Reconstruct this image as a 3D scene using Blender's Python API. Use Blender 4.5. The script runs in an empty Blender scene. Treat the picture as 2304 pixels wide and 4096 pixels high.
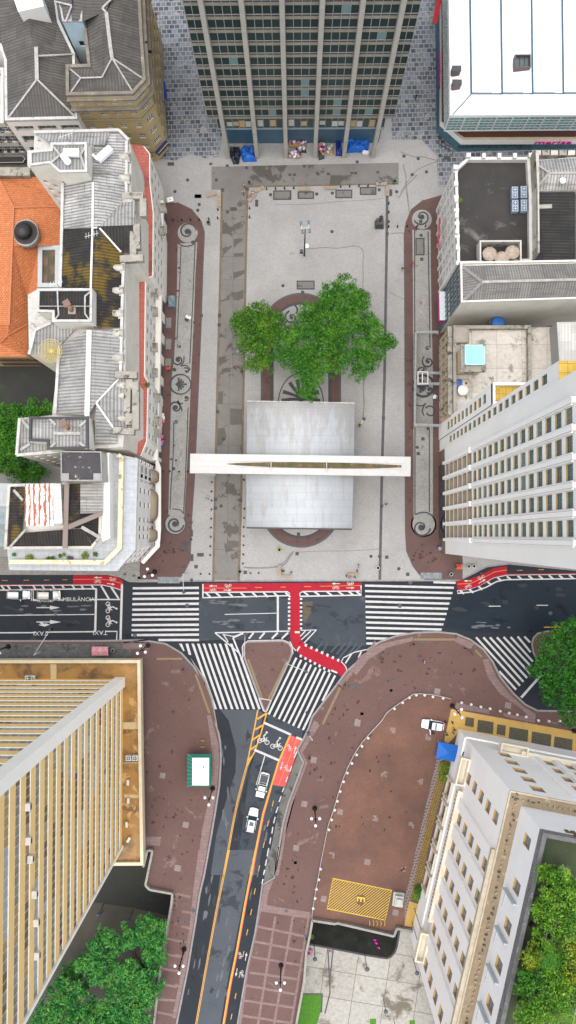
import bpy, bmesh, math, random
import numpy as np
from mathutils import Vector, Matrix, geometry
R_ = math.radians
SC = bpy.context.scene
COL = SC.collection
random.seed(7); rng = np.random.default_rng(7)
# ---------------- camera (looking down on the square from 145 m) ----------------
FP, HC = 3186.0, 145.0
NU, NV = 1185.0, 2143.0
_a, _b = NU - 1152.0, NV - 2048.0
_n = math.sqrt(_a*_a + _b*_b + FP*FP)
rz = -_a/_n; uz = _b/_n; bz = FP/_n
rx = math.sqrt(1 - rz*rz); ux = -rz*uz/rx; uy = math.sqrt(1 - uz*uz - ux*ux)
RIGHT = Vector((rx, 0, rz)); UP = Vector((ux, uy, uz)); BACK = RIGHT.cross(UP)
ROT = Matrix((RIGHT, UP, BACK)).transposed()
cd = bpy.data.cameras.new('camera'); cam = bpy.data.objects.new('camera', cd); COL.objects.link(cam)
cam.matrix_world = Matrix.Translation((0, 0, HC)) @ ROT.to_4x4()
cd.sensor_width = 36; cd.sensor_fit = 'AUTO'; cd.lens = FP*36/4096; cd.clip_start = 1; cd.clip_end = 2000
SC.camera = cam
# ---------------- daylight: bright overcast ----------------
SUN_EL, SUN_AZ = 83, 200     # azimuth measured clockwise from +Y
W = bpy.data.worlds.new('World'); SC.world = W; W.use_nodes = True
nt = W.node_tree; bg = nt.nodes['Background']; sky = nt.nodes.new('ShaderNodeTexSky')
sky.sky_type = 'NISHITA'; sky.sun_disc = False; sky.sun_elevation = R_(SUN_EL); sky.sun_rotation = R_(SUN_AZ)
sky.air_density = 1.0; sky.dust_density = 4.0; sky.ozone_density = 1.0
nt.links.new(sky.outputs[0], bg.inputs[0]); bg.inputs[1].default_value = 0.09
sd = bpy.data.lights.new('sun', 'SUN'); sd.energy = 1.5; sd.angle = R_(125); sd.color = (1, .955, .89)
so = bpy.data.objects.new('sun', sd); COL.objects.link(so)
_d = Vector((math.sin(R_(SUN_AZ))*math.cos(R_(SUN_EL)), math.cos(R_(SUN_AZ))*math.cos(R_(SUN_EL)), math.sin(R_(SUN_EL))))
so.rotation_euler = _d.to_track_quat('Z', 'Y').to_euler(); so.location = (0, 0, 120)
SC.view_settings.view_transform = 'Standard'; SC.view_settings.look = 'None'
SC.view_settings.exposure = 1.38; SC.view_settings.gamma = 1.0
SC.cycles.max_bounces = 5
# ---------------- photo frame -> world point at height z ----------------
FR = dict(A=(0,0,.5521),B=(700,0,.6901),C=(1600,0,.4859),D=(0,500,.4831),E=(0,1200,.4831),G=(0,1750,.4831),
 H=(600,700,.4141),I=(1100,700,.4831),J=(1650,560,.4513),K=(1550,1250,.5203),L=(600,1450,.4141),M=(1100,1450,.4831),
 N=(0,2250,.5521),O=(700,2250,.5521),P=(1400,2250,.6239),Q=(0,2600,.5521),R=(0,3300,.5521),S=(700,2800,.4141),
 T=(700,3400,.4141),U=(1200,2700,.4141),V=(1200,3350,.4141),W=(1600,2750,.4859),X=(1600,3350,.4859),Y=(0,0,1.5901),
 Z=(0,0,1.0),a=(860,440,.4831),b=(1650,1250,.2415),c=(540,1000,.3106),e=(0,560,.207))
def pt(f, x, y, z=0.0):
    ox, oy, s = FR[f]; u = ox + x*s; v = oy + y*s
    d = ROT @ Vector(((u-1152)/FP, -(v-2048)/FP, -1.0))
    t = (z-HC)/d.z
    return Vector((d.x*t, d.y*t, z))
def pts(f, l, z=0.0): return [pt(f, x, y, z) for x, y in l]
PX = 1/21.97
# ---------------- materials ----------------
MATS = {}
GF = 1.0     # the paving as photographed is exposed bright: ground albedos are given relative to this
def gs(c): return None if c is None else tuple(x*GF for x in c)
def _mat(name):
    m = bpy.data.materials.new(name); m.use_nodes = True; t = m.node_tree
    return m, t, t.nodes['Principled BSDF']
def _mix(t, fac, a, b):
    n = t.nodes.new('ShaderNodeMix'); n.data_type = 'RGBA'
    for s, v in ((0, fac), (6, a), (7, b)):
        if hasattr(v, 'type') and hasattr(v, 'node'): t.links.new(v, n.inputs[s])
        else: n.inputs[s].default_value = v if s == 0 else (*v, 1)
    return n.outputs[2]
def _noise(t, sc, det=5, rough=.6, vec=None, dist=0):
    n = t.nodes.new('ShaderNodeTexNoise'); n.inputs['Scale'].default_value = sc; n.inputs['Detail'].default_value = det
    n.inputs['Roughness'].default_value = rough; n.inputs['Distortion'].default_value = dist
    t.links.new(vec, n.inputs['Vector']); return n.outputs[0]
def _ramp(t, src, a, b):
    n = t.nodes.new('ShaderNodeMapRange'); n.inputs[1].default_value = a; n.inputs[2].default_value = b
    n.clamp = True; t.links.new(src, n.inputs[0]); return n.outputs[0]
def _pos(t, rot=0, scale=(1,1,1)):
    g = t.nodes.new('ShaderNodeNewGeometry'); mp = t.nodes.new('ShaderNodeMapping')
    mp.inputs['Rotation'].default_value = (0, 0, rot); mp.inputs['Scale'].default_value = scale
    t.links.new(g.outputs['Position'], mp.inputs['Vector']); return mp.outputs[0]
def _math(t, op, a, b=None):
    n = t.nodes.new('ShaderNodeMath'); n.operation = op
    for i, v in enumerate((a, b)):
        if v is None: continue
        if hasattr(v, 'node'): t.links.new(v, n.inputs[i])
        else: n.inputs[i].default_value = v
    return n.outputs[0]
def M(name, c, c2=None, sc=.5, rough=.8, st=None, ssc=.25, sth=.55, sw=.06, metal=0, bump=0, fine=0, spec=.5, st2=None, s2sc=1.2, s2th=.62):
    if name in MATS: return MATS[name]
    c, c2, st, st2 = gs(c), gs(c2), gs(st), gs(st2)
    m, t, p = _mat(name); pos = _pos(t); out = None
    if c2 is None: c2 = tuple(x*.82 for x in c)
    out = _mix(t, _ramp(t, _noise(t, sc, 6, .65, pos), .3, .7), c, c2)
    if fine:
        out = _mix(t, _math(t, 'MULTIPLY', _ramp(t, _noise(t, 5.5, 3, .7, pos), .42, .7), fine), out, tuple(x*.45 for x in c))
    if st: out = _mix(t, _ramp(t, _noise(t, ssc, 8, .68, pos, .4), sth, sth+sw), out, st)
    if st2: out = _mix(t, _ramp(t, _noise(t, s2sc, 8, .7, pos, .6), s2th, s2th+.05), out, st2)
    t.links.new(out, p.inputs['Base Color']); p.inputs['Roughness'].default_value = rough; p.inputs['Metallic'].default_value = metal
    p.inputs['Specular IOR Level'].default_value = spec
    if bump:
        b = t.nodes.new('ShaderNodeBump'); b.inputs['Strength'].default_value = bump; b.inputs['Distance'].default_value = .03
        t.links.new(_noise(t, 3, 5, .6, pos), b.inputs['Height']); t.links.new(b.outputs[0], p.inputs['Normal'])
    MATS[name] = m; return m
def CR(name, c, dark, ang, per=.42, moss=None, mth=.55, sheet=3.0, depth=.6, vary=.5, smix=.8):
    """corrugated roofing: ribs running along direction ang (degrees from +X)"""
    if name in MATS: return MATS[name]
    m, t, p = _mat(name); pos = _pos(t, -R_(ang)); sx = t.nodes.new('ShaderNodeSeparateXYZ'); t.links.new(pos, sx.inputs[0])
    y = sx.outputs[1]; x = sx.outputs[0]
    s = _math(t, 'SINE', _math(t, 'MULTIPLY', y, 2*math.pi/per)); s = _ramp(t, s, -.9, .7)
    base = _mix(t, _ramp(t, _noise(t, .35, 7, .7, pos), .35, .68), c, tuple(a*(1-vary)+b*vary for a, b in zip(c, dark)))
    # separate sheets weathered differently
    br = t.nodes.new('ShaderNodeTexBrick'); br.inputs['Scale'].default_value = 1; br.inputs['Brick Width'].default_value = sheet
    br.inputs['Row Height'].default_value = sheet*.62; br.inputs['Mortar Size'].default_value = .035
    br.inputs['Color1'].default_value = (1,1,1,1); br.inputs['Color2'].default_value = (.68,.68,.68,1); br.inputs['Mortar'].default_value = (.4,.4,.4,1)
    t.links.new(pos, br.inputs['Vector'])
    mu = t.nodes.new('ShaderNodeMix'); mu.data_type = 'RGBA'; mu.blend_type = 'MULTIPLY'; mu.inputs[0].default_value = smix
    t.links.new(base, mu.inputs[6]); t.links.new(br.outputs[0], mu.inputs[7]); base = mu.outputs[2]
    st = _noise(t, 1.0, 6, .7, _pos(t, -R_(ang), (.12, 1.2, 1)))
    base = _mix(t, _ramp(t, st, .52, .75), base, dark)
    if moss: base = _mix(t, _math(t, 'MULTIPLY', _ramp(t, _noise(t, .22, 5, .6, pos), mth, mth+.08), .75), base, moss)
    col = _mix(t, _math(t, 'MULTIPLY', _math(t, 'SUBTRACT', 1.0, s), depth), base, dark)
    t.links.new(col, p.inputs['Base Color']); p.inputs['Roughness'].default_value = .85; p.inputs['Specular IOR Level'].default_value = .25
    b = t.nodes.new('ShaderNodeBump'); b.inputs['Strength'].default_value = .6; b.inputs['Distance'].default_value = .06
    t.links.new(s, b.inputs['Height']); t.links.new(b.outputs[0], p.inputs['Normal'])
    MATS[name] = m; return m
def BR(name, c1, c2, mort, w, h, ang=0, ms=.04, off=.5, rough=.75, st=None, ssc=.3, sth=.6, c3=None, sq=1.0, c3th=.6):
    """slabs or tiles in the ground plane"""
    if name in MATS: return MATS[name]
    c1, c2, mort, st, c3 = gs(c1), gs(c2), gs(mort), gs(st), gs(c3)
    m, t, p = _mat(name); pos = _pos(t, -R_(ang))
    br = t.nodes.new('ShaderNodeTexBrick'); br.offset = off; br.squash = sq
    br.inputs['Scale'].default_value = 1; br.inputs['Brick Width'].default_value = w; br.inputs['Row Height'].default_value = h
    br.inputs['Mortar Size'].default_value = ms; br.inputs['Mortar Smooth'].default_value = .1; br.inputs['Bias'].default_value = 0
    br.inputs['Color1'].default_value = (*c1, 1); br.inputs['Color2'].default_value = (*c2, 1); br.inputs['Mortar'].default_value = (*mort, 1)
    t.links.new(pos, br.inputs['Vector']); col = br.outputs[0]
    if c3:
        col = _mix(t, _ramp(t, _noise(t, .55, 8, .8, pos), c3th, c3th+.04), col, c3)
    col = _mix(t, _math(t, 'MULTIPLY', _ramp(t, _noise(t, 1.6, 7, .7, pos), .4, .75), .45), col, tuple(x*.6 for x in mort))
    if st: col = _mix(t, _ramp(t, _noise(t, ssc, 8, .7, pos, .4), sth, sth+.08), col, st)
    t.links.new(col, p.inputs['Base Color']); p.inputs['Roughness'].default_value = rough
    MATS[name] = m; return m
def LEAF(name, dark, mid, light, rough=.55):
    if name in MATS: return MATS[name]
    m, t, p = _mat(name); g = t.nodes.new('ShaderNodeNewGeometry'); r = g.outputs['Random Per Island']
    pos = _pos(t); a = _mix(t, _ramp(t, r, 0, .75), dark, mid); a = _mix(t, _ramp(t, r, .8, 1), a, light)
    a = _mix(t, _math(t, 'MULTIPLY', _ramp(t, _noise(t, .45, 4, .6, pos), .45, .65), .55), a, light)
    t.links.new(a, p.inputs['Base Color']); p.inputs['Roughness'].default_value = rough; p.inputs['Specular IOR Level'].default_value = .2
    MATS[name] = m; return m
def S(name, c, rough=.6, metal=0, spec=.5):
    if name in MATS: return MATS[name]
    m, t, p = _mat(name); pos = _pos(t)
    t.links.new(_mix(t, _ramp(t, _noise(t, 2.5, 4, .6, pos), .35, .7), c, tuple(x*.86 for x in c)), p.inputs['Base Color'])
    p.inputs['Roughness'].default_value = rough; p.inputs['Metallic'].default_value = metal; p.inputs['Specular IOR Level'].default_value = spec
    MATS[name] = m; return m
white = S('white_paint', (.8,.8,.78)); road_white = M('road_white', (.52,.52,.5), (.38,.39,.39), sc=1.2, st=(.1,.11,.12), ssc=1.6, sth=.645, sw=.05, rough=.7, fine=.25)
road_yellow = M('road_yellow', (.58,.3,.035), (.46,.22,.03), sc=1.5, rough=.7)
black = S('black_iron', (.012,.012,.015), .45); dgrey = S('dark_grey', (.06,.065,.07)); grey = S('grey_metal', (.35,.37,.38), .4, .3)
glass = S('dark_glass', (.012,.03,.035), .08); glassb = S('blue_glass', (.08,.16,.2), .08); glassg = S('green_glass', (.03,.06,.06), .12)
# ---------------- mesh builder ----------------
class MB:
    def __init__(s): s.k = 0; s.v = []; s.f = []; s.m = []; s.sm = []
    def face(s, ps, m=0, sm=False):
        n = len(s.v); s.v += [tuple(p) for p in ps]; s.f.append(tuple(range(n, n+len(ps)))); s.m.append(m); s.sm.append(sm)
    def poly(s, ps, z=None, m=0):
        s.k = (s.k+1) % 36; e = s.k*1e-4
        ps = [Vector((p[0], p[1], (p[2] if z is None else z)+e)) for p in ps]
        ar = sum(ps[i].x*ps[(i+1) % len(ps)].y-ps[(i+1) % len(ps)].x*ps[i].y for i in range(len(ps)))
        if ar < 0: ps = ps[::-1]
        s.face(ps, m)
    def prism(s, ps, z0, z1, m=0, mt=None, bottom=False):
        ps = ccw(ps); n = len(ps)
        for i in range(n):
            a, b = ps[i], ps[(i+1) % n]
            s.face([(a[0],a[1],z0),(b[0],b[1],z0),(b[0],b[1],z1),(a[0],a[1],z1)], m)
        s.face([(p[0],p[1],z1) for p in ps], m if mt is None else mt)
        if bottom: s.face([(p[0],p[1],z0) for p in ps[::-1]], m)
    def box(s, c, d, rot=0, m=0):
        cx, cy, cz = c; x, y, z = d[0]/2, d[1]/2, d[2]/2; ca, sa = math.cos(rot), math.sin(rot)
        q = [(cx+ca*i*x-sa*j*y, cy+sa*i*x+ca*j*y) for i, j in ((-1,-1),(1,-1),(1,1),(-1,1))]
        s.prism(q, cz-z, cz+z, m, bottom=True)
    def bar(s, a, b, w, h, m=0):
        a = Vector(a); b = Vector(b); d = (b-a); L = d.length
        if L < 1e-6: return
        d /= L; up = Vector((0,0,1)) if abs(d.z) < .95 else Vector((0,1,0))
        x = d.cross(up).normalized()*w/2; y = x.cross(d).normalized()*h/2
        q = [-x-y, x-y, x+y, -x+y]
        for i in range(4): s.face([a+q[i], a+q[(i+1)%4], b+q[(i+1)%4], b+q[i]], m)
        s.face([a+k for k in q[::-1]], m); s.face([b+k for k in q], m)
    def tube(s, path, r, n=8, m=0, cap=True):
        path = [Vector(p) for p in path]; rr = r if isinstance(r, (list, tuple)) else [r]*len(path); rings = []
        for i, p in enumerate(path):
            d = (path[min(i+1, len(path)-1)]-path[max(i-1, 0)]).normalized()
            up = Vector((0,0,1)) if abs(d.z) < .9 else Vector((1,0,0))
            x = d.cross(up).normalized(); y = x.cross(d).normalized()
            rings.append([p+(x*math.cos(2*math.pi*k/n)+y*math.sin(2*math.pi*k/n))*rr[i] for k in range(n)])
        for i in range(len(rings)-1):
            for k in range(n): s.face([rings[i][k], rings[i][(k+1)%n], rings[i+1][(k+1)%n], rings[i+1][k]], m, True)
        if cap: s.face(rings[0][::-1], m); s.face(rings[-1], m)
    def lathe(s, c, prof, n=14, m=0, sx=1, sy=1):
        c = Vector(c); rings = [[c+Vector((r*sx*math.cos(2*math.pi*k/n), r*sy*math.sin(2*math.pi*k/n), z)) for k in range(n)] for r, z in prof]
        for i in range(len(rings)-1):
            for k in range(n): s.face([rings[i][k], rings[i][(k+1)%n], rings[i+1][(k+1)%n], rings[i+1][k]], m, True)
        if prof[-1][0] > .001: s.face(rings[-1], m)
        if prof[0][0] > .001: s.face(rings[0][::-1], m)
    def ball(s, c, r, n=10, m=0, sz=1):
        k = n//2; s.lathe(c, [(max(r*math.sin(math.pi*i/k), .0005), -r*sz*math.cos(math.pi*i/k)) for i in range(k+1)], n, m)
    def disc(s, c, r, n=20, m=0):
        s.face([(c[0]+r*math.cos(2*math.pi*k/n), c[1]+r*math.sin(2*math.pi*k/n), c[2]) for k in range(n)], m)
    def stroke(s, ps, w, z=None, m=0, closed=False):
        """flat ribbon in the ground plane; w number or list"""
        ps = [Vector(p) for p in ps]; n = len(ps); ww = w if isinstance(w, (list, tuple)) else [w]*n; L = []; R = []; s.k = (s.k+1) % 36; e = s.k*1e-4
        for i in range(n):
            a = ps[(i-1) % n] if (closed or i > 0) else ps[i]; b = ps[(i+1) % n] if (closed or i < n-1) else ps[i]
            d = (b-a); d.z = 0
            if d.length < 1e-7: d = Vector((1,0,0))
            d.normalize(); nn = Vector((-d.y, d.x, 0))*ww[i]/2; zz = (ps[i].z if z is None else z)+e
            L.append(Vector((ps[i].x+nn.x, ps[i].y+nn.y, zz))); R.append(Vector((ps[i].x-nn.x, ps[i].y-nn.y, zz)))
        for i in range(n if closed else n-1):
            j = (i+1) % n; s.face([R[i], R[j], L[j], L[i]], m)
    def build(s, name, mats, parent=None, **kw):
        if not isinstance(mats, (list, tuple)): mats = [mats]
        off = Vector((0,0,0)) if parent is None else WL(parent)
        if parent is None and 'at' in kw: off = Vector(kw['at'])
        me = bpy.data.meshes.new(name)
        me.from_pydata([(v[0]-off.x, v[1]-off.y, v[2]-off.z) for v in s.v], [], s.f)
        for mm in mats: me.materials.append(mm)
        me.polygons.foreach_set('material_index', s.m); me.polygons.foreach_set('use_smooth', s.sm)
        if any(s.sm):
            bm = bmesh.new(); bm.from_mesh(me); bmesh.ops.remove_doubles(bm, verts=bm.verts, dist=.0004); bm.to_mesh(me); bm.free()
        me.update(); o = bpy.data.objects.new(name, me); COL.objects.link(o)
        if parent is not None: o.parent = parent; o.location = (0,0,0)
        else: o.location = off
        return o
ROOTLOC = {}
def WL(o):
    """world location of an un-rotated parent chain"""
    v = Vector((0,0,0))
    while o is not None: v = v + o.location; o = o.parent
    return v
def ccw(ps):
    ps = [tuple(p) for p in ps]
    ar = sum(ps[i][0]*ps[(i+1) % len(ps)][1]-ps[(i+1) % len(ps)][0]*ps[i][1] for i in range(len(ps)))
    return ps if ar > 0 else ps[::-1]
def thing(name, label, cat, loc=(0,0,0), rot=0, group=None):
    o = bpy.data.objects.new(name, None); COL.objects.link(o); o.empty_display_size = .3
    o.location = loc; o.rotation_euler = (0,0,rot); o['label'] = label; o['category'] = cat
    if group: o['group'] = group
    return o
def tag(o, label, cat, group=None):
    o['label'] = label; o['category'] = cat
    if group: o['group'] = group
    return o
def struct(o, kind='structure'): o['kind'] = kind; return o
def dup(r, loc, rot=0, label=None, group=None, sc=None):
    c = r.copy(); COL.objects.link(c); c.location = loc; c.rotation_euler = (0,0,rot)
    if label: c['label'] = label
    if group: c['group'] = group
    if sc: c.scale = (sc, sc, sc)
    for ch in list(r.children):
        d = ch.copy(); COL.objects.link(d); d.parent = c
        for g in list(ch.children):
            e = g.copy(); COL.objects.link(e); e.parent = d
    return c
WC = {}
def winmesh(w, h, nx, nz, dep, gm, fm, fr=.06):
    k = (round(w,2), round(h,2), nx, nz, dep, gm.name, fm.name)
    if k in WC: return WC[k]
    b = MB(); y = -dep
    b.face([(-w/2,y,0),(w/2,y,0),(w/2,y,h),(-w/2,y,h)], 0)
    t = .05
    def bx(x0,x1,z0,z1): b.box(((x0+x1)/2, y+t/2+.004, (z0+z1)/2), (x1-x0, t, z1-z0), 0, 1)
    bx(-w/2,w/2,0,fr); bx(-w/2,w/2,h-fr,h)
    for i in range(nx+1):
        x = -w/2+fr/2+(w-fr)*i/nx; bx(x-fr/2,x+fr/2,fr,h-fr)
    for j in range(1, nz):
        z = h*j/nz; bx(-w/2+fr,w/2-fr,z-fr*.4,z+fr*.4)
    me = bpy.data.meshes.new('window')
    me.from_pydata(b.v, [], b.f); me.materials.append(gm); me.materials.append(fm); me.polygons.foreach_set('material_index', b.m)
    me.update(); WC[k] = me; return me
def facade(b, root, p0, p1, z0, z1, cols, rows, dep=.3, m=0, mr=None, nx=2, nz=2, gm=None, fm=None, name='window', skip=None, alt=None):
    """wall from p0 to p1 (outside on the right hand) with real openings; each window its own child"""
    gm = gm or glass; fm = fm or white; mr = m if mr is None else mr
    p0 = Vector((p0[0], p0[1], 0)); p1 = Vector((p1[0], p1[1], 0)); d = (p1-p0); L = d.length; d /= L; n = Vector((d.y, -d.x, 0))
    W_ = lambda u, z, k=0: p0+d*u-n*k+Vector((0,0,z))
    zz = [z0]+[q for r in rows for q in r]+[z1]; uu = [0]+[q for c in cols for q in c]+[L]
    off = WL(root); ang = math.atan2(d.y, d.x)
    for j in range(len(zz)-1):
        za, zb = zz[j], zz[j+1]
        if zb-za < 1e-4: continue
        if j % 2 == 0: b.face([W_(0,za),W_(L,za),W_(L,zb),W_(0,zb)], m); continue
        for i in range(len(uu)-1):
            ua, ub = uu[i], uu[i+1]
            if ub-ua < 1e-4: continue
            if i % 2 == 0 or (skip and skip(i//2, j//2)): b.face([W_(ua,za),W_(ub,za),W_(ub,zb),W_(ua,zb)], m); continue
            for A, B in (((ua,za),(ub,za)),((ub,za),(ub,zb)),((ub,zb),(ua,zb)),((ua,zb),(ua,za))):
                b.face([W_(*A),W_(*B),W_(*B,dep),W_(*A,dep)], mr)
            g2 = gm
            if alt and random.random() < alt[1]: g2 = alt[0]
            o = bpy.data.objects.new(name, winmesh(ub-ua, zb-za, nx, nz, dep-.05, g2, fm)); COL.objects.link(o)
            o.parent = root; q = W_((ua+ub)/2, za)-off; o.location = q; o.rotation_euler = (0,0,ang+math.pi); 
            # mesh looks toward +y: turn it so that it faces the outside
def even(L, n, w, a=0, b=None):
    """n openings of width w evenly spread between a and b"""
    b = L if b is None else b; s = (b-a)/n
    return [(a+s*(i+.5)-w/2, a+s*(i+.5)+w/2) for i in range(n)]
def wall(b, p0, p1, z0, z1, m=0):
    b.face([(p0[0],p0[1],z0),(p1[0],p1[1],z0),(p1[0],p1[1],z1),(p0[0],p0[1],z1)], m)
def rim(b, ps, z0, z1, th, m=0, closed=True):
    """parapet running round a polygon, thickness th inwards"""
    ps = [Vector((p[0],p[1],0)) for p in (ccw(ps) if closed else ps)]; n = len(ps); inn = []
    for i in range(n):
        a, c, e = ps[(i-1)%n], ps[i], ps[(i+1)%n]
        d1 = (c-a).normalized(); d2 = (e-c).normalized()
        if not closed and i == 0: d1 = d2
        if not closed and i == n-1: d2 = d1
        n1 = Vector((-d1.y,d1.x,0)); n2 = Vector((-d2.y,d2.x,0)); nn = (n1+n2)
        if nn.length < .1: nn = n1
        nn.normalize(); k = th/max(.35, nn.dot(n1)); inn.append(c+nn*k)
    for i in range(n if closed else n-1):
        j = (i+1)%n; a, c, d, e = ps[i], ps[j], inn[j], inn[i]
        q = [(a.x,a.y),(c.x,c.y),(d.x,d.y),(e.x,e.y)]
        b.face([(a.x,a.y,z0),(c.x,c.y,z0),(c.x,c.y,z1),(a.x,a.y,z1)], m)
        b.face([(d.x,d.y,z0),(e.x,e.y,z0),(e.x,e.y,z1),(d.x,d.y,z1)], m)
        b.face([(x,y,z1) for x,y in q], m)
    if not closed:
        for i in (0, n-1): b.face([(ps[i].x,ps[i].y,z0),(inn[i].x,inn[i].y,z0),(inn[i].x,inn[i].y,z1),(ps[i].x,ps[i].y,z1)], m)
def text(s, name, mat, loc, size, rot=(0,0,0), ext=.02, parent=None, xs=1.0):
    c = bpy.data.curves.new(name, 'FONT'); c.body = s; c.size = size; c.extrude = ext; c.align_x = 'CENTER'; c.align_y = 'CENTER'; c.resolution_u = 3
    o = bpy.data.objects.new(name, c); me = bpy.data.meshes.new_from_object(o); bpy.data.objects.remove(o)
    me.materials.clear(); me.materials.append(mat)
    o = bpy.data.objects.new(name, me); COL.objects.link(o); o.location = loc; o.rotation_euler = rot; o.scale = (xs, 1, 1)
    if parent is not None: o.parent = parent; o.location = Vector(loc)-WL(parent)
    return o
def cpath(ps, k=6):
    """catmull-rom through the points"""
    ps = [Vector(p) for p in ps]; out = []; n = len(ps)
    for i in range(n-1):
        a, b, c, d = ps[max(i-1,0)], ps[i], ps[i+1], ps[min(i+2,n-1)]
        for j in range(k):
            t = j/k; out.append(.5*((2*b)+(c-a)*t+(2*a-5*b+4*c-d)*t*t+(3*b-a-3*c+d)*t**3))
    return out+[ps[-1]]
# =============== GROUND ===============
GF = .68
asph = M('asphalt', (.011,.018,.027), (.022,.031,.042), sc=.12, rough=.6, st=(.055,.062,.07), ssc=.3, sth=.6, sw=.14, fine=.4, st2=(.005,.007,.01), s2sc=.35, s2th=.6, bump=.2)
asph2 = M('asphalt_worn', (.085,.1,.118), (.11,.126,.145), sc=.15, rough=.75, st=(.17,.185,.2), ssc=.35, sth=.62, sw=.14, fine=.4, st2=(.045,.056,.068), s2sc=.22, s2th=.56)
asph3 = M('asphalt_grey', (.05,.064,.08), (.075,.09,.108), sc=.14, rough=.75, st=(.14,.15,.16), ssc=.33, sth=.62, sw=.14, fine=.45, st2=(.03,.038,.048), s2sc=.25, s2th=.56)
asphb = M('asphalt_blue', (.009,.019,.031), (.015,.03,.046), sc=.2, rough=.7, st=(.06,.075,.09), ssc=.4, sth=.67, fine=.35, st2=(.005,.009,.015), s2sc=.2, s2th=.57)
mosaic = M('mosaic', (.505,.505,.485), (.4,.4,.385), sc=.16, rough=.85, st=(.33,.32,.30), ssc=.3, sth=.62, sw=.1, fine=.55, st2=(.46,.37,.24), s2sc=.14, s2th=.66, bump=.25)
mosaic_old = M('mosaic_old', (.5,.5,.47), (.38,.375,.345), sc=.5, rough=.85, st=(.22,.2,.17), ssc=.9, sth=.6, sw=.08, fine=.9, st2=(.3,.29,.22), s2sc=.4, s2th=.6)
conc = M('concrete_drive', (.26,.25,.23), (.2,.19,.175), sc=.3, rough=.7, st=(.105,.095,.08), ssc=.2, sth=.56, sw=.02, fine=.3, st2=(.26,.25,.24), s2sc=.5, s2th=.66)
conc2 = BR('concrete_panels', (.6,.59,.52), (.5,.49,.44), (.2,.19,.16), 6, 5, -9, .06, 0, st=(.19,.17,.12), ssc=.22, sth=.55)
kerbm = M('kerb', (.38,.37,.36), (.25,.25,.25), sc=1.2)
maroon = M('maroon_paving', (.19,.105,.088), (.15,.08,.066), sc=.12, rough=.8, st=(.06,.02,.018), ssc=.6, sth=.625, sw=.03, fine=.65, st2=(.24,.155,.135), s2sc=.25, s2th=.6, bump=.2)
maroon2 = M('maroon_court', (.275,.135,.088), (.13,.068,.054), sc=.13, rough=.8, st=(.055,.025,.02), ssc=.5, sth=.65, sw=.04, fine=.7, bump=.2)
maroon_wet = M('maroon_band', (.17,.085,.07), (.115,.06,.05), sc=.3, rough=.7, st=(.055,.025,.022), ssc=.7, sth=.6, fine=.7)
pink = BR('pink_slabs', (.31,.21,.19), (.26,.175,.16), (.2,.14,.13), 1.2, .6, 0, .04, st=(.15,.08,.07), ssc=.9, sth=.66)
slabs = BR('granite_slabs', (.03,.05,.08), (.24,.29,.35), (.42,.42,.4), .98, .86, 1.5, .075, .5, c3=(.42,.42,.41), st=(.13,.14,.16), ssc=.4, sth=.7, c3th=.56)
tiles = BR('grey_tiles', (.17,.18,.17), (.12,.125,.12), (.09,.09,.085), .8, .45, 0, .03, .5, c3=(.3,.3,.28), st=(.05,.055,.055), ssc=.35, sth=.52, c3th=.64)
tiles_w = BR('bank_tiles', (.42,.42,.38), (.33,.33,.3), (.22,.22,.2), .5, .3, 3, .03, st=(.12,.11,.1), ssc=.5, sth=.64)
dstone = M('dark_stone', (.045,.05,.058), (.07,.075,.082), sc=1, rough=.7, fine=.5)
greyband = M('grey_band', (.12,.125,.13), (.08,.085,.09), sc=.8, rough=.8)
tan = M('gutter_tan', (.24,.19,.12), (.16,.13,.09), sc=.8, rough=.85)
ochre_mos = BR('ochre_mosaic', (.55,.35,.06), (.42,.26,.05), (.1,.07,.03), .3, .3, 14, .05, 0)
ochre = M('ochre_stone', (.72,.47,.12), (.6,.38,.1), sc=.5, st=(.35,.26,.12), ssc=.5, sth=.62)
grass_m = M('grass', (.07,.27,.015), (.13,.36,.025), sc=1.5, rough=.9, fine=.8, st=(.16,.14,.03), ssc=.7, sth=.62)
redp = M('cycle_red', (.5,.008,.032), (.42,.006,.026), sc=.4, rough=.55, st=(.24,.008,.016), ssc=.7, sth=.6, fine=.3)
redp2 = M('cycle_red_faded', (.75,.08,.07), (.62,.05,.045), sc=.4, rough=.6, st=(.6,.14,.12), ssc=.5, sth=.55)
ZP = .12
LAYN = {}
def sheet(name, f, l, z, m, ps=None, px=0):
    LAYN[z] = LAYN.get(z, 0)+1; b = MB(); z += .00025*LAYN[z]; b.poly(ps or pts(f, l, px), z); return struct(b.build(name, m))
def slab(name, f, l, m, z=ZP, ps=None, kerb=.3):
    b = MB(); q = ps or pts(f, l, 0); b.prism(q, -.05, z, 1, 0)
    o = struct(b.build(name, [m, kerbm]))
    if kerb:
        k = MB(); rim(k, q, -.05, z+.006, kerb); struct(k.build('kerb', kerbm))
    return o
BIG = 260
PITA = pts('R', [(830,296),(1045,290),(1075,170),(1112,172),(1060,420),(1090,452),(1255,482),(1247,560),(1215,730),(1182,900),(1150,1180),(1120,1442)])+pts('Y', [(380,2760),(340,2960),(-900,2960),(-900,2360),(0,2230)])
PITB = pts('V', [(118,778),(338,812),(352,802),(902,930),(930,855),(1085,885)])+[pt('Z',1700,3850),pt('Z',1800,4300),pt('Z',1700,4700)]+pts('Z', [(1180,4700),(1165,4300)])+pts('Y', [(744,2576),(765,2460)])+pts('V', [(60,1080),(95,920)])
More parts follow.
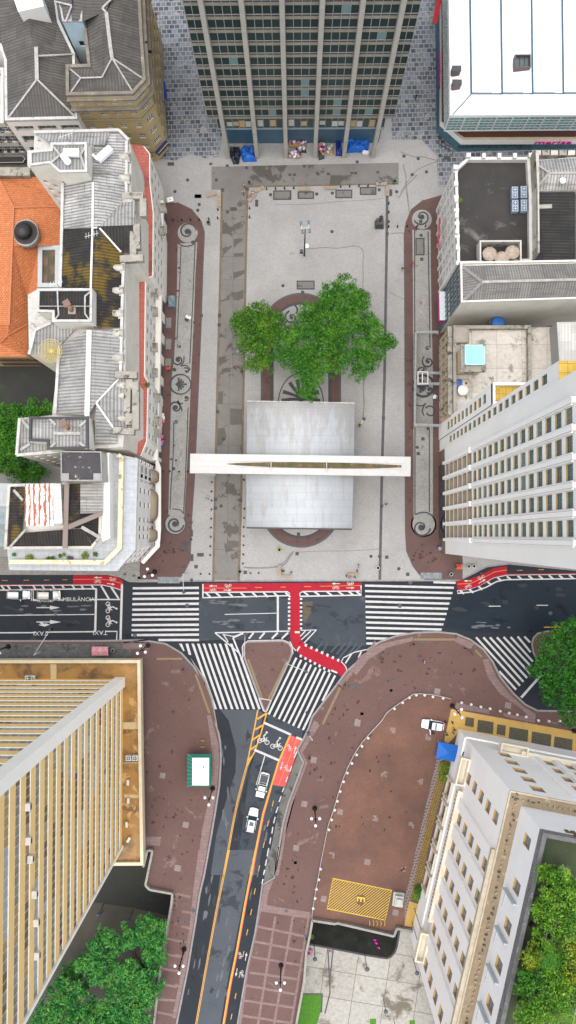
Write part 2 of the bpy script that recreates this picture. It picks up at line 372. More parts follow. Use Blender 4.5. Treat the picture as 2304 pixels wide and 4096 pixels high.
def holed(name, outer, holes, z, m):
    loops = [[Vector((p[0],p[1],0)) for p in outer]]+[[Vector((p[0],p[1],0)) for p in h] for h in holes]
    tri = geometry.tessellate_polygon(loops); vs = [p for l in loops for p in l]; b = MB()
    for t in tri:
        q = [vs[i] for i in t]; b.poly([(p.x,p.y,z) for p in q])
    return struct(b.build(name, m))
holed('ground', [(-BIG,-BIG),(BIG,-BIG),(BIG,BIG),(-BIG,BIG)], [PITA, PITB], 0, asph)
# worn / patched asphalt areas
MATS['cycle_red'].node_tree.nodes['Principled BSDF'].inputs['Specular IOR Level'].default_value = .15
for _n in ('asphalt','asphalt_worn','asphalt_grey','asphalt_blue'): MATS[_n].node_tree.nodes['Principled BSDF'].inputs['Specular IOR Level'].default_value = .22
sheet('road_surface', 'O', [(175,250),(740,250),(835,260),(838,520),(640,560),(480,560),(290,560),(175,570)], .003, asph3)
sheet('road_surface', 'Y', [(762,1502),(920,1500),(920,1625),(800,1625),(762,1600)], .003, asph3)
sheet('road_surface', 'Y', [(1130,1500),(1290,1450),(1500,1450),(1500,1590),(1200,1590),(1120,1580)], .003, asphb)
sheet('road_surface', 'S', [(440,95),(800,95),(860,130),(700,690),(560,1240),(470,1690),(345,1690),(400,1300),(500,950),(585,700),(590,480),(520,200)], .003, asph2)
sheet('road_surface', 'S', [(900,130),(1240,290),(1195,470),(1000,1000),(870,1250),(800,1690),(560,1690),(640,1300),(720,690)], .003, asph3)
sheet('road_surface', 'T', [(470,0),(760,0),(640,600),(520,1200),(420,1790),(190,1790),(280,1200),(390,600)], .006, asph2)
# pale worn streaks and dark damp spots on the carriageways
def blobs(name, runs, m, z, n, la, wa, seed):
    r = random.Random(seed); b = MB()
    for f, p0, p1, sp in runs:
        a, c = pt(f,*p0), pt(f,*p1); d = (c-a).normalized(); q = Vector((-d.y,d.x,0))
        for i in range(n):
            o = a.lerp(c, r.random())+q*r.gauss(0, sp); L = la*r.uniform(.3,1); w = wa*r.uniform(.4,1); k = 14
            b.poly([tuple(o+d*(L*math.cos(t)*r.uniform(.65,1.1))+q*(w*math.sin(t)*r.uniform(.5,1.15))) for t in [2*math.pi*j/k for j in range(k)]], z)
    struct(b.build(name, m))
blobs('road_wear', [('S',(1010,700),(800,1690),.5),('T',(780,0),(640,700),.4),('T',(600,600),(360,1681),.5),('T',(330,200),(90,1600),.5),('S',(470,450),(500,1300),.4),('O',(250,290),(700,300),.5),('O',(250,430),(720,440),.6),('N',(100,340),(650,330),.5),('P',(640,400),(1100,430),.4)], M('road_worn_patch', (.15,.165,.18), (.1,.11,.122), sc=1.2), .0075, 9, 1.3, .28, 5)
blobs('road_damp', [('S',(700,300),(560,1600),.9),('T',(450,100),(250,1600),1.0),('O',(950,350),(1350,400),1.2),('P',(700,200),(1400,250),1.5),('N',(50,300),(650,470),1.5)], M('road_damp_patch', (.02,.027,.035), (.028,.035,.045), sc=1.2), .0068, 9, 1.6, .5, 6)
# pavements: raised slabs
sheetN = [(-500,-700),(1900,-700),(1900,1438),(1449,1436),(1280,1420),(1225,1427),(1165,1457),(1145,1462),(500,1463),(350,1465),(325,1464),(300,1452),(270,1446),(150,1446),(-500,1446)]
slab('pavement', 'Y', sheetN, mosaic)
S2 = pts('Y', [(-500,1615),(250,1614),(365,1612)])+pts('N', [(900,575),(1080,575),(1200,595),(1310,660),(1400,760),(1449,830)])+pts('O', [(130,720),(210,850),(262,990),(300,1177)])+pts('S', [(375,190),(412,310),(432,420),(436,580),(422,820),(385,1060),(345,1300),(275,1690)])+pts('T', [(232,420),(190,700),(110,1180),(20,1620),(-10,1800),(-60,2200)])
S2 += [pt('Y',340,2960)]+PITA[11:2:-1][1:]
S2 = pts('Y', [(-500,1615),(250,1614),(365,1612)])+S2[3:]
PAV2 = S2+PITA[3:0:-1]+[PITA[0]]+[pt('Y',0,2230), pt('Y',-900,2360), pt('Y',-900,1615)]
# remove the duplicate of pit vertex 3 kept above
_q = []
for p in PAV2:
    if not _q or (Vector(p)-Vector(_q[-1])).length > .05: _q.append(p)
slab('pavement', None, None, maroon, ps=_q, kerb=0)
kb = MB(); rim(kb, S2[:3+6+4+8+6-1], -.05, ZP+.006, .3, closed=False); struct(kb.build('kerb', kerbm))
ISL = pts('O', [(483,610),(495,585),(525,566),(785,560),(830,580),(852,615),(855,660),(840,700),(668,1075),(655,1085),(640,1078),(500,700),(487,650)])
slab('pavement', None, None, maroon, ps=ISL, kerb=.35)
S4 = pts('S', [(965,1690),(1010,1450),(1050,1200),(1100,1010),(1250,600),(1193,488),(1197,465),(1245,385),(1300,270)])+pts('O', [(1000,1120),(1190,870),(1250,790),(1330,720),(1420,650)])+pts('P', [(120,560),(200,510),(300,475),(420,455),(560,450),(680,463),(770,500),(850,560),(910,640),(960,740),(1040,840),(1120,915),(1200,955),(1460,960),(1900,960)])
PAV4 = S4+pts('Y', [(2000,1800),(2000,2960)])+[pt('Z',1800,4300)]+[PITB[6]]+PITB[5::-1]+PITB[:9:-1][0:0]
PAV4 += [PITB[-1], PITB[-2], PITB[-3], PITB[-4], pt('Z',1165,4300), pt('Z',1180,4700)]
PAV4 += pts('Y', [(560,2940)])+pts('T', [(585,1800),(610,1681),(700,1150),(780,800),(818,560),(850,340),(965,270),(1000,0)])
_q = []
for p in PAV4:
    if not _q or (Vector(p)-Vector(_q[-1])).length > .05: _q.append(p)
slab('pavement', None, None, maroon, ps=_q, kerb=0)
kb = MB(); rim(kb, S4, -.05, ZP+.006, .32, closed=False)
rim(kb, pts('T', [(585,1800),(610,1681),(700,1150),(780,800),(818,560),(850,340),(965,270),(1000,0),(1010,-30)])[::1], -.05, ZP+.006, .25, closed=False); struct(kb.build('kerb', kerbm))
ISR = pts('P', [(1160,520),(1170,480),(1200,450),(1260,436),(1600,430),(1600,700),(1300,700),(1200,640),(1170,580)])
slab('pavement', None, None, maroon, ps=ISR, kerb=.3)
# ---- paving fields on the pavements (4 mm steps) ----
L1, L2, L3, L4, L5 = [ZP+.004*i for i in range(1, 6)]
sheet('paving', 'Y', [(340,-90),(700,-90),(700,320),(560,330),(552,395),(520,400),(480,388),(440,405),(395,398),(335,330)], L1, slabs)
sheet('paving', 'Y', [(980,-90),(1125,-90),(1130,340),(1165,372),(1500,366),(1500,400),(1170,410),(1165,470),(1102,470),(1098,392),(1060,352),(985,352)], L1, slabs)
sheet('paving', 'Z', [(846,668),(1594,652),(1594,735),(990,747),(985,800),(982,1100),(975,1500),(966,1950),(955,2325),(852,2325),(862,1900),(872,1450),(882,1100),(888,760),(846,760)], L1, conc)
sheet('paving', 'Y', [(-300,1400),(400,1400),(400,1450),(355,1462),(320,1462),(290,1445),(-300,1445)], L1, tiles_w)
sheet('paving', 'Y', [(-300,1619),(330,1619),(330,1665),(-300,1665)], L1, tiles)
sheet('paving', 'N', [(890,585),(1085,583),(1085,625),(890,628)], L2, pink)
sheet('paving', 'R', [(1045,85),(1170,85),(1160,150),(1050,140)], L1, pink)
for f, l in (('S', [(310,150),(345,140),(420,430),(425,590),(408,830),(372,1060),(330,1310),(262,1690),(205,1690),(262,1250),(318,1000),(352,800),(362,560),(350,420)]),
             ('T', [(228,0),(310,0),(222,420),(182,700),(100,1180),(10,1620),(-25,1620),(60,1180),(140,750),(178,380)]),
             ('S', [(1345,195),(1405,230),(1230,510),(1280,600),(1130,1010),(1080,1200),(1045,1450),(1000,1690),(972,1690),(1018,1450),(1058,1200),(1108,1010),(1258,600),(1205,490)]),
             ('O', [(1449,560),(1449,610),(1300,780),(1215,900),(1185,880),(1260,795),(1340,725)]),
             ('P', [(5,690),(60,600),(200,520),(400,478),(410,500),(240,545),(120,620),(40,720)]),
             ('P', [(690,475),(800,520),(770,555),(670,505)]),
             ('P', [(850,625),(885,615),(940,740),(1030,850),(1120,930),(1190,970),(1185,1030),(985,985),(980,962),(1070,980),(1140,985),(1100,940),(960,840),(880,730)]),
             ('W', [(375,105),(480,125),(740,180),(730,215),(480,175),(420,190),(380,330),(330,330)]),
             ('T', [(860,340),(950,290),(900,420),(885,530),(1310,600),(1310,665),(830,590),(790,800),(710,1150),(640,1681),(612,1681),(702,1150),(782,800),(820,560)])):
    sheet('paving', f, l, L1, pink)
# grid of pale strips in the lower right pavement and lower left pavement
b = MB()
for p0, p1 in (((970,640),(800,1690)),((1140,640),(955,1690)),((790,735),(1270,835)),((770,880),(1250,975)),((745,1030),(1215,1110)),((718,1180),(1180,1245)),((690,1305),(1160,1390)),((665,1450),(1150,1520)),((640,1595),(1130,1670)),((1290,660),(1120,1690))):
    b.stroke([pt('T',*p0), pt('T',*p1)], .42, L1)
for p0, p1 in (((0,870),(125,888)),((0,1010),(100,1030)),((0,1160),(80,1175)),((0,1300),(60,1315)),((0,1450),(40,1455)),((65,590),(190,610)),((60,735),(160,755))):
    b.stroke([pt('T',*p0), pt('T',*p1)], .4, L2)
for p0, p1 in (((1215,820),(1340,850)),((1190,930),(1310,955)),((1165,1035),(1300,1060)),((1150,1145),(1280,1170)),((1140,1260),(1290,1270)),((1130,1350),(1270,1380)),((1262,480),(1150,1180)),((1290,500),(1380,520))):
    b.stroke([pt('R',*p0), pt('R',*p1)], .42, L2)
struct(b.build('paving_strips', pink))
# inner court of the right hand square (warmer tone)
COURT = pts('U', [(1100,180),(1380,210),(1449,225)])+pts('W', [(470,110),(380,330),(320,480),(290,600),(200,1000),(100,1441)])+pts('V', [(1080,300),(1010,600),(1000,850),(930,830),(890,900),(350,790),(120,770),(160,480),(190,290),(240,0)])+pts('U', [(245,1600),(275,1430),(370,1130),(500,800),(640,610),(800,430),(860,340),(1000,255)])
sheet('paving', None, None, L1, maroon2, ps=COURT)
sheet('paving', 'W', [(300,590),(345,590),(150,1441),(105,1441)], L2, BR('rough_stones', (.2,.13,.11), (.13,.09,.08), (.33,.27,.25), .7, .5, 14, .12))
sheet('paving', 'V', [(1160,0),(1200,0),(1010,860),(1005,600)], L2, MATS['rough_stones'])
sheet('paving', 'W', [(345,585),(430,600),(330,900),(205,1441),(150,1441),(240,1000)], L3, ochre_mos)
sheet('paving', 'V', [(1190,0),(1250,0),(1165,560),(1060,610)], L3, ochre_mos)
sheet('paving', 'V', [(1055,612),(1140,640),(1090,865),(1005,850)], L3, ochre)
sheet('paving', 'W', [(420,175),(1449,365),(1449,545),(500,345),(395,460),(362,440)], L2, ochre)
b = MB()
for x0, x1, y0, y1 in ((540,610,240,320),(640,770,262,370),(800,870,300,390),(900,1055,322,430),(1085,1245,360,470),(1270,1420,400,505)):
    b.poly(pts('W', [(x0,y0),(x1,y0+(x1-x0)*.17),(x1-6,y1+(x1-x0)*.1),(x0-8,y1-8)]), L3)
struct(b.build('mosaic_panels', BR('dark_mosaic', (.2,.19,.1), (.14,.14,.09), (.07,.06,.04), .3, .3, 10, .06, 0)))
b = MB()
for f, x, y, r in (('S',1340,575,38),('S',1250,1002,38),('S',1170,1428,38),('S',105,1203,38),('S',30,1620,38),('T',30,175,32),('U',556,466,38),('U',130,820,38),('U',40,1244,38),('U',386,1320,38),('U',1325,155,38),('P',1012,915,27),('P',558,828,26),('P',48,1022,26),('Q',1178,908,28),('Q',1345,1265,28),('R',1285,312,28),('O',1322,1157,24),('V',228,590,38),('V',650,235,38),('V',922,722,40)):
    c = pt(f,x,y); r = r*FR[f][2]*PX; a = .62
    b.poly([(c.x+r*math.cos(a+k*math.pi/2), c.y+r*math.sin(a+k*math.pi/2), 0) for k in range(4)], L3)
struct(b.build('pale_pavers', BR('pale_paver', (.36,.29,.26), (.3,.24,.22), (.25,.19,.17), .5, .5, 36, .03)))
b = MB()
for f, x, y, r in (('U',895,533,38),('U',1238,600,38),('U',812,955,38),('U',1160,1027,38),('U',730,1382,38),('U',1075,1447,38),('U',305,1738,38),('U',1000,1868,38),('S',105,1203,20),('V',1000,300,36)):
    c = pt(f,x,y); r = r*FR[f][2]*PX; a = .62
    ca, sa = math.cos(a+math.pi/4), math.sin(a+math.pi/4); q = r*.47
    for i in range(-1, 2):
        for j in range(-1, 2):
            if random.random() < .6 or (i == j == 0 and random.random() < .3):
                b.box((c.x+ca*i*q-sa*j*q, c.y+sa*i*q+ca*j*q, L3), (q*1.02, q*.9, .012), a+math.pi/4)
struct(b.build('broken_pavers', MATS['pale_paver']))
# tan tactile lines
b = MB()
for f, p0, p1 in (('O',(530,700),(632,985)),('O',(808,725),(678,990)),('O',(150,810),(250,1090)),('O',(1195,905),(1070,1170)),('N',(1135,697),(1320,697)),('P',(410,493),(675,493)),('P',(800,560),(845,605)),('S',(288,0),(335,125)),('U',(385,130),(220,475))):
    b.stroke([pt(f,*p0), pt(f,*p1)], .38, L2)
struct(b.build('tactile_strips', M('tactile', (.3,.22,.1), (.24,.18,.1), sc=1)))
# ---- the square: gutters, borders, mosaic figures ----
b = MB()
b.stroke(pts('Z', [(889,760),(888,770),(882,1100),(872,1450),(862,1900),(853,2325)]), .42, L2)
b.stroke(pts('Z', [(990,750),(982,1100),(975,1500),(966,1950),(955,2325)]), .42, L2)
b.stroke(pts('Z', [(990,748),(1594,736)]), .3, L2)
struct(b.build('gutter', tan))
b = MB(); b.stroke(pts('Z', [(1549,742),(1546,1000),(1538,1500),(1527,1900),(1519,2320)]), .5, L1); struct(b.build('drain_channel', greyband))
BANDW = pts('Z', [(560,800),(640,812),(708,812),(766,840),(803,886),(817,930),(811,1070),(803,1321),(795,1500),(778,1900),(766,2070),(760,2240),(735,2290),(712,2318),(632,2318),(625,2318),(560,2318)])
sheet('paving_band', None, None, L1, maroon_wet, ps=BANDW)
BANDE = pts('Z', [(1850,770),(1762,782),(1694,802),(1646,840),(1624,893),(1617,940),(1619,1184),(1620,1500),(1622,2126),(1627,2204),(1651,2262),(1680,2300),(1700,2316),(1850,2316)])
sheet('paving_band', None, None, L1, maroon_wet, ps=BANDE)
b = MB(); b.stroke(BANDW[2:15], .3, L2); b.stroke(BANDE[2:14], .26, L2); struct(b.build('band_edging', greyband))
def spiral(c, r0, r1, a0, turns, n=40, sg=1):
    return [(c.x+(r0+(r1-r0)*(i/n)**.8)*math.cos(a0+sg*2*math.pi*turns*i/n), c.y+(r0+(r1-r0)*(i/n)**.8)*math.sin(a0+sg*2*math.pi*turns*i/n), 0) for i in range(n+1)]
def circ(c, r, n=36): return [(c.x+r*math.cos(2*math.pi*k/n), c.y+r*math.sin(2*math.pi*k/n), 0) for k in range(n)]
dk = MB(); wh = MB()
def panel(xl, xr, top, bot, rt, rb):
    """long panel with a round end at each end; xl/xr are lists of (x,y) along the sides in photo px"""
    dk.poly(pts('Z', xl+xr[::-1]), L2); wl = [(x+6,y) for x,y in xl]; wr = [(x-11,y) for x,y in xr]
    wh.poly(pts('Z', wl+wr[::-1]), L3)
panel([(705,975),(703,1114),(698,1300),(690,1450),(682,1500),(676,1700),(668,2060)], [(801,970),(793,1100),(785,1321),(776,1500),(768,1700),(758,1900),(748,2070)], 0, 0, 0, 0)
panel([(1643,920),(1645,1100),(1646,1500),(1648,1800),(1648,2075)], [(1733,920),(1734,1100),(1738,1300),(1742,1500),(1742,1800),(1742,2060)], 0, 0, 0, 0)
for f, x, y, r in (('H',365,560,104),('L',245,1560,102),('I',1215,370,88),('M',1230,1340,98)):
    c = pt(f,x,y); rr = r*FR[f][2]*PX; dk.poly(circ(c, rr+.16), L2); wh.poly(circ(c, rr-.12), L3+.001)
struct(wh.build('mosaic_panel', mosaic_old))
def sw(f, x, y, r0, r1, a0, t, w0, w1, sg=1, dot=None):
    k = FR[f][2]*PX; c = pt(f,x,y); sp = spiral(c, r0*k, r1*k, R_(a0), t, 44, sg)
    dk.stroke(sp, [(w0+(w1-w0)*i/44)*k for i in range(45)], L4)
    dk.disc((c.x,c.y,L4+.001), (dot or r0)*k, 18)
sw('H',362,548,14,88,60,1.15,17,15,-1,28)
sw('L',242,1560,14,86,-60,1.15,19,17,1,28)
sw('I',1215,350,12,70,240,1.1,12,14,-1,22)
sw('M',1210,1367,16,75,-40,1.1,12,14,1,26)
sw('L',250,435,12,56,90,1.2,14,18,1,22); sw('L',350,345,10,26,200,.9,8,12,-1,14)
sw('L',250,572,6,20,180,.9,8,8,-1,9); sw('H',272,1790,12,52,200,1.1,17,17,-1,20); sw('H',285,1655,6,22,90,.9,8,8,-1,9)
sw('L',350,85,8,36,-90,.6,12,14,1,12); sw('L',235,70,4,6,0,1,6,6,1,18)
sw('b',255,820,24,95,200,1.1,26,28,-1,30); sw('b',290,1640,60,92,200,.85,24,26,1,1); sw('b',245,595,14,36,0,.9,18,16,-1,14); sw('b',272,1275,20,70,90,.6,26,28,-1,30); sw('b',180,965,10,100,60,.35,20,26,1,24)
def arc(f, l, w, z=None):
    k = FR[f][2]*PX; dk.stroke(cpath(pts(f, l)), w*k, z or L4)
arc('b',[(230,945),(180,880),(160,800),(190,730)],22); arc('b',[(215,1500),(180,1570),(160,1640),(190,1710)],22)
arc('b',[(60,1360),(150,1400),(260,1380),(330,1290)],30); arc('b',[(60,1050),(180,1040),(290,1080),(325,1170)],24); arc('b',[(62,1530),(140,1550),(215,1520)],22)
arc('L',[(320,395),(290,400),(268,372),(300,430),(310,470)],14); arc('H',[(330,1750),(325,1810),(300,1845),(345,1840),(385,1875),(360,1905),(340,1895)],12)
# shell roundels
for f, cx, cy, r, dirx in (('L',295,212,96,-1),('K',275,565,80,1)):
    k = FR[f][2]*PX; c = pt(f,cx,cy)
    ring = [(c.x+r*k*math.cos(t)*1.05, c.y+r*k*math.sin(t), 0) for t in np.linspace(0, 2*math.pi, 37)[:-1]]
    dk.stroke(ring, [(22-10*abs(math.sin(t/2+ (0 if dirx>0 else math.pi/2))))*k for t in np.linspace(0, 2*math.pi, 36)], L4, closed=True)
    o = pt(f, cx-50*(-dirx) if dirx<0 else cx-50, cy)
    for t in np.linspace(-68, 68, 7):
        a = R_(t); p0 = (o.x-(.1)*k*0, o.y, 0); e = (o.x+r*k*.95*math.cos(a)+.4*(abs(t)<10), o.y+r*k*.72*math.sin(a), 0)
        m_ = (o.x+r*k*.4*math.cos(a*.6), o.y+r*k*.4*math.sin(a*.6), 0)
        dk.stroke(cpath([p0, m_, e],4), [.05+.05*j*(k/.0188)*.9 for j in range(9)], L4)
# thin lines inside panels
k = .42*10
for f, l, w in (('H',[(300,690),(290,1000),(275,1300),(262,1600)],9),('H',[(437,655),(415,1200),(400,1500),(385,1820)],10),('L',[(232,570),(225,900),(205,1180),(195,1420)],10),('L',[(368,435),(360,700),(340,1200),(325,1460)],10),
                ('I',[(1155,450),(1155,1000),(1158,1656)],9),('I',[(1266,470),(1275,1000),(1283,1430)],9),('M',[(1158,540),(1158,1260)],9),('M',[(1277,550),(1277,1240)],9)):
    dk.stroke(pts(f,l), w*FR[f][2]*PX, L4)
arc('L',[(215,1415),(260,1418),(300,1430),(325,1460)],10); arc('H',[(265,655),(300,680),(350,692),(410,680),(440,655)],12); arc('M',[(1158,1260),(1210,1243),(1260,1245),(1310,1275)],12)
# bracket feet between panel and figures
for f,x,y in (('H',280,900),('H',268,1120),('H',243,1582),('H',427,1428),('H',425,1560),('L',233,802),('L',205,935),('L',252,946),('M',1130,1080)): dk.box((pt(f,x,y).x,pt(f,x,y).y,L4),(.42,.34,.01))
# ---- central oval ----
def stad(cx, ct, cb, hw, n=24, z=0):
    """stadium in photo px (Y frame)"""
    o = [(cx+hw*math.cos(t), ct-hw*math.sin(t)) for t in np.linspace(0, math.pi, n)]+[(cx-hw*math.cos(t), cb+hw*math.sin(t)) for t in np.linspace(0, math.pi, n)]
    return pts('Y', o)
b1 = MB(); b1.poly(stad(757,838,1277,101), L1); struct(b1.build('oval_edging', greyband))
b1 = MB(); b1.poly(stad(757,838,1277,96), L2); struct(b1.build('paving_band', maroon_wet))
dk.poly(stad(757,838,1277,77), L3)
b1 = MB(); b1.poly(stad(757,838,1277,71), L4); struct(b1.build('mosaic_panel', mosaic))
z5 = L5; kY = 1.5901*PX
dk.stroke(pts('Y', [(687,860),(687,1270)]), .2, z5); dk.stroke(pts('Y', [(827,860),(827,1270)]), .2, z5)
for sgx in (-1, 1):
    X = lambda x: 757+sgx*(x-757)
    for (x,y,r0,r1,a0,t,w0,w1) in ((733,799,3.5,17,20,1.15,3,5),(707,801,2.5,10,200,1.1,2.5,3.5),(722,836,3,14,120,1.1,3,5)):
        c = pt('Y', X(x), y); sp = spiral(c, r0*kY, r1*kY, R_(a0 if sgx<0 else 180-a0), t, 36, -sgx)
        dk.stroke(sp, [(w0+(w1-w0)*i/36)*kY for i in range(37)], z5); dk.disc((c.x,c.y,z5+.001), r0*kY*1.3)
    dk.stroke(cpath(pts('Y', [(X(716),815),(X(722),835),(X(738),850),(X(752),856)])), 3.5*kY, z5)
    dk.stroke(cpath(pts('Y', [(X(726),770),(X(740),768),(X(748),778),(X(745),790)])), 5*kY, z5)
    dk.stroke(cpath(pts('Y', [(X(757),935),(X(725),952),(X(705),985),(X(698),1030)])), 2.8*kY, z5)
dk.stroke(cpath(pts('Y', [(722,822),(740,830),(757,826),(775,830),(792,822)])), 7*kY, z5)
o = pt('Y', 757, 1030)
for t in (-70,-48,-28,-9,9,28,48,70):
    a = R_(90+t); r = 58*kY*(1.0 if abs(t) < 60 else .85); e = (o.x+r*math.cos(a)*1.05, o.y+r*math.sin(a)*(1.25 if abs(t)<40 else 1.05)+ .3, 0)
    m_ = (o.x+r*.35*math.cos(R_(90+t*.25)), o.y+r*.5, 0)
    dk.stroke(cpath([(o.x+.02*t, o.y-.5, 0), m_, e], 6), [.08+.055*j for j in range(13)], z5)
struct(dk.build('mosaic_figures', dstone))
b = MB()
for y in (1498,1560,1660,1740,1820): pass
for f, l in (('H',[(690,345),(930,345)]),('H',[(690,570),(930,570)]),('H',[(688,792),(925,792)]),('H',[(684,1015),(922,1015)]),('H',[(805,345),(800,1930)]),('L',[(655,400),(895,405)]),('L',[(650,800),(890,800)]),('L',[(770,0),(745,1940)]),('L',[(625,1805),(860,1808)])):
    b.stroke(pts(f,l), .06, L2)
struct(b.build('paving_joints', greyband))
b = MB()
for f, l in (('H',[(700,545),(775,545),(785,570),(700,572)]),('H',[(812,480),(885,450),(870,490),(815,540)]),('H',[(808,620),(905,615),(890,640),(850,665),(812,710)]),('H',[(705,710),(795,682),(790,700),(740,745),(700,790)]),('H',[(810,760),(905,755),(900,785),(812,792)]),('H',[(805,945),(910,918),(912,955),(808,1010)]),('H',[(803,1145),(905,1110),(900,1190),(845,1215),(800,1205)]),('L',[(775,445),(890,450),(888,600),(775,602)]),('L',[(655,640),(720,630),(740,720),(690,800),(650,798)]),('L',[(745,1680),(760,1720),(855,1725),(855,1785),(745,1790)]),('I',[(460,5),(560,5),(540,85),(450,90)]),('L',[(660,280),(705,280),(705,400),(655,400)])):
    b.poly(pts(f,l), L3)
blobs('paving_stains', [('Q',(1150,700),(1300,1500),2.2),('U',(300,300),(150,1500),2.0),('P',(150,700),(800,650),2.6),('T',(1100,50),(1180,900),1.4),('U',(700,500),(600,1500),3.5),('L',(100,1700),(330,1900),1.6),('M',(1150,1600),(1350,1650),1.2),('R',(1280,500),(1330,900),.6)], M('damp_maroon', (.075,.03,.026), (.05,.022,.02), sc=1), L3+.0015, 16, .42, .3, 9)
struct(b.build('damp_patches', M('damp', (.115,.105,.09), (.09,.082,.07), sc=.6, rough=.6)))
# cracked joints in the mosaic
b = MB(); cr = M('mosaic_joint', (.27,.265,.25), (.2,.2,.19), sc=1)
for f, l, w in (('I',[(250,610),(500,605),(712,600),(725,760),(733,975)],.16),('C',[(0,1250),(120,1290),(200,1290),(310,1330)],.18),('C',[(30,1350),(50,1500),(70,1660)],.22),('C',[(310,1330),(120,1420),(0,1600)],.15),('I',[(1080,60),(1090,180),(1115,310)],.2),('I',[(1025,190),(1090,90),(1180,0)],.2),('L',[(1380,1840),(1240,1975),(900,1975)],.3),('M',[(735,100),(730,470)],.25),('M',[(0,1690),(60,1660),(160,1560)],.2),('I',[(950,488),(1150,480)],.18),('L',[(480,1240),(860,1420)],.05),('M',[(180,1570),(430,1560),(860,1545)],.12),('I',[(0,245),(300,240),(900,200)],.1),('I',[(940,970),(1070,1030)],.1)):
    b.stroke(cpath([Vector(p)+Vector((random.uniform(-.12,.12),random.uniform(-.12,.12),0)) for p in cpath(pts(f,l),3)],3), w, L1+.001)
struct(b.build('mosaic_joints', cr))
# wave mosaic at the store corner and little pale patches
b = MB()
for i in range(4):
    b.stroke(cpath(pts('C', [(300+28*i,1120+24*i),(325+26*i,1150+20*i),(305+32*i,1180+20*i),(345+30*i,1200+16*i),(340+30*i,1225+14*i)])), .16, L2)
struct(b.build('wave_mosaic', dstone))
b = MB()
for f, l in (('H',[(185,530),(225,530),(230,625),(187,625)]),('H',[(180,740),(225,740),(225,835),(180,835)]),('H',[(172,965),(220,960),(222,1060),(172,1060)]),('H',[(155,1380),(208,1380),(205,1478),(155,1478)]),('H',[(153,1585),(207,1585),(205,1685),(153,1685)]),('H',[(150,1775),(205,1775),(203,1845),(150,1845)])):
    b.poly(pts(f,l), L2)
struct(b.build('pale_pavers', BR('bank_paver', (.33,.33,.3), (.28,.28,.25), (.2,.2,.18), .2, .2, 0, .02, 0)))
for f, l in (('N',[(1143,104),(1303,104),(1305,150),(1143,150)]),('P',[(452,65),(588,65),(588,105),(450,105)])):
    sheet('paving', f, l, L3, BR('bluish_tiles', (.33,.36,.38), (.2,.24,.28), (.25,.25,.23), .55, .55, 0, .03, 0))
# ---- lower levels (8 m down) ----
ZL = -8
stone = M('retaining_stone', (.16,.15,.13), (.1,.095,.085), sc=.6, st=(.04,.045,.035), ssc=.4, sth=.55)
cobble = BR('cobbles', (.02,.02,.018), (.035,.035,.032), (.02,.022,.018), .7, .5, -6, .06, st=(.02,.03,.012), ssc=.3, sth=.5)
earth = M('old_concrete', (.11,.10,.07), (.07,.062,.045), sc=.25, st=(.16,.15,.11), ssc=.3, sth=.62, fine=.3, st2=(.07,.06,.04), s2sc=.4, s2th=.6)  # albedo lowered: the shade down in the sunken street is in this colour
b = MB(); b.poly([(p[0],p[1],0) for p in PITA], ZL); struct(b.build('lower_street', cobble))
b = MB(); b.poly(pts('R', [(690,560),(960,600),(1230,660),(1200,900),(1100,1442),(300,1442),(100,1442),(100,1000)], ZL), ZL+.006); struct(b.build('lower_pavement', earth))
b = MB(); b.poly([(p[0],p[1],0) for p in PITB], ZL); struct(b.build('lower_plaza', conc2))
for nm, PIT in (('retaining_wall', PITA), ('retaining_wall', PITB)):
    b = MB(); q = ccw(PIT); n = len(q)
    for i in range(n):
        a, c = q[i], q[(i+1)%n]; b.face([(c[0],c[1],ZL),(a[0],a[1],ZL),(a[0],a[1],.0),(c[0],c[1],.0)])
    struct(b.build(nm, stone))
b = MB(); b.poly(pts('V', [(118,800),(340,835),(890,955),(965,880),(960,960),(935,1060),(915,1110),(880,1150),(840,1168),(780,1160),(630,1135),(350,1080),(85,1030)], ZL), ZL+.01)
struct(b.build('dark_pool', M('pool', (.010,.012,.010), (.028,.03,.024), sc=.4, rough=.7, spec=.1, st=(.06,.065,.02), ssc=.3, sth=.64, fine=.4)))
b = MB(); b.stroke(pts('V', [(85,1030),(350,1080),(630,1135),(780,1160),(840,1168),(880,1150),(915,1110),(935,1060),(965,880)], ZL), .35, ZL+.02); struct(b.build('pool_kerb', dstone))
b = MB(); b.poly(pts('V', [(-40,1515),(212,1518),(198,1690),(165,1800),(120,1850),(-70,1850)], ZL), ZL+.012); b.poly(pts('V', [(675,1750),(735,1750),(735,1850),(675,1850)], ZL), ZL+.012); b.poly(pts('V', [(1058,1765),(1112,1765),(1112,1850),(1058,1850)], ZL), ZL+.012)
gr_o = b.build('grass', grass_m); gr_o['label'] = 'bright green lawn patches in the lower concrete plaza'; gr_o['category'] = 'grass'; gr_o['kind'] = 'stuff'
b = MB(); b.stroke(pts('V', [(0,1510),(215,1512),(205,1690)], ZL), .35, ZL+.016); b.stroke(pts('V', [(270,1080),(290,1500),(240,1700)],ZL), .25, ZL+.016)
b.stroke(pts('V',[(320,1080),(285,1400)],ZL),.25,ZL+.016); struct(b.build('plaza_joints', greyband))
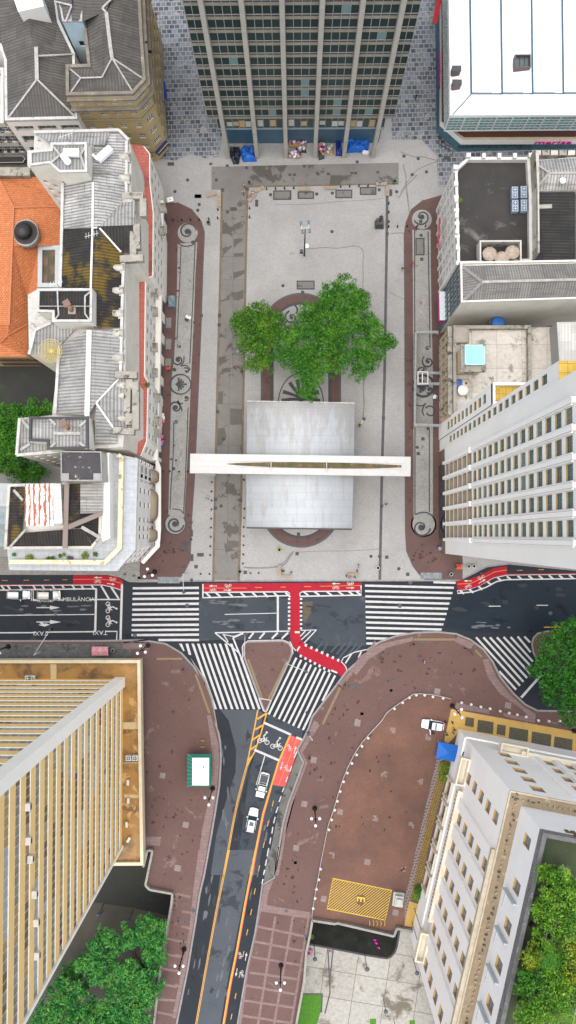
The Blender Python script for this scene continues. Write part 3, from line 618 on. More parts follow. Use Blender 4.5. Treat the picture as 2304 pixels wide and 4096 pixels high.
# =============== ROAD MARKINGS ===============
ZR = .010
wm = MB()
def q4(mb, f, l, z=ZR): mb.poly(pts(f, l), z)
def ln(mb, f, l, w, z=ZR): mb.stroke(pts(f, l), w*FR[f][2]*PX, z)
def marks(mb, nm='road_marking', m=None): struct(mb.build(nm, m or road_white))
for i, y in enumerate((186,224,263,301,341,377,413,453,489,525)): q4(wm, 'N', [(962-i,y-9+2),(1441,y-11),(1441,y+6),(962-i,y+9)])
q4(wm, 'N', [(1148,553),(1442,553),(1442,570),(1148,570)]); marks(wm, 'crosswalk')
wm = MB(); yl = (148,183,217,250,284,318,350,384,418,452,485,519); yr = (162,196,230,264,297,330,364,397,430,458,489,520); xr = (668,658,649,639,630,620,610,600,589,380,268,190)
for i in range(12): q4(wm, 'P', [(96+i*.8,yl[i]-7),(xr[i],yr[i]-7),(xr[i]-3,yr[i]+7),(96+i*.8,yl[i]+7)])
q4(wm, 'P', [(535,120),(678,123),(676,137),(535,133)]); marks(wm, 'crosswalk')
wm = MB()
for tx, bx_ in zip((128,168,207,247,287,325,367,407), (295,335,372,415,455,492,532,573)): q4(wm, 'O', [(tx-9,588),(tx+9,588),(bx_+9,1063),(bx_-9,1063)])
q4(wm, 'O', [(28,588),(50,588),(70,640),(60,642)]); q4(wm, 'O', [(76,588),(96,588),(118,670),(100,668)]); marks(wm, 'crosswalk')
wm = MB(); tp = ((880,690),(915,705),(952,725),(987,740),(1022,760),(1055,770),(1088,785),(1125,800)); bt = ((905,140),(955,162),(1003,184),(1048,206),(1095,227),(1140,249),(1190,270),(1235,290))
for (a, c), (d, e) in zip(tp, bt):
    p, q = pt('O',a,c), pt('S',d,e); wm.stroke([p, q], 20*.4141*PX, ZR)
ln(wm, 'O', [(1160,818),(1068,1003)], 15); marks(wm, 'crosswalk')
wm = MB()
for p0, p1 in (((957,697),(1065,815)),((808,480),(1090,790)),((855,480),(1112,765)),((897,480),(1135,740)),((942,480),(1155,712)),((985,478),(1162,668)),((1030,478),(1172,635)),((1075,475),(1158,575)),((1118,475),(1155,512))): ln(wm, 'P', [p0, p1], 13)
ln(wm, 'P', [(1098,866),(1230,716)], 15); marks(wm, 'crosswalk')
# lane lines on the left
wm = MB()
for l, w in (([(0,383),(682,376)],6),([(0,509),(258,508)],9),([(335,504),(690,501)],9),([(766,499),(848,499),(845,560)],9),([(697,190),(690,496)],15),([(884,158),(873,562)],16),([(0,200),(225,196),(700,190)],9),
             ([(237,268),(290,274)],8),([(370,272),(465,271)],8),([(645,268),(870,268)],9),([(228,197),(228,277)],7),([(241,197),(241,277),(290,274)],7),([(432,197),(433,270)],8)): ln(wm, 'N', l, w)
for i, x in enumerate((20,65,150,250,315,390,460,535,600,675)): ln(wm, 'N', [(x-12,165),(x+10,196)], 12)
for p0, p1 in (((732,168),(790,265)),((805,178),(860,262))): ln(wm, 'N', [p0, p1], 13)
ln(wm, 'N', [(0,167),(530,164),(740,163),(800,175),(880,200)], 6)
# arrows
for y, l in ((327,0),(431,1)):
    ln(wm, 'N', [(264,y),(362,y)], 7); q4(wm, 'N', [(362,y-15),(435+l*8,y),(362,y+15)])
q4(wm, 'N', [(285,435),(300,431),(325,447),(325,440),(362,450),(325,464),(275,452),(300,449)]); marks(wm)
def bike(f, x, y, ang, s, mb, solid=True):
    """bicycle pictogram, s metres long, painted flat"""
    c = pt(f, x, y); ca, sa = math.cos(R_(ang)), math.sin(R_(ang))
    T = lambda a, b: (c.x+s*(ca*a-sa*b), c.y+s*(sa*a+ca*b), 0)
    for wx in (-.3, .3): mb.stroke([T(wx+.17*math.cos(t), .17*math.sin(t)) for t in np.linspace(0, 2*math.pi, 15)[:-1]], s*.055, ZR+.006, closed=True)
    for l in ([(-.3,0),(-.1,.24),(.2,.24),(.3,0)],[(-.1,.24),(0,0),(.2,.24)],[(-.3,0),(0,0)],[(.2,.24),(.18,.34),(.27,.36)]): mb.stroke([T(*p) for p in l], s*.05, ZR+.006)
    if solid: mb.stroke([T(*p) for p in [(.02,.0),(.06,.2),(-.06,.42),(.06,.62)]], s*.1, ZR+.007); mb.disc((*T(.1,.74)[:2],ZR+.008), s*.09)
def arrow(f, x, y, ang, L, mb, w=.12):
    c = pt(f, x, y); ca, sa = math.cos(R_(ang)), math.sin(R_(ang)); T = lambda a, b: (c.x+ca*a-sa*b, c.y+sa*a+ca*b, 0)
    mb.stroke([T(-L/2,0), T(L*.15,0)], w, ZR+.006); mb.poly([T(L*.1,-w*1.8), T(L/2,0), T(L*.1,w*1.8)], ZR+.006)
wm = MB()
for y in (325,425): bike('N',782,y,-90,2.1,wm)
bike('S',853,400,-13,2.3,wm); bike('S',980,455,-13,2.3,wm)
for f,x,y,an in (('N',708,140,0),('N',817,118,170),('O',275,205,0),('O',385,165,180),('O',1165,185,0),('O',1270,150,180),('P',758,155,15),('P',840,95,200),('S',1103,460,-75),('S',1082,660,105),('T',625,1018,-80),('T',652,1195,100)): bike(f,x,y,an,1.25,wm,False)
for f,x,y,an in (('N',710,109,180),('N',805,156,-8),('O',275,170,180),('O',382,200,0),('O',1165,153,180),('O',1272,184,0),('P',755,118,180),('P',848,120,30),('S',1160,480,76),('S',1028,638,-104),('T',686,1028,80),('T',594,1182,-100)): arrow(f,x,y,an,1.5,wm)
marks(wm, 'cycle_symbols')
# middle
wm = MB()
for l, w in (([(745,250),(745,495)],15),([(360,376),(735,367)],5),([(290,509),(830,497)],9),([(290,509),(470,660)],9),([(345,520),(420,535),(520,512)],6),([(420,550),(610,985)],0.1),([(350,520),(385,575)],8),([(420,545),(450,620)],12),([(450,620),(480,690)],12),([(480,690),(612,1063)],17),
             ([(500,508),(420,545)],12),([(200,255),(825,240),(830,225),(815,212),(200,217)],9),([(202,155),(202,255)],10),([(905,245),(1348,236),(1348,165)],10),([(905,240),(905,222),(925,210),(1340,207)],8),
             ([(1025,488),(935,583)],8),([(910,492),(1025,488)],6),([(985,495),(915,560)],8),([(945,495),(908,535)],8)): ln(wm, 'O', l, w)
for x in (222,295,385,475,560,640,715,800): ln(wm, 'O', [(x,218),(x+35,250)], 13)
for x in (940,1020,1110,1195,1270,1325): ln(wm, 'O', [(x-12,210),(x+26,238)], 13)
for x in (570,650,745,820): ln(wm, 'O', [(x,508),(x-35-(x-570)*.05,552)], 13)
for y in (264,294,325,355,386,416,446,478): 
    ln(wm, 'O', [(818,y),(835,y)], 15); ln(wm, 'O', [(905,y),(922,y)], 15)
for i in range(7): 
    ln(wm, 'O', [(905+i*32,672+i*15+6),(925+i*32,682+i*15+8)][::1], 13) if i < 0 else q4(wm, 'O', [(908+i*34,665+i*18),(922+i*34,673+i*18),(915+i*34,690+i*18),(900+i*34,682+i*18)])
for i in range(7): q4(wm, 'O', [(945+i*39,586+i*18),(960+i*39,593+i*18),(952+i*39,612+i*18),(937+i*39,604+i*18)])
q4(wm, 'O', [(1135,775),(1178,795),(1173,805),(1130,787)]); q4(wm, 'O', [(868,498),(905,498),(905,512),(868,512)]); q4(wm, 'O', [(880,635),(900,605),(908,612),(887,645)])
ln(wm, 'O', [(1245,785),(1240,760),(1225,738),(1205,720),(1220,690),(1300,650),(1405,627)], 7); ln(wm,'O',[(1195,755),(1212,722)],10); ln(wm, 'O', [(1280,660),(1235,730)], 10); ln(wm, 'O', [(1350,645),(1328,690)], 10)
ln(wm, 'O', [(832,570),(850,610),(875,640)], 7); ln(wm, 'O', [(490,690),(487,610),(500,585),(530,566),(780,560),(825,578),(850,615),(856,660)], 5, ZP+.012)
ln(wm, 'O', [(607,983),(640,1070),(655,1082),(668,1072),(698,998),(607,983)], 7, ZP+.012); marks(wm)
# right
wm = MB(); ln(wm, 'P', [(690,180),(690,198),(790,188),(870,160),(940,122),(1000,110),(1449,103)], 8); ln(wm, 'P', [(690,178),(760,172),(830,148),(920,98),(1010,80),(1449,74)], 6)
for i, (x, y) in enumerate(((705,175),(765,168),(822,148),(880,118),(945,92),(1005,84),(1075,82),(1145,80),(1210,79),(1275,78),(1340,77),(1405,76))): ln(wm, 'P', [(x,y+4),(x+26,y+26)], 12)
for l in ([(890,280),(966,280)],[(1196,274),(1270,274)]): ln(wm, 'P', l, 5)
# lower road
ln(wm, 'S', [(862,220),(1120,335)], 22); ln(wm, 'S', [(1172,360),(1232,385)], 20); ln(wm, 'S', [(765,480),(1005,583)], 22); ln(wm, 'S', [(868,540),(785,820)], 9)
for l in ([(1180,495),(1150,560)],[(1128,640),(1108,690)],[(1088,740),(1070,790)],[(1055,845),(1035,890)],[(1025,930),(1005,985)],[(996,1030),(975,1090)],[(968,1130),(952,1190)],[(945,1225),(935,1290)],[(925,1330),(915,1390)],[(905,1430),(893,1490)],[(885,1540),(873,1600)],[(868,1640),(855,1690)]): ln(wm, 'S', l, 10)
for l in ([(900,0),(890,60)],[(885,90),(872,150)],[(866,190),(855,235)],[(850,280),(840,330)]): ln(wm, 'T', l, 10)
marks(wm)
ym = MB()
for dx in (-6, 6):
    ln(ym, 'S', [(690+dx,650),(655+dx,780),(600+dx,1000),(560+dx,1200),(515+dx,1450),(470+dx,1690)], 7)
    ln(ym, 'T', [(521+dx,0),(398+dx,600),(305+dx,1110),(205+dx,1681),(180+dx,1850)], 7)
ln(ym, 'S', [(800,95),(770,260),(720,500),(690,650)], 13); ln(ym, 'S', [(888,120),(830,320),(770,500),(715,600),(690,650)], 13)
for a, c in (((795,185),(880,130)),((775,285),(855,240)),((748,385),(825,335)),((728,480),(785,440)),((708,580),(745,545))): ln(ym, 'S', [a, c], 17)
ln(ym, 'S', [(1110,345),(1000,600),(930,830),(850,1100),(780,1450),(735,1690)], 17); ln(ym, 'T', [(778,0),(680,500),(600,950),(530,1300),(467,1681),(440,1850)], 17)
for f, l in (('S',((945,1000),(897,1195),(857,1400),(812,1625))),('T',((812,178),(770,400),(735,600),(697,795),(660,1005),(625,1205),(585,1410),(545,1610)))):
    for x, y in l: ln(ym, f, [(x+6,y-28),(x-6,y+28)], 7)
for l, w in (([(210,185),(520,185)],3),([(580,181),(630,181)],4),([(765,178),(802,178)],4),([(935,174),(985,174)],4),([(1050,172),(1340,167)],3)): ln(ym, 'O', l, w, ZR+.006)
for l in ([(15,130),(57,130)],[(170,128),(212,128)],[(320,127),(357,127)],[(453,125),(488,125)],[(530,122),(740,121),(800,130),(888,152)]): ln(ym, 'N', l, 3, ZR+.006)
ln(ym, 'P', [(690,138),(770,135),(850,100),(930,60),(1005,48)], 3, ZR+.006); ln(ym,'P',[(1070,50),(1107,50)],3); ln(ym,'P',[(1208,46),(1244,46)],3)
ln(ym, 'S', [(1175,375),(1090,600),(1000,820)], 4, ZR+.006); ln(ym,'P',[(1243,415),(1390,413)],7)
marks(ym, 'road_marking', road_yellow)
rm_ = MB(); ln(rm_, 'S', [(932,850),(860,1110),(792,1450),(748,1690)], 8); ln(rm_, 'T', [(790,0),(692,500),(612,950),(542,1300),(480,1681)], 8)
marks(rm_, 'cycle_lane_edge', redp2)
rm_ = MB(); q4(rm_, 'N', [(530,92),(800,94),(850,104),(892,135),(884,198),(800,172),(740,160),(530,158)]); ln(rm_, 'N', [(0,161),(530,158)], 5)
rm_.poly(pts('O', [(210,152),(1352,147),(1340,205),(925,208),(905,222),(905,490),(912,560),(960,605),(1190,712),(1235,745),(1243,785),(1205,828),(1175,800),(930,690),(880,640),(845,590),(835,540),(835,230),(820,212),(197,215)]), ZR)
q4(rm_, 'P', [(680,115),(760,110),(850,75),(930,35),(1005,25),(1005,78),(920,97),(830,150),(760,172),(690,178)]); ln(rm_, 'P', [(1005,76),(1449,70)], 6); marks(rm_, 'cycle_lane', redp)
rm_ = MB(); q4(rm_, 'S', [(1118,338),(1230,390),(1185,490),(1065,840),(945,820),(1005,600)]); marks(rm_, 'cycle_lane', redp2)
cp = MB(); q4(cp, 'S', [(1185,520),(1245,605),(1100,1010),(1050,1200),(1010,1450),(965,1690),(872,1690),(935,1400),(1010,1000),(1070,840)]); q4(cp, 'T', [(895,0),(1000,0),(965,268),(855,335)]); marks(cp, 'gutter_concrete', M('worn_concrete', (.21,.21,.18), (.1,.105,.1), sc=.3, st=(.05,.055,.05), ssc=.4, sth=.53, fine=.3))
ds = MB()
for p0, p1 in (((1065,582),(1030,625)),((1105,582),(1070,650)),((1190,582),(1130,650)),((1235,582),(1170,665)),((1280,582),(1190,690)),((1322,582),(1240,690)),((1362,582),(1300,650))): ln(ds, 'O', [p0, p1], 14, .007)
marks(ds, 'faded_marking', M('faded', (.06,.09,.11), (.05,.07,.09)))
os_ = MB(); q4(os_, 'O', [(925,285),(1000,283),(985,360),(945,440),(925,420)], .007); marks(os_, 'faded_marking', M('faded_rust', (.16,.11,.05), (.07,.07,.06), sc=1.2))
for s, x, y, r, sz in (('AMBULÂNCIA',555,268,0,1.0),('IDOSO',330,275,0,.95),('TAXI',294,512,180,1.15),('TAXI',725,507,180,1.15)):
    c = pt('N',x,y); struct(text(s, 'road_lettering', road_white, (c.x,c.y,ZR+.004), sz, (0,0,R_(r)), .002, xs=1.05))
# emergency bay with letter
b = MB(); A, B_, C_, D_ = [pt('V',*p) for p in ((318,392),(885,508),(822,795),(262,685))]
b.stroke([A,B_,C_,D_], .16, L3, closed=True)
ctr = pt('V',590,600)
for i in range(1, 62):
    # diagonals clipped against the four sides
    t = i/62; n = Vector((-.62,.78,0)).normalized(); dr = Vector((.78,.62,0)); base = (D_+(B_-D_)*t) ; best = []
    P4 = [A,B_,C_,D_]
    base = A+(C_-A)*t
    for j in range(4):
        p, q = P4[j], P4[(j+1)%4]; e = q-p; den = dr.x*e.y-dr.y*e.x
        if abs(den) < 1e-6: continue
        w = p-base; s_ = (w.x*e.y-w.y*e.x)/den; u_ = (w.x*dr.y-w.y*dr.x)/den
        if -1e-6 <= u_ <= 1+1e-6: best.append(s_)
    if len(best) >= 2 and i % 2 == 0:
        a0, a1 = min(best), max(best); w = ctr-base; pr = w.dot(dr); dist = abs((w-dr*pr).length); R0 = .95
        if dist < R0:
            h = math.sqrt(R0*R0-dist*dist)
            for s0, s1 in ((a0, pr-h), (pr+h, a1)):
                if s1 > s0: b.stroke([base+dr*s0, base+dr*s1], .11, L3)
        else: b.stroke([base+dr*a0, base+dr*a1], .11, L3)
b.stroke([(ctr.x-.72,ctr.y+.45,0),(ctr.x+.72,ctr.y+.25,0)], .3, L3+.001)
for dx in (-.62,0,.62): b.stroke([(ctr.x+dx,ctr.y+.35-dx*.14,0),(ctr.x+dx-.06,ctr.y-.35-dx*.14,0)], .26, L3+.001)
struct(b.build('painted_bay', M('bay_yellow', (.85,.62,.04), (.75,.52,.04), sc=1)))
# =============== BUILDINGS ===============
GF = 1.0
def V2(x, y): return Vector((x, y, 0))
def faces(b, f, l, m=0):
    """sloping roof face from photo px with its own height at each corner"""
    ps = [pt(f, x, y, z) for x, y, z in l]
    ar = sum(ps[i].x*ps[(i+1) % len(ps)].y-ps[(i+1) % len(ps)].x*ps[i].y for i in range(len(ps)))
    b.face(ps if ar > 0 else ps[::-1], m)
def ridges(b, f, l, w=.35, m=0, h=.12):
    ps = [pt(f, x, y, z+.08) for x, y, z in l]
    for i in range(len(ps)-1): j = Vector((0,0,random.uniform(0,.03))); b.bar(ps[i]+j, ps[i+1]+j, w, h, m)
granite = BR('granite_pilaster', (.47,.44,.38), (.42,.39,.34), (.25,.23,.2), 50, .9, 0, .05)
granite = M('granite_cream', (.42,.395,.34), (.34,.32,.275), sc=.6, fine=.3)
spand = M('spandrel', (.28,.26,.205), (.2,.185,.145), sc=1.2)
cream = M('cream_wall', (.72,.69,.6), (.6,.57,.48), sc=.35, st=(.42,.38,.28), ssc=.3, sth=.62, sw=.15)
whitew = M('white_wall', (.72,.71,.67), (.62,.61,.57), sc=.25, st=(.45,.42,.35), ssc=.25, sth=.64, sw=.15)
dirtyw = M('dirty_white', (.52,.5,.44), (.34,.32,.27), sc=.6, st=(.12,.11,.09), ssc=.6, sth=.56, sw=.1)
yellw = M('yellow_wall', (.46,.36,.18), (.38,.295,.14), sc=.3, st=(.22,.17,.09), ssc=.5, sth=.62, sw=.15)
stainw = M('stained_stone', (.33,.31,.26), (.2,.19,.155), sc=.7, st=(.04,.04,.035), ssc=.8, sth=.54, sw=.1)
steel = M('roof_white', (.95,.96,.95), (.9,.92,.92), sc=.2, rough=.5)
metalr = CR('metal_roof_white', (.97,.98,.97), (.82,.85,.85), 0, .6, depth=.2, vary=.06, smix=.12)
metalr2 = CR('metal_roof_white_b', (.97,.98,.97), (.82,.85,.85), 90, .5, depth=.2, vary=.06, smix=.12)
crG = CR('corrugated_grey', (.135,.128,.115), (.05,.048,.045), 0, .5, depth=.62)
crG2 = CR('corrugated_grey_b', (.13,.122,.11), (.05,.048,.045), 90, .5, depth=.62)
crL = CR('corrugated_light', (.40,.40,.38), (.09,.09,.085), 0, .5, sheet=4, vary=.35, depth=.6)
crL2 = CR('corrugated_light_b', (.38,.38,.36), (.085,.085,.08), 90, .5, sheet=4, vary=.35, depth=.6)
crD = CR('corrugated_moss', (.04,.038,.034), (.012,.012,.011), 0, .46, moss=(.16,.105,.012), mth=.53, depth=.55)
crD2 = CR('corrugated_moss_b', (.045,.043,.038), (.012,.012,.011), 90, .46, moss=(.16,.105,.012), mth=.6, depth=.55)
crR = CR('corrugated_grey_right', (.3,.295,.27), (.09,.086,.08), 90, .42, depth=.6)
crR2 = CR('corrugated_grey_right_b', (.3,.295,.27), (.09,.086,.08), 0, .42, depth=.6)
crK = CR('corrugated_dark', (.05,.05,.046), (.015,.015,.015), 0, .5, depth=.6)
ridge = M('ridge', (.4,.4,.38), (.22,.22,.2), sc=1.5)
darkroof = M('dark_roof', (.036,.034,.03), (.018,.017,.016), sc=.25, st=(.13,.125,.11), ssc=.3, sth=.58, sw=.15, fine=.4, st2=(.16,.15,.14), s2sc=.7, s2th=.7)
orange = BR('clay_tiles', (.56,.2,.072), (.45,.145,.045), (.3,.09,.028), .45, .35, 0, .05, .5, c3=(.62,.27,.14), st=(.42,.13,.04), ssc=.3, sth=.6)
teal = M('teal_glass', (.28,.62,.55), (.2,.5,.45), sc=.3, rough=.2)
blueband = M('blue_band', (.05,.12,.17), (.035,.09,.13), sc=.5, rough=.4)

# ---------- the big office tower (top) ----------
TY = pt('Z',1142,636).y
T = thing('office_tower', 'tall glass office tower with cream stone pilasters and a recessed ground floor at the top', 'building', (0, TY+8, 0))
X0, X1, ZT, Z0 = -14.95, 16.4, 58.5, 12.9
PXS = [-12.5+5.32*i for i in range(6)]; FH = 2.87; NF = 15
dstrip = M('sill_strip', (.05,.055,.06), (.03,.035,.04), sc=2); mull = S('mullion', (.26,.26,.235))
YG = TY+.75
b = MB(); ext = [X0]+PXS+[X1]
b.prism([(X0,YG+.35),(X1,YG+.35),(X1,TY+26),(X0,TY+26)], Z0, ZT, 1, 1, bottom=True)
for k in range(NF+1):
    z = Z0+k*FH; b.box(((X0+X1)/2, YG+.1, z+.29), (X1-X0, .3, .58), 0, 0)
b.build('wall', [spand, spand], T)
blinds = [S('blind_pale', (.4,.42,.38)), S('blind_cream', (.3,.28,.2)), S('teal_blind', (.12,.22,.22))]
gA = M('tower_glass', (.008,.02,.02), (.02,.042,.038), sc=.12, rough=.25, spec=.15)
def towerwin(w, n, seed):
    b = MB(); random.seed(seed)
    for i in range(n):
        x0 = -w/2+w*i/n; x1 = x0+w/n; mt = 0
        r = random.random(); mt = 0 if r > .1 else random.choice((3,4,5))
        b.face([(x0,0,.55),(x1,0,.55),(x1,0,FH-.58),(x0,0,FH-.58)], mt); b.face([(x0,.02,0),(x1,.02,0),(x1,.02,.5),(x0,.02,.5)], 2)
    b.box((0,-.05,.53),(w,.1,.07),0,1)
    for i in range(n+1): b.box((-w/2+w*i/n,-.05,(FH-.58)/2),(.1 if 0<i<n else .13,.14,FH-.58),0,1)
    me = bpy.data.meshes.new('window'); me.from_pydata(b.v, [], b.f)
    for m in (gA, mull, dstrip, *blinds): me.materials.append(m)
    me.polygons.foreach_set('material_index', b.m); me.update(); return me
wm5 = [towerwin(4.65, 4, 100+i) for i in range(7)]; wmL = towerwin(2.05, 2, 3); wmR = towerwin(2.1, 2, 5)
random.seed(11)
for k in range(14):
    for i in range(7):
        xa = ext[i]+(.33 if i else 0); xb = ext[i+1]-(.33 if i < 6 else 0)
        me = wmL if i == 0 else wmR if i == 6 else random.choice(wm5)
        o = bpy.data.objects.new('window', me); COL.objects.link(o); o.parent = T; o.location = Vector(((xa+xb)/2, YG-.02, Z0+.58+k*FH))-T.location
for x in PXS:
    b = MB(); n = 60
    for k in range(n):
        z0 = ZT*k/n; b.box((x, TY+.45, z0+ZT/n/2), (.68, .9, ZT/n-.03), 0, 0)
    b.box((x, TY+.47, ZT/2), (.6, .84, ZT-.02), 0, 1); b.build('pilaster', [granite, dgrey], T)
b = MB(); yw = TY+2.9
b.prism([(X0+1.6,yw),(X1-1.2,yw),(X1-1.2,TY+25),(X0+1.6,TY+25)], 0, 7.4, 1, 1); b.prism([(X0+1.2,TY+1.7),(X1-1,TY+1.7),(X1-1,TY+24),(X0+1.2,TY+24)], 7.4, 8.6, 0, 0, bottom=True)
b.prism([(X0+1.4,TY+1.4),(X1-1.2,TY+1.4),(X1-1.2,TY+23),(X0+1.4,TY+23)], 8.6, Z0, 2, 2); b.build('shopfront', [S('fascia_grey', (.28,.36,.4)), blueband, glassg], T)
b = MB(); random.seed(4)
for i in range(5):
    xa, xb = PXS[i]+.5, PXS[i+1]-.5
    for j in range(4):
        x = xa+(xb-xa)*(j+.5)/4; b.box((x, TY+1.38, 9.8+random.random()*.5), ((xb-xa)/4*.85, .05, 1.2+random.random()), 0, random.randint(0, 2))
    for j in range(5): b.box((xa+(xb-xa)*j/4, TY+1.33, 10.7), (.08,.08,4), 0, 3)
b.build('mezzanine_blinds', [S('files', (.45,.33,.16)), S('paper', (.5,.5,.47)), glassg, mull], T)
b = MB(); b.box(((X0+X1)/2, TY+13, ZT+.6), (X1-X0, 24.5, 1.2), 0, 0); b.box((0, TY+14, ZT+2.4), (12, 9, 2.4), 0, 0); b.build('roof', [granite], T)

# ---------- store with the white roof ----------
T = thing('department_store', 'low corner store with a bright white ribbed roof and a pink shop sign', 'building', (pt('C',900,600).x, pt('C',900,600).y, 0))
zt, zb = 13.2, 8.0
def PC(l, z): return pts('C', l, z)
base = PC([(300,1090),(462,1250),(1900,1215)], 0); base = [PC([(285,-250)],0)[0]]+base+[PC([(1900,-250)],0)[0]]
low = MB(); low.prism([(p.x,p.y) for p in base], 0, 4.2, 0, 3); 
q = [Vector((p.x,p.y,0)) for p in base]; cx = q[4]; 
ins = PC([(330,-250),(330,1020),(505,1165),(1900,1160),(1900,-250)], 5)
low.prism([(p.x,p.y) for p in PC([(322,-250),(325,1035),(500,1190),(1900,1185),(1900,-250)], 3.4)], 3.4, 5.0, 1, 3, bottom=True)
low.prism([(p.x,p.y) for p in PC([(345,-250),(345,1000),(530,1130),(1900,1125),(1900,-250)], 5)], 5, zb, 2, 3); low.build('ground_floor', [M('graffiti_blue', (.05,.13,.16), (.07,.16,.2), sc=1, st=(.02,.03,.04), ssc=1.5, sth=.6), white, S('brick_glass', (.09,.025,.02)), M('ledge', (.4,.34,.22), (.3,.26,.18))], T)
up = MB(); U0 = PC([(345,-250),(362,1083),(1900,1070),(1900,-250)], zb); up.prism([(p.x,p.y) for p in U0], zb, zt, 0, 1, bottom=True); up.build('upper_storey', [white, steel], T)
# green glass bands with white frames
gl = MB(); a, c, d = U0[0], U0[1], U0[2]; e = V2(*( (a-c).normalized().xy)); nrm = Vector((e.y,-e.x,0))
def band(p, q_, n, k):
    d_ = (q_-p); L = d_.length; d_.normalize(); nn = Vector((d_.y,-d_.x,0)); g = MB()
    for i in range(n):
        u0, u1 = L*i/n+.12, L*(i+1)/n-.12; P = lambda u, z, o=.04: (p.x+d_.x*u+nn.x*o, p.y+d_.y*u+nn.y*o, z)
        g = MB(); g.face([P(u0,zb+.5),P(u1,zb+.5),P(u1,zt-.5),P(u0,zt-.5)], 0)
        for z in np.linspace(zb+.5, zt-.5, 6): g.bar(P(u0,z,.06), P(u1,z,.06), .05, .07, 1)
        for u in np.linspace(u0, u1, 4): g.bar(P(u,zb+.5,.07), P(u,zt-.5,.07), .06, .05, 1)
        g.build('window', [M('store_glass', (.1,.2,.19), (.14,.25,.23), sc=.4, rough=.15), S('pale_frame', (.5,.55,.53))], T)
band(Vector((a.x,a.y,0)), Vector((c.x,c.y,0)), 9, 0); band(Vector((c.x,c.y,0)), Vector((d.x,d.y,0)), 12, 0)
b = MB(); h = 1.0
for i, (x0, x1) in enumerate(((398,572),(578,826),(832,1078),(1084,1330),(1336,1580),(1586,1900))):
    o1 = x0+14; o2 = x1+14
    faces(b, 'C', [(x0-(2 if i else 0),-250,zt+.1),(x1,-250,zt+.1+h),(o2,765 if i else 780,zt+.1+h),(o1,765 if i else 950,zt+.1)] if i else [(395,-250,zt+.1),(572,-250,zt+.1+h),(586,780,zt+.1+h),(425,950,zt+.1)], 0)
    p = pt('C',x1,-250,zt+.1+h); q_ = pt('C',o2,765,zt+.1+h); b.face([p,(p.x,p.y,zt),(q_.x,q_.y,zt),q_], 1)
b.build('roof', [metalr, S('roof_step', (.05,.12,.16))], T)
for x1 in (572,826,1078,1330,1580):
    b = MB(); b.bar(pt('C',x1+2,-250,zt+1.2), pt('C',x1+15,772,zt+1.2), .3, .1); b.build('roof_joint', [S('joint_blue', (.03,.09,.13))], T)
b = MB(); faces(b, 'C', [(425,952,zt+.1),(1900,945,zt+.1),(1900,772,zt+.6),(586,780,zt+.6)], 0); b.build('roof_hip', [metalr2], T)
b = MB(); ridges(b, 'C', [(430,948,zt+.2),(590,770,zt+1.1)], .18, 0); b.build('hip_joint', [S('gutter_blue', (.1,.14,.17))], T); b = MB(); ridges(b, 'C', [(590,770,zt+.6),(1900,765,zt+.7)], .3, 0); b.build('gutter', [S('gutter_blue', (.1,.14,.17))], T)
b = MB(); rim(b, [(p.x,p.y) for p in PC([(395,-250),(412,957),(1900,950),(1900,-250)], zt)], zt-.1, zt+.35, .3); b.build('parapet', [white], T)
sg = pt('C',1265,1157,4.2)
so_ = text('marisa', 'shop_sign', S('magenta', (.55,.0,.22)), (sg.x, low and PC([(1265,1186)],3.4)[0].y-.06, 4.15), 1.9, (R_(90),0,0), .1, T, 1.35)
s2 = pt('C',322,560,4.2); text('marisa', 'shop_sign', S('magenta', (.55,0,.22)), (PC([(322,560)],3.4)[0].x-.08, s2.y, 4.15), 1.9, (R_(90),0,R_(-90)), .1, T, 1.2)
g1 = pt('C',700,1215,2)
for i, (x, t_) in enumerate(((520,'NAS'),(640,'VNO'),(780,'ZS/C'),(900,'VMB'),(1010,'OS'))):
    p = pt('C',x,1228,0); text(t_, 'graffiti', S('spray', (.015,.02,.025)), (p.x, base[2].y-.12+ (x-462)*.0002, 2.0), 1.5, (R_(90),0,R_(.9)), .01, T, 1.1)
b = MB(); b.bar(pt('C',325,-30,6), pt('C',285,190,4), .9, .3, 0); b.build('awning', [S('red_awning', (.5,.01,.02))], T)
def roofbox(f, x, y, w, d, h, z, label, name='roof_vent', cat='roof vent', top=None, group=None):
    p = pt(f,x,y,z+h); t = thing(name, label, cat, (p.x,p.y,z), 0, group)
    b = MB(); b.box((p.x,p.y,z+h/2),(w,d,h),0,0); b.build('casing', [S('vent_brown', (.1,.07,.065))], t)
    b = MB(); b.box((p.x,p.y,z+h+.03),(w*1.12,d*1.12,.08),0,0); b.build('cover', [top or S('vent_top', (.05,.05,.055))], t); return t
roofbox('C',466,565,1.4,.9,1.6,zt+.2,'upper of two brown metal vents near the left edge of the white roof')
roofbox('C',470,680,1.4,.9,1.6,zt+.2,'lower of two brown metal vents near the left edge of the white roof')
t = thing('roof_hatch', 'square open glazed hatch standing on the white store roof', 'roof hatch', pt('C',1005,515,zt+1))
b = MB(); c = pt('C',1005,515,zt+1.4); rim(b, [(c.x-1.3,c.y-1.1),(c.x+1.3,c.y-1.1),(c.x+1.3,c.y+1.1),(c.x-1.3,c.y+1.1)], zt+.6, zt+1.9, .15); b.build('curb', [S('vent_brown', (.1,.07,.065))], t)
b = MB(); b.box((c.x,c.y,zt+1.3),(2.3,1.9,.1),0,0); b.box((c.x-.4,c.y,zt+1.4),(.08,1.9,.1),0,1); b.box((c.x+.4,c.y,zt+1.4),(.08,1.9,.1),0,1); b.build('glazing', [S('hatch_glass', (.06,.08,.09), .2), black], t)

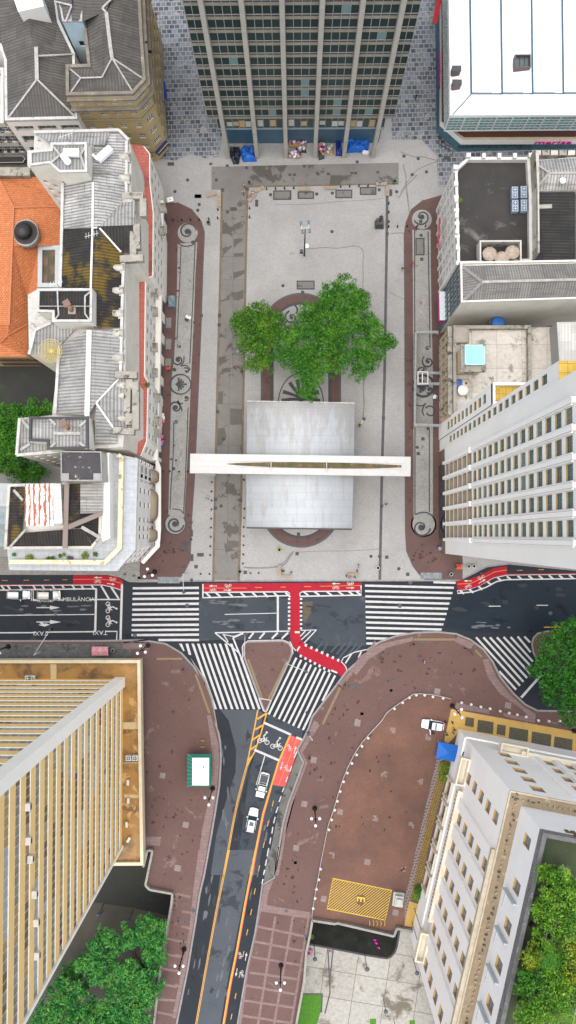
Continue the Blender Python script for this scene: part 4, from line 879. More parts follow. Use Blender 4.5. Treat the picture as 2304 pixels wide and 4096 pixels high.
# ---------- flat-roofed corner block (right) ----------
zr = 16.6
RP = pts('J', [(398,1100),(375,255),(490,150),(1040,150),(1058,500),(1062,1075)], zr)
T = thing('office_block', 'white six storey corner building with a dark stained flat roof', 'building', (RP[0].x+5, RP[1].y-8, 0))
b = MB(); P = [Vector((p.x,p.y,0)) for p in RP]; L = (P[0]-P[1]).length
facade(b, T, P[1], P[0], 0, zr, even(L,7,2.1,.3), [(.4,3.6),(4.6,6.4),(7.2,8.9),(9.8,11.5),(12.4,14.1)], .22, 0, 1, 2, 2, name='window')
L2_ = (P[1]-P[2]).length; facade(b, T, P[2], P[1], 0, zr, even(L2_,1,1.6), [(.4,3.6),(4.6,6.4),(7.2,8.9),(9.8,11.5),(12.4,14.1)], .22, 0, 1)
wall(b, P[3], P[2], 0, zr, 0); wall(b, P[0], P[5], 0, zr, 0); wall(b, P[5], P[4], 0, zr+3, 1); wall(b, P[4], P[3], 0, zr+3, 1)
b.face([(p.x,p.y,zr-1.1) for p in RP], 2); b.build('wall', [whitew, stainw, darkroof], T)
b = MB(); d = (P[0]-P[1]).normalized(); nn = Vector((d.y,-d.x,0))
for k in range(8):
    u = .25+(L-.6)*k/7; p = P[1]+d*u-nn*.28; b.box((p.x-.12,p.y,zr/2),(.75,.55,zr-.3),0,0)
b.build('pilasters', [whitew], T)
b = MB(); rim(b, [(p.x,p.y) for p in RP], zr-1.15, zr, .45)
for i, p in enumerate(RP[:4]):
    q_ = RP[(i+1)%4] if i < 3 else None
    b.box((p.x,p.y,zr+.25),(.7,.7,.9))
for (a_, c_, n) in ((P[1],P[0],6),(P[3],P[2],4)):
    for k in range(1, n): q_ = a_+(c_-a_)*k/n; b.box((q_.x,q_.y,zr+.2),(.55,.8,.7))
b.build('parapet', [M('white_parapet', (.62,.61,.57), (.48,.47,.44), sc=.8, st=(.3,.29,.26), ssc=1, sth=.62)], T)
b = MB(); b.box((P[3].x+.5,(P[3].y+P[5].y)/2,zr+1),(.5,abs(P[3].y-P[5].y)-1,2.6)); b.build('side_wall', [dirtyw], T)
b = MB(); p = pt('J',248,830,7); b.bar((p.x-.3,p.y+2.4,8),(p.x-.3,p.y-2.2,6.5),.08,1.1,0); b.build('banner', [S('red_banner', (.6,.02,.06))], T)
def ac(f, x, y, z, label, group=None, rot=0, fans=2):
    p = pt(f,x,y,z+.9); t = thing('air_conditioner', label, 'air conditioner', (p.x,p.y,z), rot, group)
    w, d = (1.0, 1.9) if fans == 2 else (.9, .9)
    b = MB(); b.box((0,0,.5),(w,d,.9)); o = b.build('casing', [S('ac_blue' if fans == 2 else 'ac_white', (.25,.33,.42) if fans == 2 else (.6,.6,.58))]); o.parent = t
    for k in range(fans):
        b = MB(); cy = (-.47+.94*k) if fans == 2 else 0; b.disc((0,cy,.97),.36,16,0)
        for a in range(4): b.bar((0,cy,1.0),(.3*math.cos(a*1.57),.3*math.sin(a*1.57),1.0) if False else (.3*math.cos(a*1.57),cy+.3*math.sin(a*1.57),1.0),.12,.03,1)
        o = b.build('fan', [black, S('fan_grey', (.6,.62,.62))]); o.parent = t
    return t
for (x, y), w_ in zip(((908,465),(987,460),(911,583),(988,580)), ('upper left','upper right','lower left','lower right')):
    ac('J', x, y, zr-1, f'two-fan air conditioner on the dark flat roof, {w_} of the four', 'air conditioners on the dark roof')
c1, c2 = pt('J',595,905,zr+1.2), pt('J',968,1085,zr+1.2); t = thing('tank_enclosure', 'low walled enclosure round three water tanks on the dark roof', 'enclosure', ((c1.x+c2.x)/2,(c1.y+c2.y)/2,zr-1.1))
b = MB(); rim(b, [(c1.x,c2.y-.3),(c2.x,c2.y-.3),(c2.x,c1.y+.3),(c1.x,c1.y+.3)], zr-1.1, zr+1.2, .25); b.build('wall', [dirtyw], t)
for (x, y), w_ in zip(((688,1005),(797,1045),(890,990)), ('left','middle','right')):
    p = pt('J',x,y,zr+1.4); t = thing('water_tank', f'round rusty-topped water tank in the roof enclosure, the {w_} one of three', 'water tank', (p.x,p.y,zr-1), 0, 'round tanks in the roof enclosure')
    b = MB(); b.lathe((p.x,p.y,0), [(1.05,zr-1),(1.12,zr+.9),(1.1,zr+1.1)], 24); b.build('tank_body', [S('tank_blue', (.12,.25,.32))], t)
    b = MB(); b.lathe((p.x,p.y,0), [(1.18,zr+1.05),(1.15,zr+1.2),(.6,zr+1.42),(.02,zr+1.55)], 24); o = b.build('lid', [M('rusty_lid', (.42,.36,.28), (.25,.19,.14), sc=2, st=(.16,.09,.05), ssc=2.5, sth=.6)], t)
# neighbours behind it to the right
T = thing('tin_roofed_house', 'building with a rusty white and dark corrugated hipped roof behind the dark flat roof', 'building', (pt('J',1250,300,15).x, pt('J',1250,300,15).y, 0))
b = MB(); Q = pts('J', [(1060,180),(1800,120),(1800,440),(1062,455)], 15); b.prism([(p.x,p.y) for p in Q], 0, 14.9, 0, 0); b.build('wall', [dirtyw], T)
b = MB(); faces(b,'J',[(1062,185,15),(1800,130,15),(1800,285,16.5),(1215,293,16.5)],0); faces(b,'J',[(1215,293,16.5),(1800,285,16.5),(1800,440,15),(1065,455,15)],1); faces(b,'J',[(1062,185,15),(1215,293,16.5),(1065,455,15)],0)
b.build('roof', [CR('tin_mixed', (.42,.42,.4), (.07,.07,.075), 90, .5, moss=(.25,.12,.06), mth=.63), CR('tin_mixed_b', (.55,.54,.5), (.1,.1,.1), 90, .5)], T)
b = MB(); ridges(b,'J',[(1062,190,15),(1215,293,16.5),(1800,285,16.5)],.35); ridges(b,'J',[(1215,293,16.5),(1065,455,15)],.35); b.build('ridge_caps', [ridge], T)
b = MB(); 
for i in range(6): p = pt('J',1090+i*75,140,13); b.box((p.x,p.y,13.5),(1.6,.8,1.2),0,i%2)
b.build('front_windows', [dirtyw, stainw], T)
t = thing('satellite_dish', 'small round white dish on the tin roof at the right edge', 'satellite dish', pt('J',1330,362,15.9)); p = pt('J',1330,362,16.4)
b = MB(); b.lathe(p, [(.02,-.05),(.3,.02),(.52,.16)], 16); b.build('dish', [S('dish_white', (.6,.66,.7))], t); b = MB(); b.tube([(p.x,p.y,p.z-.7),(p.x,p.y,p.z)],.05); b.build('mast', [grey], t)
T = thing('warehouse', 'building with a long dark ribbed roof between the flat roof and the grey hipped roof', 'building', (pt('J',1250,750,14).x, pt('J',1250,750,14).y, 0))
b = MB(); Q = pts('J', [(1062,468),(1440,460),(1440,1070),(1062,1065)], 14.5); b.prism([(p.x,p.y) for p in Q], 0, 14.4, 0, 0); b.build('wall', [dirtyw], T)
b = MB(); faces(b,'J',[(1062,468,15),(1440,460,14.6),(1440,1070,14.6),(1062,1065,15)],0); b.build('roof', [crK], T)
b = MB(); faces(b,'J',[(1062,575,15.1),(1237,568,14.95),(1237,605,14.95),(1062,612,15.1)],0); b.build('skylight', [CR('pale_sheet', (.5,.5,.45), (.25,.24,.2), 0, .5)], T)
T = thing('annex', 'narrow annex with dark roofing at the right edge beside the ribbed dark roof', 'building', (pt('J',1500,750,14).x, pt('J',1500,750,14).y, 0))
b = MB(); Q = pts('J', [(1446,450),(1900,450),(1900,1070),(1446,1070)], 13.5); b.prism([(p.x,p.y) for p in Q], 0, 13.5, 0, 1); b.build('wall', [dirtyw, M('annex_roof', (.12,.12,.11), (.08,.08,.075))], T)

# ---------- grey hipped roof with the glass front ----------
zg = 18.5
Q = pts('J', [(418,1088),(1900,1062),(1900,1395),(1449,1415),(425,1447)], zg); P = [Vector((p.x,p.y,0)) for p in Q]
T = thing('glass_fronted_building', 'building with a pale grey corrugated hipped roof and a dark glass front to the square', 'building', (P[0].x+8, P[4].y+5, 0))
b = MB(); facade(b, T, P[0], P[4], 0, zg, even((P[0]-P[4]).length,4,1.55,.1), [(4.5,6.9),(7.2,9.7),(10,12.5),(12.8,15.3),(15.6,17.9)], .15, 1, 1, 2, 1, M('front_glass', (.04,.08,.08), (.08,.14,.14), sc=.4, rough=.1), dgrey)
wall(b, P[4], P[3], 0, zg, 0); wall(b, P[3], P[2], 0, zg, 0); wall(b, P[2], P[1], 0, zg, 0); wall(b, P[1], P[0], 0, zg, 0); b.face([(p.x,p.y,zg) for p in P], 0)
b.build('wall', [cream, S('front_frame', (.1,.14,.16))], T)
zz = zg+.15; b = MB()
faces(b,'J',[(430,1115,zz),(1900,1085,zz),(1900,1225,zz+2.2),(618,1258,zz+2.2)],0); faces(b,'J',[(618,1258,zz+2.2),(1900,1225,zz+2.2),(1900,1400,zz),(435,1440,zz)],0); faces(b,'J',[(430,1115,zz),(618,1258,zz+2.2),(435,1440,zz)],1)
b.build('roof', [crR, crR2], T)
b = MB(); ridges(b,'J',[(440,1120,zz),(618,1258,zz+2.2),(445,1432,zz)],.5); b.build('ridge_caps', [M('ridge_dark', (.15,.14,.13), (.25,.25,.24), sc=2)], T)
b = MB(); ridges(b,'J',[(618,1258,zz+2.2),(1900,1225,zz+2.2)],.4); b.build('ridge_line', [ridge], T)
b = MB(); rim(b, [(p.x,p.y) for p in P], zg, zg+.5, .3); b.build('parapet', [M('white_parapet', (.8,.8,.8))], T)
b = MB(); p, q_ = pt('J',240,1345,5), pt('J',245,1600,5); b.prism([(p.x-.1,p.y),(q_.x-.1,q_.y),(q_.x+.9,q_.y),(p.x+.9,p.y)], 3.6, 5.2, 0, 1, bottom=True); b.build('shop_fascia', [S('fascia_pink', (.5,.03,.2)), S('fascia_white', (.6,.66,.68))], T)

# ---------- terrace building ----------
zt2 = 13
P = pts('K', [(495,30),(1330,10),(1330,600),(1100,700),(500,870)], zt2); P = [Vector((p.x,p.y,0)) for p in P]
xw = pt('K',395,500,0).x
P[0].x = xw; P[4].x = xw; P[4].y = pt('K',400,865,0).y; P[3] = V2(P[2].x, P[4].y); P[0].y = pt('K',480,102,zt2).y; P[1].y = P[0].y
T = thing('old_mansion_block', 'weathered beige building with a stained concrete roof terrace and a teal skylight turret', 'building', (xw+6, (P[0].y+P[4].y)/2, 0))
b = MB(); L = P[0].y-P[4].y
fm2 = S('beige_frame', (.4,.33,.22)); beige = M('beige_wall', (.52,.36,.2), (.4,.3,.18), sc=.6, st=(.14,.12,.09), ssc=.6, sth=.56)
facade(b, T, P[0], P[4], 0, zt2, even(L,10,1.25,.3), [(.3,3.2),(4.6,7),(8.4,11)], .22, 0, 1, 1, 2, glass, fm2)
wall(b, P[4], P[3], 0, zt2, 0); wall(b, P[3], P[1], 0, zt2, 0); wall(b, P[1], P[0], 0, zt2, 0); b.face([(P[0].x,P[0].y,zt2-.9),(P[4].x,P[4].y,zt2-.9),(P[3].x,P[3].y,zt2-.9),(P[1].x,P[1].y,zt2-.9)], 2)
terr = BR('terrace_floor', (.58,.55,.49), (.5,.47,.41), (.36,.33,.27), 4.2, 4, 0, .05, 0, st=(.2,.175,.13), ssc=.38, sth=.55, c3=(.62,.6,.55))
b.build('wall', [stainw, beige, terr], T)
b = MB(); 
for z_, o_ in ((3.8,.45),(7.7,.4)): b.prism([(xw-o_,P[4].y),(xw+.1,P[4].y),(xw+.1,P[0].y),(xw-o_,P[0].y)], z_, z_+.35, 0, 0, bottom=True)
b.prism([(xw-.75,P[4].y),(xw+.1,P[4].y),(xw+.1,P[0].y),(xw-.75,P[0].y)], 12.1, 12.6, 0, 0, bottom=True)
for k in range(11): y_ = P[4].y+.15+(L-.3)*k/10; b.box((xw-.16,y_,7.4),(.4,.5,9.4),0,1)
b.build('cornice', [stainw, beige], T)
b = MB(); rim(b, [(xw,P[4].y),(xw+13,P[4].y),(xw+13,P[0].y),(xw,P[0].y)][:4], zt2-.9, zt2+.25, .55); b.build('parapet', [stainw], T)
a_ = pt('K',565,237,17.5); c_ = pt('K',762,452,17.5)
t = thing('skylight_turret', 'square stone turret topped by a teal glass skylight on the roof terrace', 'turret', ((a_.x+c_.x)/2,(a_.y+c_.y)/2,zt2-.9))
b = MB(); b.prism([(a_.x+.3,c_.y+.5),(c_.x-.3,c_.y+.5),(c_.x-.3,a_.y-.3),(a_.x+.3,a_.y-.3)], zt2-.9, 16.6, 0, 0); b.prism([(a_.x,c_.y),(c_.x,c_.y),(c_.x,a_.y),(a_.x,a_.y)], 16.6, 17.2, 1, 1, bottom=True); b.build('tower_wall', [M('turret_wall', (.55,.4,.22), (.45,.34,.2), sc=1), stainw], t)
b = MB(); i0, i1 = pt('K',598,252,17.8), pt('K',748,398,17.8); b.prism([(i0.x,i1.y),(i1.x,i1.y),(i1.x,i0.y),(i0.x,i0.y)], 17.2, 17.75, 0, 1)
b.build('skylight', [S('skylight_frame', (.45,.8,.72)), teal], t)
b = MB()
for x_ in (i0.x,i1.x): b.bar((x_,i0.y,17.8),(x_,i1.y,17.8),.14,.1)
for y_ in (i0.y,i1.y): b.bar((i0.x,y_,17.8),(i1.x,y_,17.8),.14,.1)
for k in range(1,7): 
    x_ = i0.x+(i1.x-i0.x)*k/7; b.bar((x_-.8*(k<4)*.5,i1.y,17.79),(x_+.3,i0.y,17.79),.035,.05)
b.build('frame', [S('skylight_frame', (.45,.8,.72))], t)
b = MB(); 
for x_ in (a_.x+.45,c_.x-.45):
    for y_ in (a_.y-.4,c_.y+.45): b.lathe((x_,y_,17.2), [(.3,0),(.22,.3),(.3,.5),(.02,.8)], 10)
b.build('finials', [stainw], t)
b = MB(); b.box(((a_.x+c_.x)/2,c_.y+.46,14.5),(1.5,.1,2),0,0); b.build('window', [glass], t)
for (f,x,y,r,h,mt,w_) in (('K',548,545,.78,.9,S('tank_royal',(.02,.12,.42)),'blue'),('K',603,545,.8,.9,S('tank_beige',(.5,.4,.3)),'beige'),('K',582,597,.92,1.1,S('tank_white',(.75,.72,.63)),'cream-lidded')):
    p = pt(f,x,y,zt2+h-.9); t = thing('water_tank', f'small round {w_} water tank on the stained roof terrace', 'water tank', (p.x,p.y,zt2-.9))
    b = MB(); b.lathe((p.x,p.y,zt2-.9), [(r*.85,0),(r,h*.9)], 20); b.build('tank_body', [mt], t); b = MB(); b.lathe((p.x,p.y,zt2-.9), [(r*1.03,h*.9),(r*.9,h+.08),(.02,h+.2)], 20); b.disc((p.x,p.y,zt2-.9+h+.22),r*.28,12,1); b.build('lid', [mt, dgrey if w_ != 'cream-lidded' else mt], t)
p = pt('K',852,80,10); t = thing('water_tank', 'round blue water tank in the gap between the cream wall and the roof terrace', 'water tank', (p.x,p.y,0))
b = MB(); b.lathe((p.x,p.y,0), [(1.1,8.4),(1.15,9.8)], 24); b.build('tank_body', [S('tank_royal',(.02,.12,.42))], t); b = MB(); b.lathe((p.x,p.y,0), [(1.18,9.8),(1.0,9.95),(.02,10.15)], 24); b.build('lid', [S('tank_lid',(.02,.13,.42))], t)
b = MB(); b.box((p.x,p.y,4.2),(2.2,2.0,8.4)); b.build('base', [stainw], t)
Qd = pts('K', [(508,104),(626,104),(626,232),(512,232)], zt2+.5); t = thing('roof_shed', 'flat grey concrete shed roof at the corner of the roof terrace', 'shed', (Qd[0].x+1.5,Qd[0].y-2,zt2-.9))
b = MB(); b.prism([(p.x,p.y) for p in Qd], zt2-.9, zt2+.5, 0, 0); b.build('walls', [M('shed_grey', (.3,.28,.23), (.22,.2,.17), sc=.6)], t); b = MB(); rim(b, [(p.x,p.y) for p in Qd], zt2+.5, zt2+.7, .12); b.build('edge', [stainw], t)
Qd = pts('K', [(1302,75),(1900,60),(1900,445),(1325,443)], 16); T = thing('metal_shed', 'shed with a pale ribbed metal roof at the right end of the roof terrace', 'shed', (Qd[0].x+3,Qd[0].y-5,zt2-.9))
b = MB(); b.prism([(p.x,p.y) for p in Qd], zt2-.9, 15.9, 0, 0); b.build('walls', [S('shed_wall', (.3,.3,.27))], T); b = MB(); faces(b,'K',[(1302,75,16.2),(1900,60,16.2),(1900,445,16),(1325,443,16)],0); b.build('roof', [CR('shed_white', (.62,.62,.58), (.38,.37,.33), 90, .55)], T)

# ---------- tall white building with window columns ----------
xf = 568*PX; k = 22
T = thing('slab_tower', 'tall white building on the right with long columns of windows and ochre reveals', 'building', (xf+12, 6, 0))
ys, yn = -3.1, 15.3; Wt = 75.5
b = MB(); wins = 5; FHb = 3.07; rowsU = [(28.6+FHb*i, 28.6+FHb*i+1.95) for i in range(14)]; colW = 1.75
pil = [(-282-(-66))*PX]
yp = [12.6, 10.0, 7.3, 4.7, 2.05, -.68]     # pilaster centre lines, north to south
P0, P1 = V2(xf, 13.1), V2(xf, -3.1)
cols = []
for i in range(5):
    c_ = 13.1-(yp[i]+yp[i+1])/2; cols.append((c_-.8, c_+.8))
facade(b, T, P0, P1, 27.9, Wt, cols, rowsU, .26, 0, 1, 3, 3, M('green_pane', (.025,.05,.045), (.05,.08,.07), sc=.5, rough=.15), S('green_frame', (.12,.2,.18)), alt=(S('pane_blind', (.2,.24,.22)), .15))
ochr = M('ochre_reveal', (.5,.33,.12), (.36,.25,.1), sc=.6, st=(.25,.19,.1), ssc=1, sth=.6)
# lower zone: deep loggia openings in five bays
facade(b, T, P0, P1, 6.4, 27.9, [(c_[0]-.15,c_[1]+.15) for c_ in cols], [(7.0+3.5*i, 7.0+3.5*i+3.0) for i in range(6)], .5, 0, 2, 1, 2, M('loggia_back', (.24,.18,.11), (.3,.24,.16), sc=.6), S('loggia_frame', (.4,.36,.28)), name='loggia')
wall(b, V2(xf,yn), P0, 6.4, Wt, 0); wall(b, P1, V2(xf+34,ys), 9.4, Wt, 0); wall(b, V2(xf+34,ys), V2(xf+34,yn), 0, Wt, 0); wall(b, V2(xf+34,yn), V2(xf,yn), 0, Wt, 0)
b.face([(xf,ys,Wt),(xf+34,ys,Wt),(xf+34,yn,Wt),(xf,yn,Wt)], 0); b.build('wall', [M('tower_white', (.82,.81,.76), (.75,.74,.69), sc=.12, st=(.48,.46,.4), ssc=.2, sth=.66, sw=.2), ochr, M('tan_reveal', (.35,.29,.2), (.25,.2,.14), sc=.8)], T)
b = MB(); b.prism([(xf+.4,ys),(xf+33,ys),(xf+33,yn),(xf+.4,yn)], 0, 6.4, 0, 0)
for i in range(5): c_ = 13.1-(cols[i][0]+cols[i][1])/2; b.box((xf+.2,c_,3),(.5,2.5,5),0,1)
b.prism([(xf+.2,ys),(xf+3.4,ys),(xf+3.4,yn+.1),(xf+.2,yn+.1)], 6.4, 9.4, 2, 2); b.build('base_storey', [M('brown_stone', (.2,.15,.1), (.14,.11,.08), sc=1), glass, M('base_stone', (.32,.26,.18), (.25,.2,.15), sc=1)], T)
b = MB()
for i, y_ in enumerate(yp):
    b.box((xf-.2, y_, (6.4+71.5)/2), (.4, .5, 71.5-6.4)); 
    b.box((xf-.28, y_, 27.9), (.6, .75, .9))
    b.box((xf-.2, y_+.36, (29+71)/2), (.2, .12, 42)); b.box((xf-.2, y_-.36, (29+71)/2), (.2, .12, 42))
b.build('pilasters', [M('tower_trim', (.84,.83,.78), (.78,.77,.72), sc=.4)], T)
b = MB()
for (y0_,y1_) in ((yn,yn+2.0),): pass
facade(b, T, V2(xf+.25,yn+2.1), V2(xf+.25,yn), 0, 66, [(.5,1.55)], [(9.5+3.0*i,11.3+3.0*i) for i in range(18)], .24, 0, 1, 1, 2, glassg, S('green_frame', (.12,.2,.18)))
wall(b, V2(xf+30,yn+2.1), V2(xf+.25,yn+2.1), 0, 66, 0); b.face([(xf+.25,yn,66),(xf+30,yn,66),(xf+30,yn+2.1,66),(xf+.25,yn+2.1,66)], 2)
facade(b, T, V2(xf+.1,yn+4.9), V2(xf+.1,yn+2.1), 0, 40, [(.75,2.05)], [(8.5+2.9*i,10.2+2.9*i) for i in range(10)], .24, 0, 1, 1, 2, glassg, S('green_frame', (.12,.2,.18)))
wall(b, V2(xf+26,yn+4.9), V2(xf+.1,yn+4.9), 0, 40, 0); b.face([(xf+.1,yn+2.1,39.2),(xf+26,yn+2.1,39.2),(xf+26,yn+4.9,39.2),(xf+.1,yn+4.9,39.2)], 2)
b.build('stair_wing', [MATS['tower_white'], ochr, BR('yellow_terrace', (.6,.4,.06), (.52,.33,.05), (.3,.2,.04), .9, .9, 0, .04, 0, st=(.62,.5,.2), ssc=.6, sth=.6)], T)
b = MB(); rim(b, [(xf+.1,yn+2.1),(xf+26,yn+2.1),(xf+26,yn+4.9),(xf+.1,yn+4.9)], 39.2, 40.2, .3); b.build('parapet', [MATS['tower_trim']], T)
# ---------- yellow tower on its podium (lower left) ----------
zp = 5.0
PC4 = pts('Q', [(-900,70),(1022,68),(1030,700),(1045,1549)], zp)
T = thing('banded_tower', 'tall tower with yellow horizontal bands and ribbon windows on the lower left', 'building', (-46, -40, 0))
xe = -30.35; yn7, ys7 = pt('Q',888,210,zp).y, pt('R',905,1420-1275,zp).y
ys7 = pt('Q',905,1420,zp).y; ZT7 = 5+3.33*19
bandm = M('yellow_band', (.9,.63,.26), (.84,.57,.22), sc=.5, st=(.62,.36,.1), ssc=.9, sth=.66, sw=.1); trimw = S('band_trim', (.85,.81,.66))
b = MB(); b.prism([(xe-40,ys7),(xe-.3,ys7),(xe-.3,yn7-.3),(xe-40,yn7-.3)], zp, ZT7, 1, 0)
for i in range(20):
    z = zp+3.33*i; b.prism([(xe-40,ys7),(xe,ys7),(xe,yn7),(xe-40,yn7)], z, z+1.85, 0, 0, bottom=True); b.prism([(xe-40,ys7-.02),(xe+.06,ys7-.02),(xe+.06,yn7+.06),(xe-40,yn7+.06)], z+1.85, z+1.93, 2, 2, bottom=True)
b.build('wall', [bandm, dgrey, trimw], T)
rw = [S('rw_glass', (.10,.13,.14), .1), S('rw_brown', (.16,.11,.06)), S('rw_white', (.38,.4,.4)), S('rw_violet', (.05,.03,.16)), S('rw_red', (.15,.02,.03)), S('rw_beige', (.4,.28,.13))]
rw = [M('ribbon_glass', (.14,.135,.11), (.3,.28,.23), sc=.6, rough=.3, spec=.2)]+rw[1:]
random.seed(21)
def rib(x0, y0, x1, y1, z, key):
    b = MB(); L = math.hypot(x1-x0, y1-y0); n = int(L/1.05); dx, dy = (x1-x0)/L, (y1-y0)/L; nx_, ny_ = dy, -dx
    colb = 0
    for i in range(n):
        u0, u1 = L*i/n, L*(i+1)/n; P = lambda u, zz, o=0: (x0+dx*u+nx_*o, y0+dy*u+ny_*o, zz)
        if random.random() < .3: colb = random.choices([0,1,2,3,4,5],[6,1.6,1.2,.15,.15,2.6])[0]
        b.face([P(u0,z),P(u1,z),P(u1,z+1.36),P(u0,z+1.36)], colb); b.bar(P(u1,z,.05),P(u1,z+1.36,.05),.04,.05,6)
    return b.build('ribbon_window', rw+[trimw], T)
for i in range(19):
    z = zp+3.33*i+1.93
    rib(xe-.06, ys7+.1, xe-.06, yn7-.1, z, i) ; rib(xe-.2, yn7-.06, xe-40, yn7-.06, z, i)
b = MB(); b.box((xe-.5, yn7-.5, (zp+ZT7)/2), (1.7, 1.7, ZT7-zp)); b.build('corner_pier', [M('pale_concrete', (.93,.9,.8), (.88,.85,.74), sc=.4)], T)
b = MB(); b.box((xe-.2, ys7-.05, (zp+ZT7)/2), (.9, .5, ZT7-zp)); b.build('end_wall', [MATS['pale_concrete']], T)
b = MB(); b.prism([(xe-40,ys7),(xe,ys7),(xe,yn7),(xe-40,yn7)], ZT7, ZT7+1, 0, 0); b.build('roof', [MATS['pale_concrete']], T)
PCp = [(p.x,p.y) for p in pts('Q', [(-900,70),(1022,68),(1030,700)], zp)]+[(p.x,p.y) for p in pts('R', [(1045,282),(-900,298)], zp)]
T = thing('podium', 'low podium with an orange-brown stained flat roof and a cream parapet round the yellow tower', 'building', (-32,-27,0))
podr = M('podium_roof', (.33,.17,.028), (.2,.1,.018), sc=.35, rough=.45, st=(.085,.042,.01), ssc=.35, sth=.49, sw=.16, st2=(.45,.28,.1), s2sc=.3, s2th=.58)
b = MB(); b.prism(PCp, 3.6, zp, 0, 0, bottom=True); ins_ = [(p[0]-1.0 if p[0] > -40 else p[0], p[1]-1 if i < 2 else p[1]) for i, p in enumerate(PCp)]
b.prism([(PCp[0][0],PCp[3][1]+1),(PCp[3][0]-1.3,PCp[3][1]+1),(PCp[1][0]-1.3,PCp[1][1]-1.3),(PCp[0][0],PCp[0][1]-1.3)], -8, 3.6, 1, 1); b.build('walls', [M('podium_cream', (.6,.53,.36), (.5,.44,.3), sc=.5), dgrey], T)
b = MB(); b.poly(PCp, zp+.02); b.build('roof', [podr], T)
b = MB(); rim(b, PCp, zp, zp+.7, .55); b.build('parapet', [M('podium_parapet', (.62,.55,.38), (.5,.43,.28), sc=.7)], T)
b = MB()
for f, l in (('Q',[(365,100),(410,100),(410,215),(368,215)]),('Q',[(893,523),(1003,523),(1003,573),(893,573)]),('Q',[(900,1045),(1010,1048),(1010,1072),(900,1070)])): b.poly(pts(f,l,zp), zp+.05)
b.build('roof_patches', [M('patch_tan', (.5,.4,.2), (.42,.33,.17), sc=1)], T)
b = MB(); b.bar(pt('Q',900,815,zp+.2),pt('Q',1005,815,zp+.2),.2,.3); b.build('roof_step', [S('step', (.35,.3,.22))], T)
for x, y, w_ in ((930,785,'left'),(977,785,'right')): ac('Q', x, y, zp+.1, f'square white air conditioner on the orange podium roof, {w_} of the pair', None, 0, 1)
for x, y, w_ in ((200,207,'left'),(230,207,'right')): ac('Q', x, y, zp+.1, f'small grey extractor unit behind the yellow tower top edge, {w_} of the two', None, 0, 1)
for i, (f, x, y, zz_, w_) in enumerate((('R',218,113,52,'upper left of the yellow facade'),('R',233,245,51.5,'yellow facade, second from the top'),('R',262,500,50,'middle of the yellow facade beside a pipe'),('R',275,705,49.5,'yellow facade below the middle'),('R',280,945,49,'yellow facade, lowest of the column'),('Q',215,1135,53,'yellow facade, topmost of the column'))):
    # boxes hang on the east face
    d_ = (ROT @ Vector(((FR[f][0]+x*FR[f][2]-1152)/FP, -((FR[f][1]+y*FR[f][2])-2048)/FP, -1))); tt = (xe+.5)/d_.x; zq = HC+d_.z*tt; yq = d_.y*tt
    t = thing('air_conditioner', f'boxy white air conditioner fixed to the {w_}', 'air conditioner', (xe+.42,yq,zq), 0, 'air conditioners on the yellow facade')
    b = MB(); b.box((xe+.35,yq,zq),(.6,.85,.6)); b.build('casing', [S('ac_white2', (.62,.6,.56))], t); b = MB(); b.box((xe+.66,yq,zq),(.04,.6,.45)); b.build('grille', [dgrey], t)
for i, (x, y) in enumerate(((927,960),(930,1092),(918,1265),(932,1375))):
    p = pt('Q',x,y,zp+.6); t = thing('floodlight', f'slim white floodlight on the orange podium roof, {"first second third fourth".split()[i]} from the top', 'floodlight', (p.x,p.y,zp))
    b = MB(); b.box((p.x,p.y,zp+.6),(.42,.95,.3),[0,0,.1,-.5][i]); b.build('lamp_head', [S('flood', (.6,.57,.5))], t); b = MB(); b.bar((p.x,p.y,zp),(p.x-.4,p.y+.1,zp+.6),.08,.08); b.build('bracket', [dgrey], t)

# ---------- white government building (lower right) ----------
A8 = pt('Z',1833,2915,0); B8 = pt('Z',1649,3714,0); C8 = pt('Z',2304,3005,0)
dW = (B8-A8); LW = dW.length; dW.normalize(); dN = (C8-A8).normalized(); LN = 46
wh8 = M('civic_white', (.93,.915,.87), (.88,.865,.82), sc=.15, st=(.74,.69,.58), ssc=.22, sth=.66, sw=.2)
T = thing('civic_building', 'large white stepped civic building on the lower right with ochre window reveals', 'building', A8+dW*15+dN*14)
nW = Vector((dW.y,-dW.x,0)); nN = Vector((-dN.y,dN.x,0))
if nW.x > 0: nW = -nW
A, Bq = Vector(A8), A8+dW*(LW+1.5); Cq = A+dN*LN; Dq = Bq+dN*LN
zpl, zs, zu = 11.5, 34.5, 44.3
och8 = M('ochre_reveal8', (.6,.36,.1), (.5,.3,.09), sc=.8); g8 = M('grid_glass', (.12,.15,.17), (.2,.23,.25), sc=.8, rough=.2); f8 = S('grey_frame', (.3,.32,.33)); gr8 = S('dark_grille', (.06,.09,.13))
b = MB(); L = (Bq-A).length
# ground storeys, west side
facade(b, T, A, Bq, -8 if False else 0, zpl, [(8.5+4.15*i, 11.3+4.15*i) for i in range(5)], [(1.6,5.6),(8.0,10.0)], .3, 0, 1, 5, 3, gr8, f8)
cols = [(4.1,5.8)]+[(10.9+4.5*i, 12.6+4.5*i) for i in range(5)]+[(34.8,36.5)]
rows = [(12.5+4.4*i, 14.9+4.4*i) for i in range(5)]
facade(b, T, A, Bq, zpl, zs, cols, rows, .38, 0, 1, 2, 3, g8, f8, alt=(S('blind8', (.3,.32,.3)), .2))
facade(b, T, Cq, A, 0, zpl, [(LN-30.0+4.3*i, LN-27.4+4.3*i) for i in range(6)], [(8.0,10)], .3, 0, 1, 3, 2, g8, f8)
facade(b, T, Cq, A, zpl, zs, [(LN-33.3+3.4*i, LN-31.4+3.4*i) for i in range(7)]+[(LN-5.8,LN-3.9)], rows, .38, 0, 1, 2, 3, g8, f8)
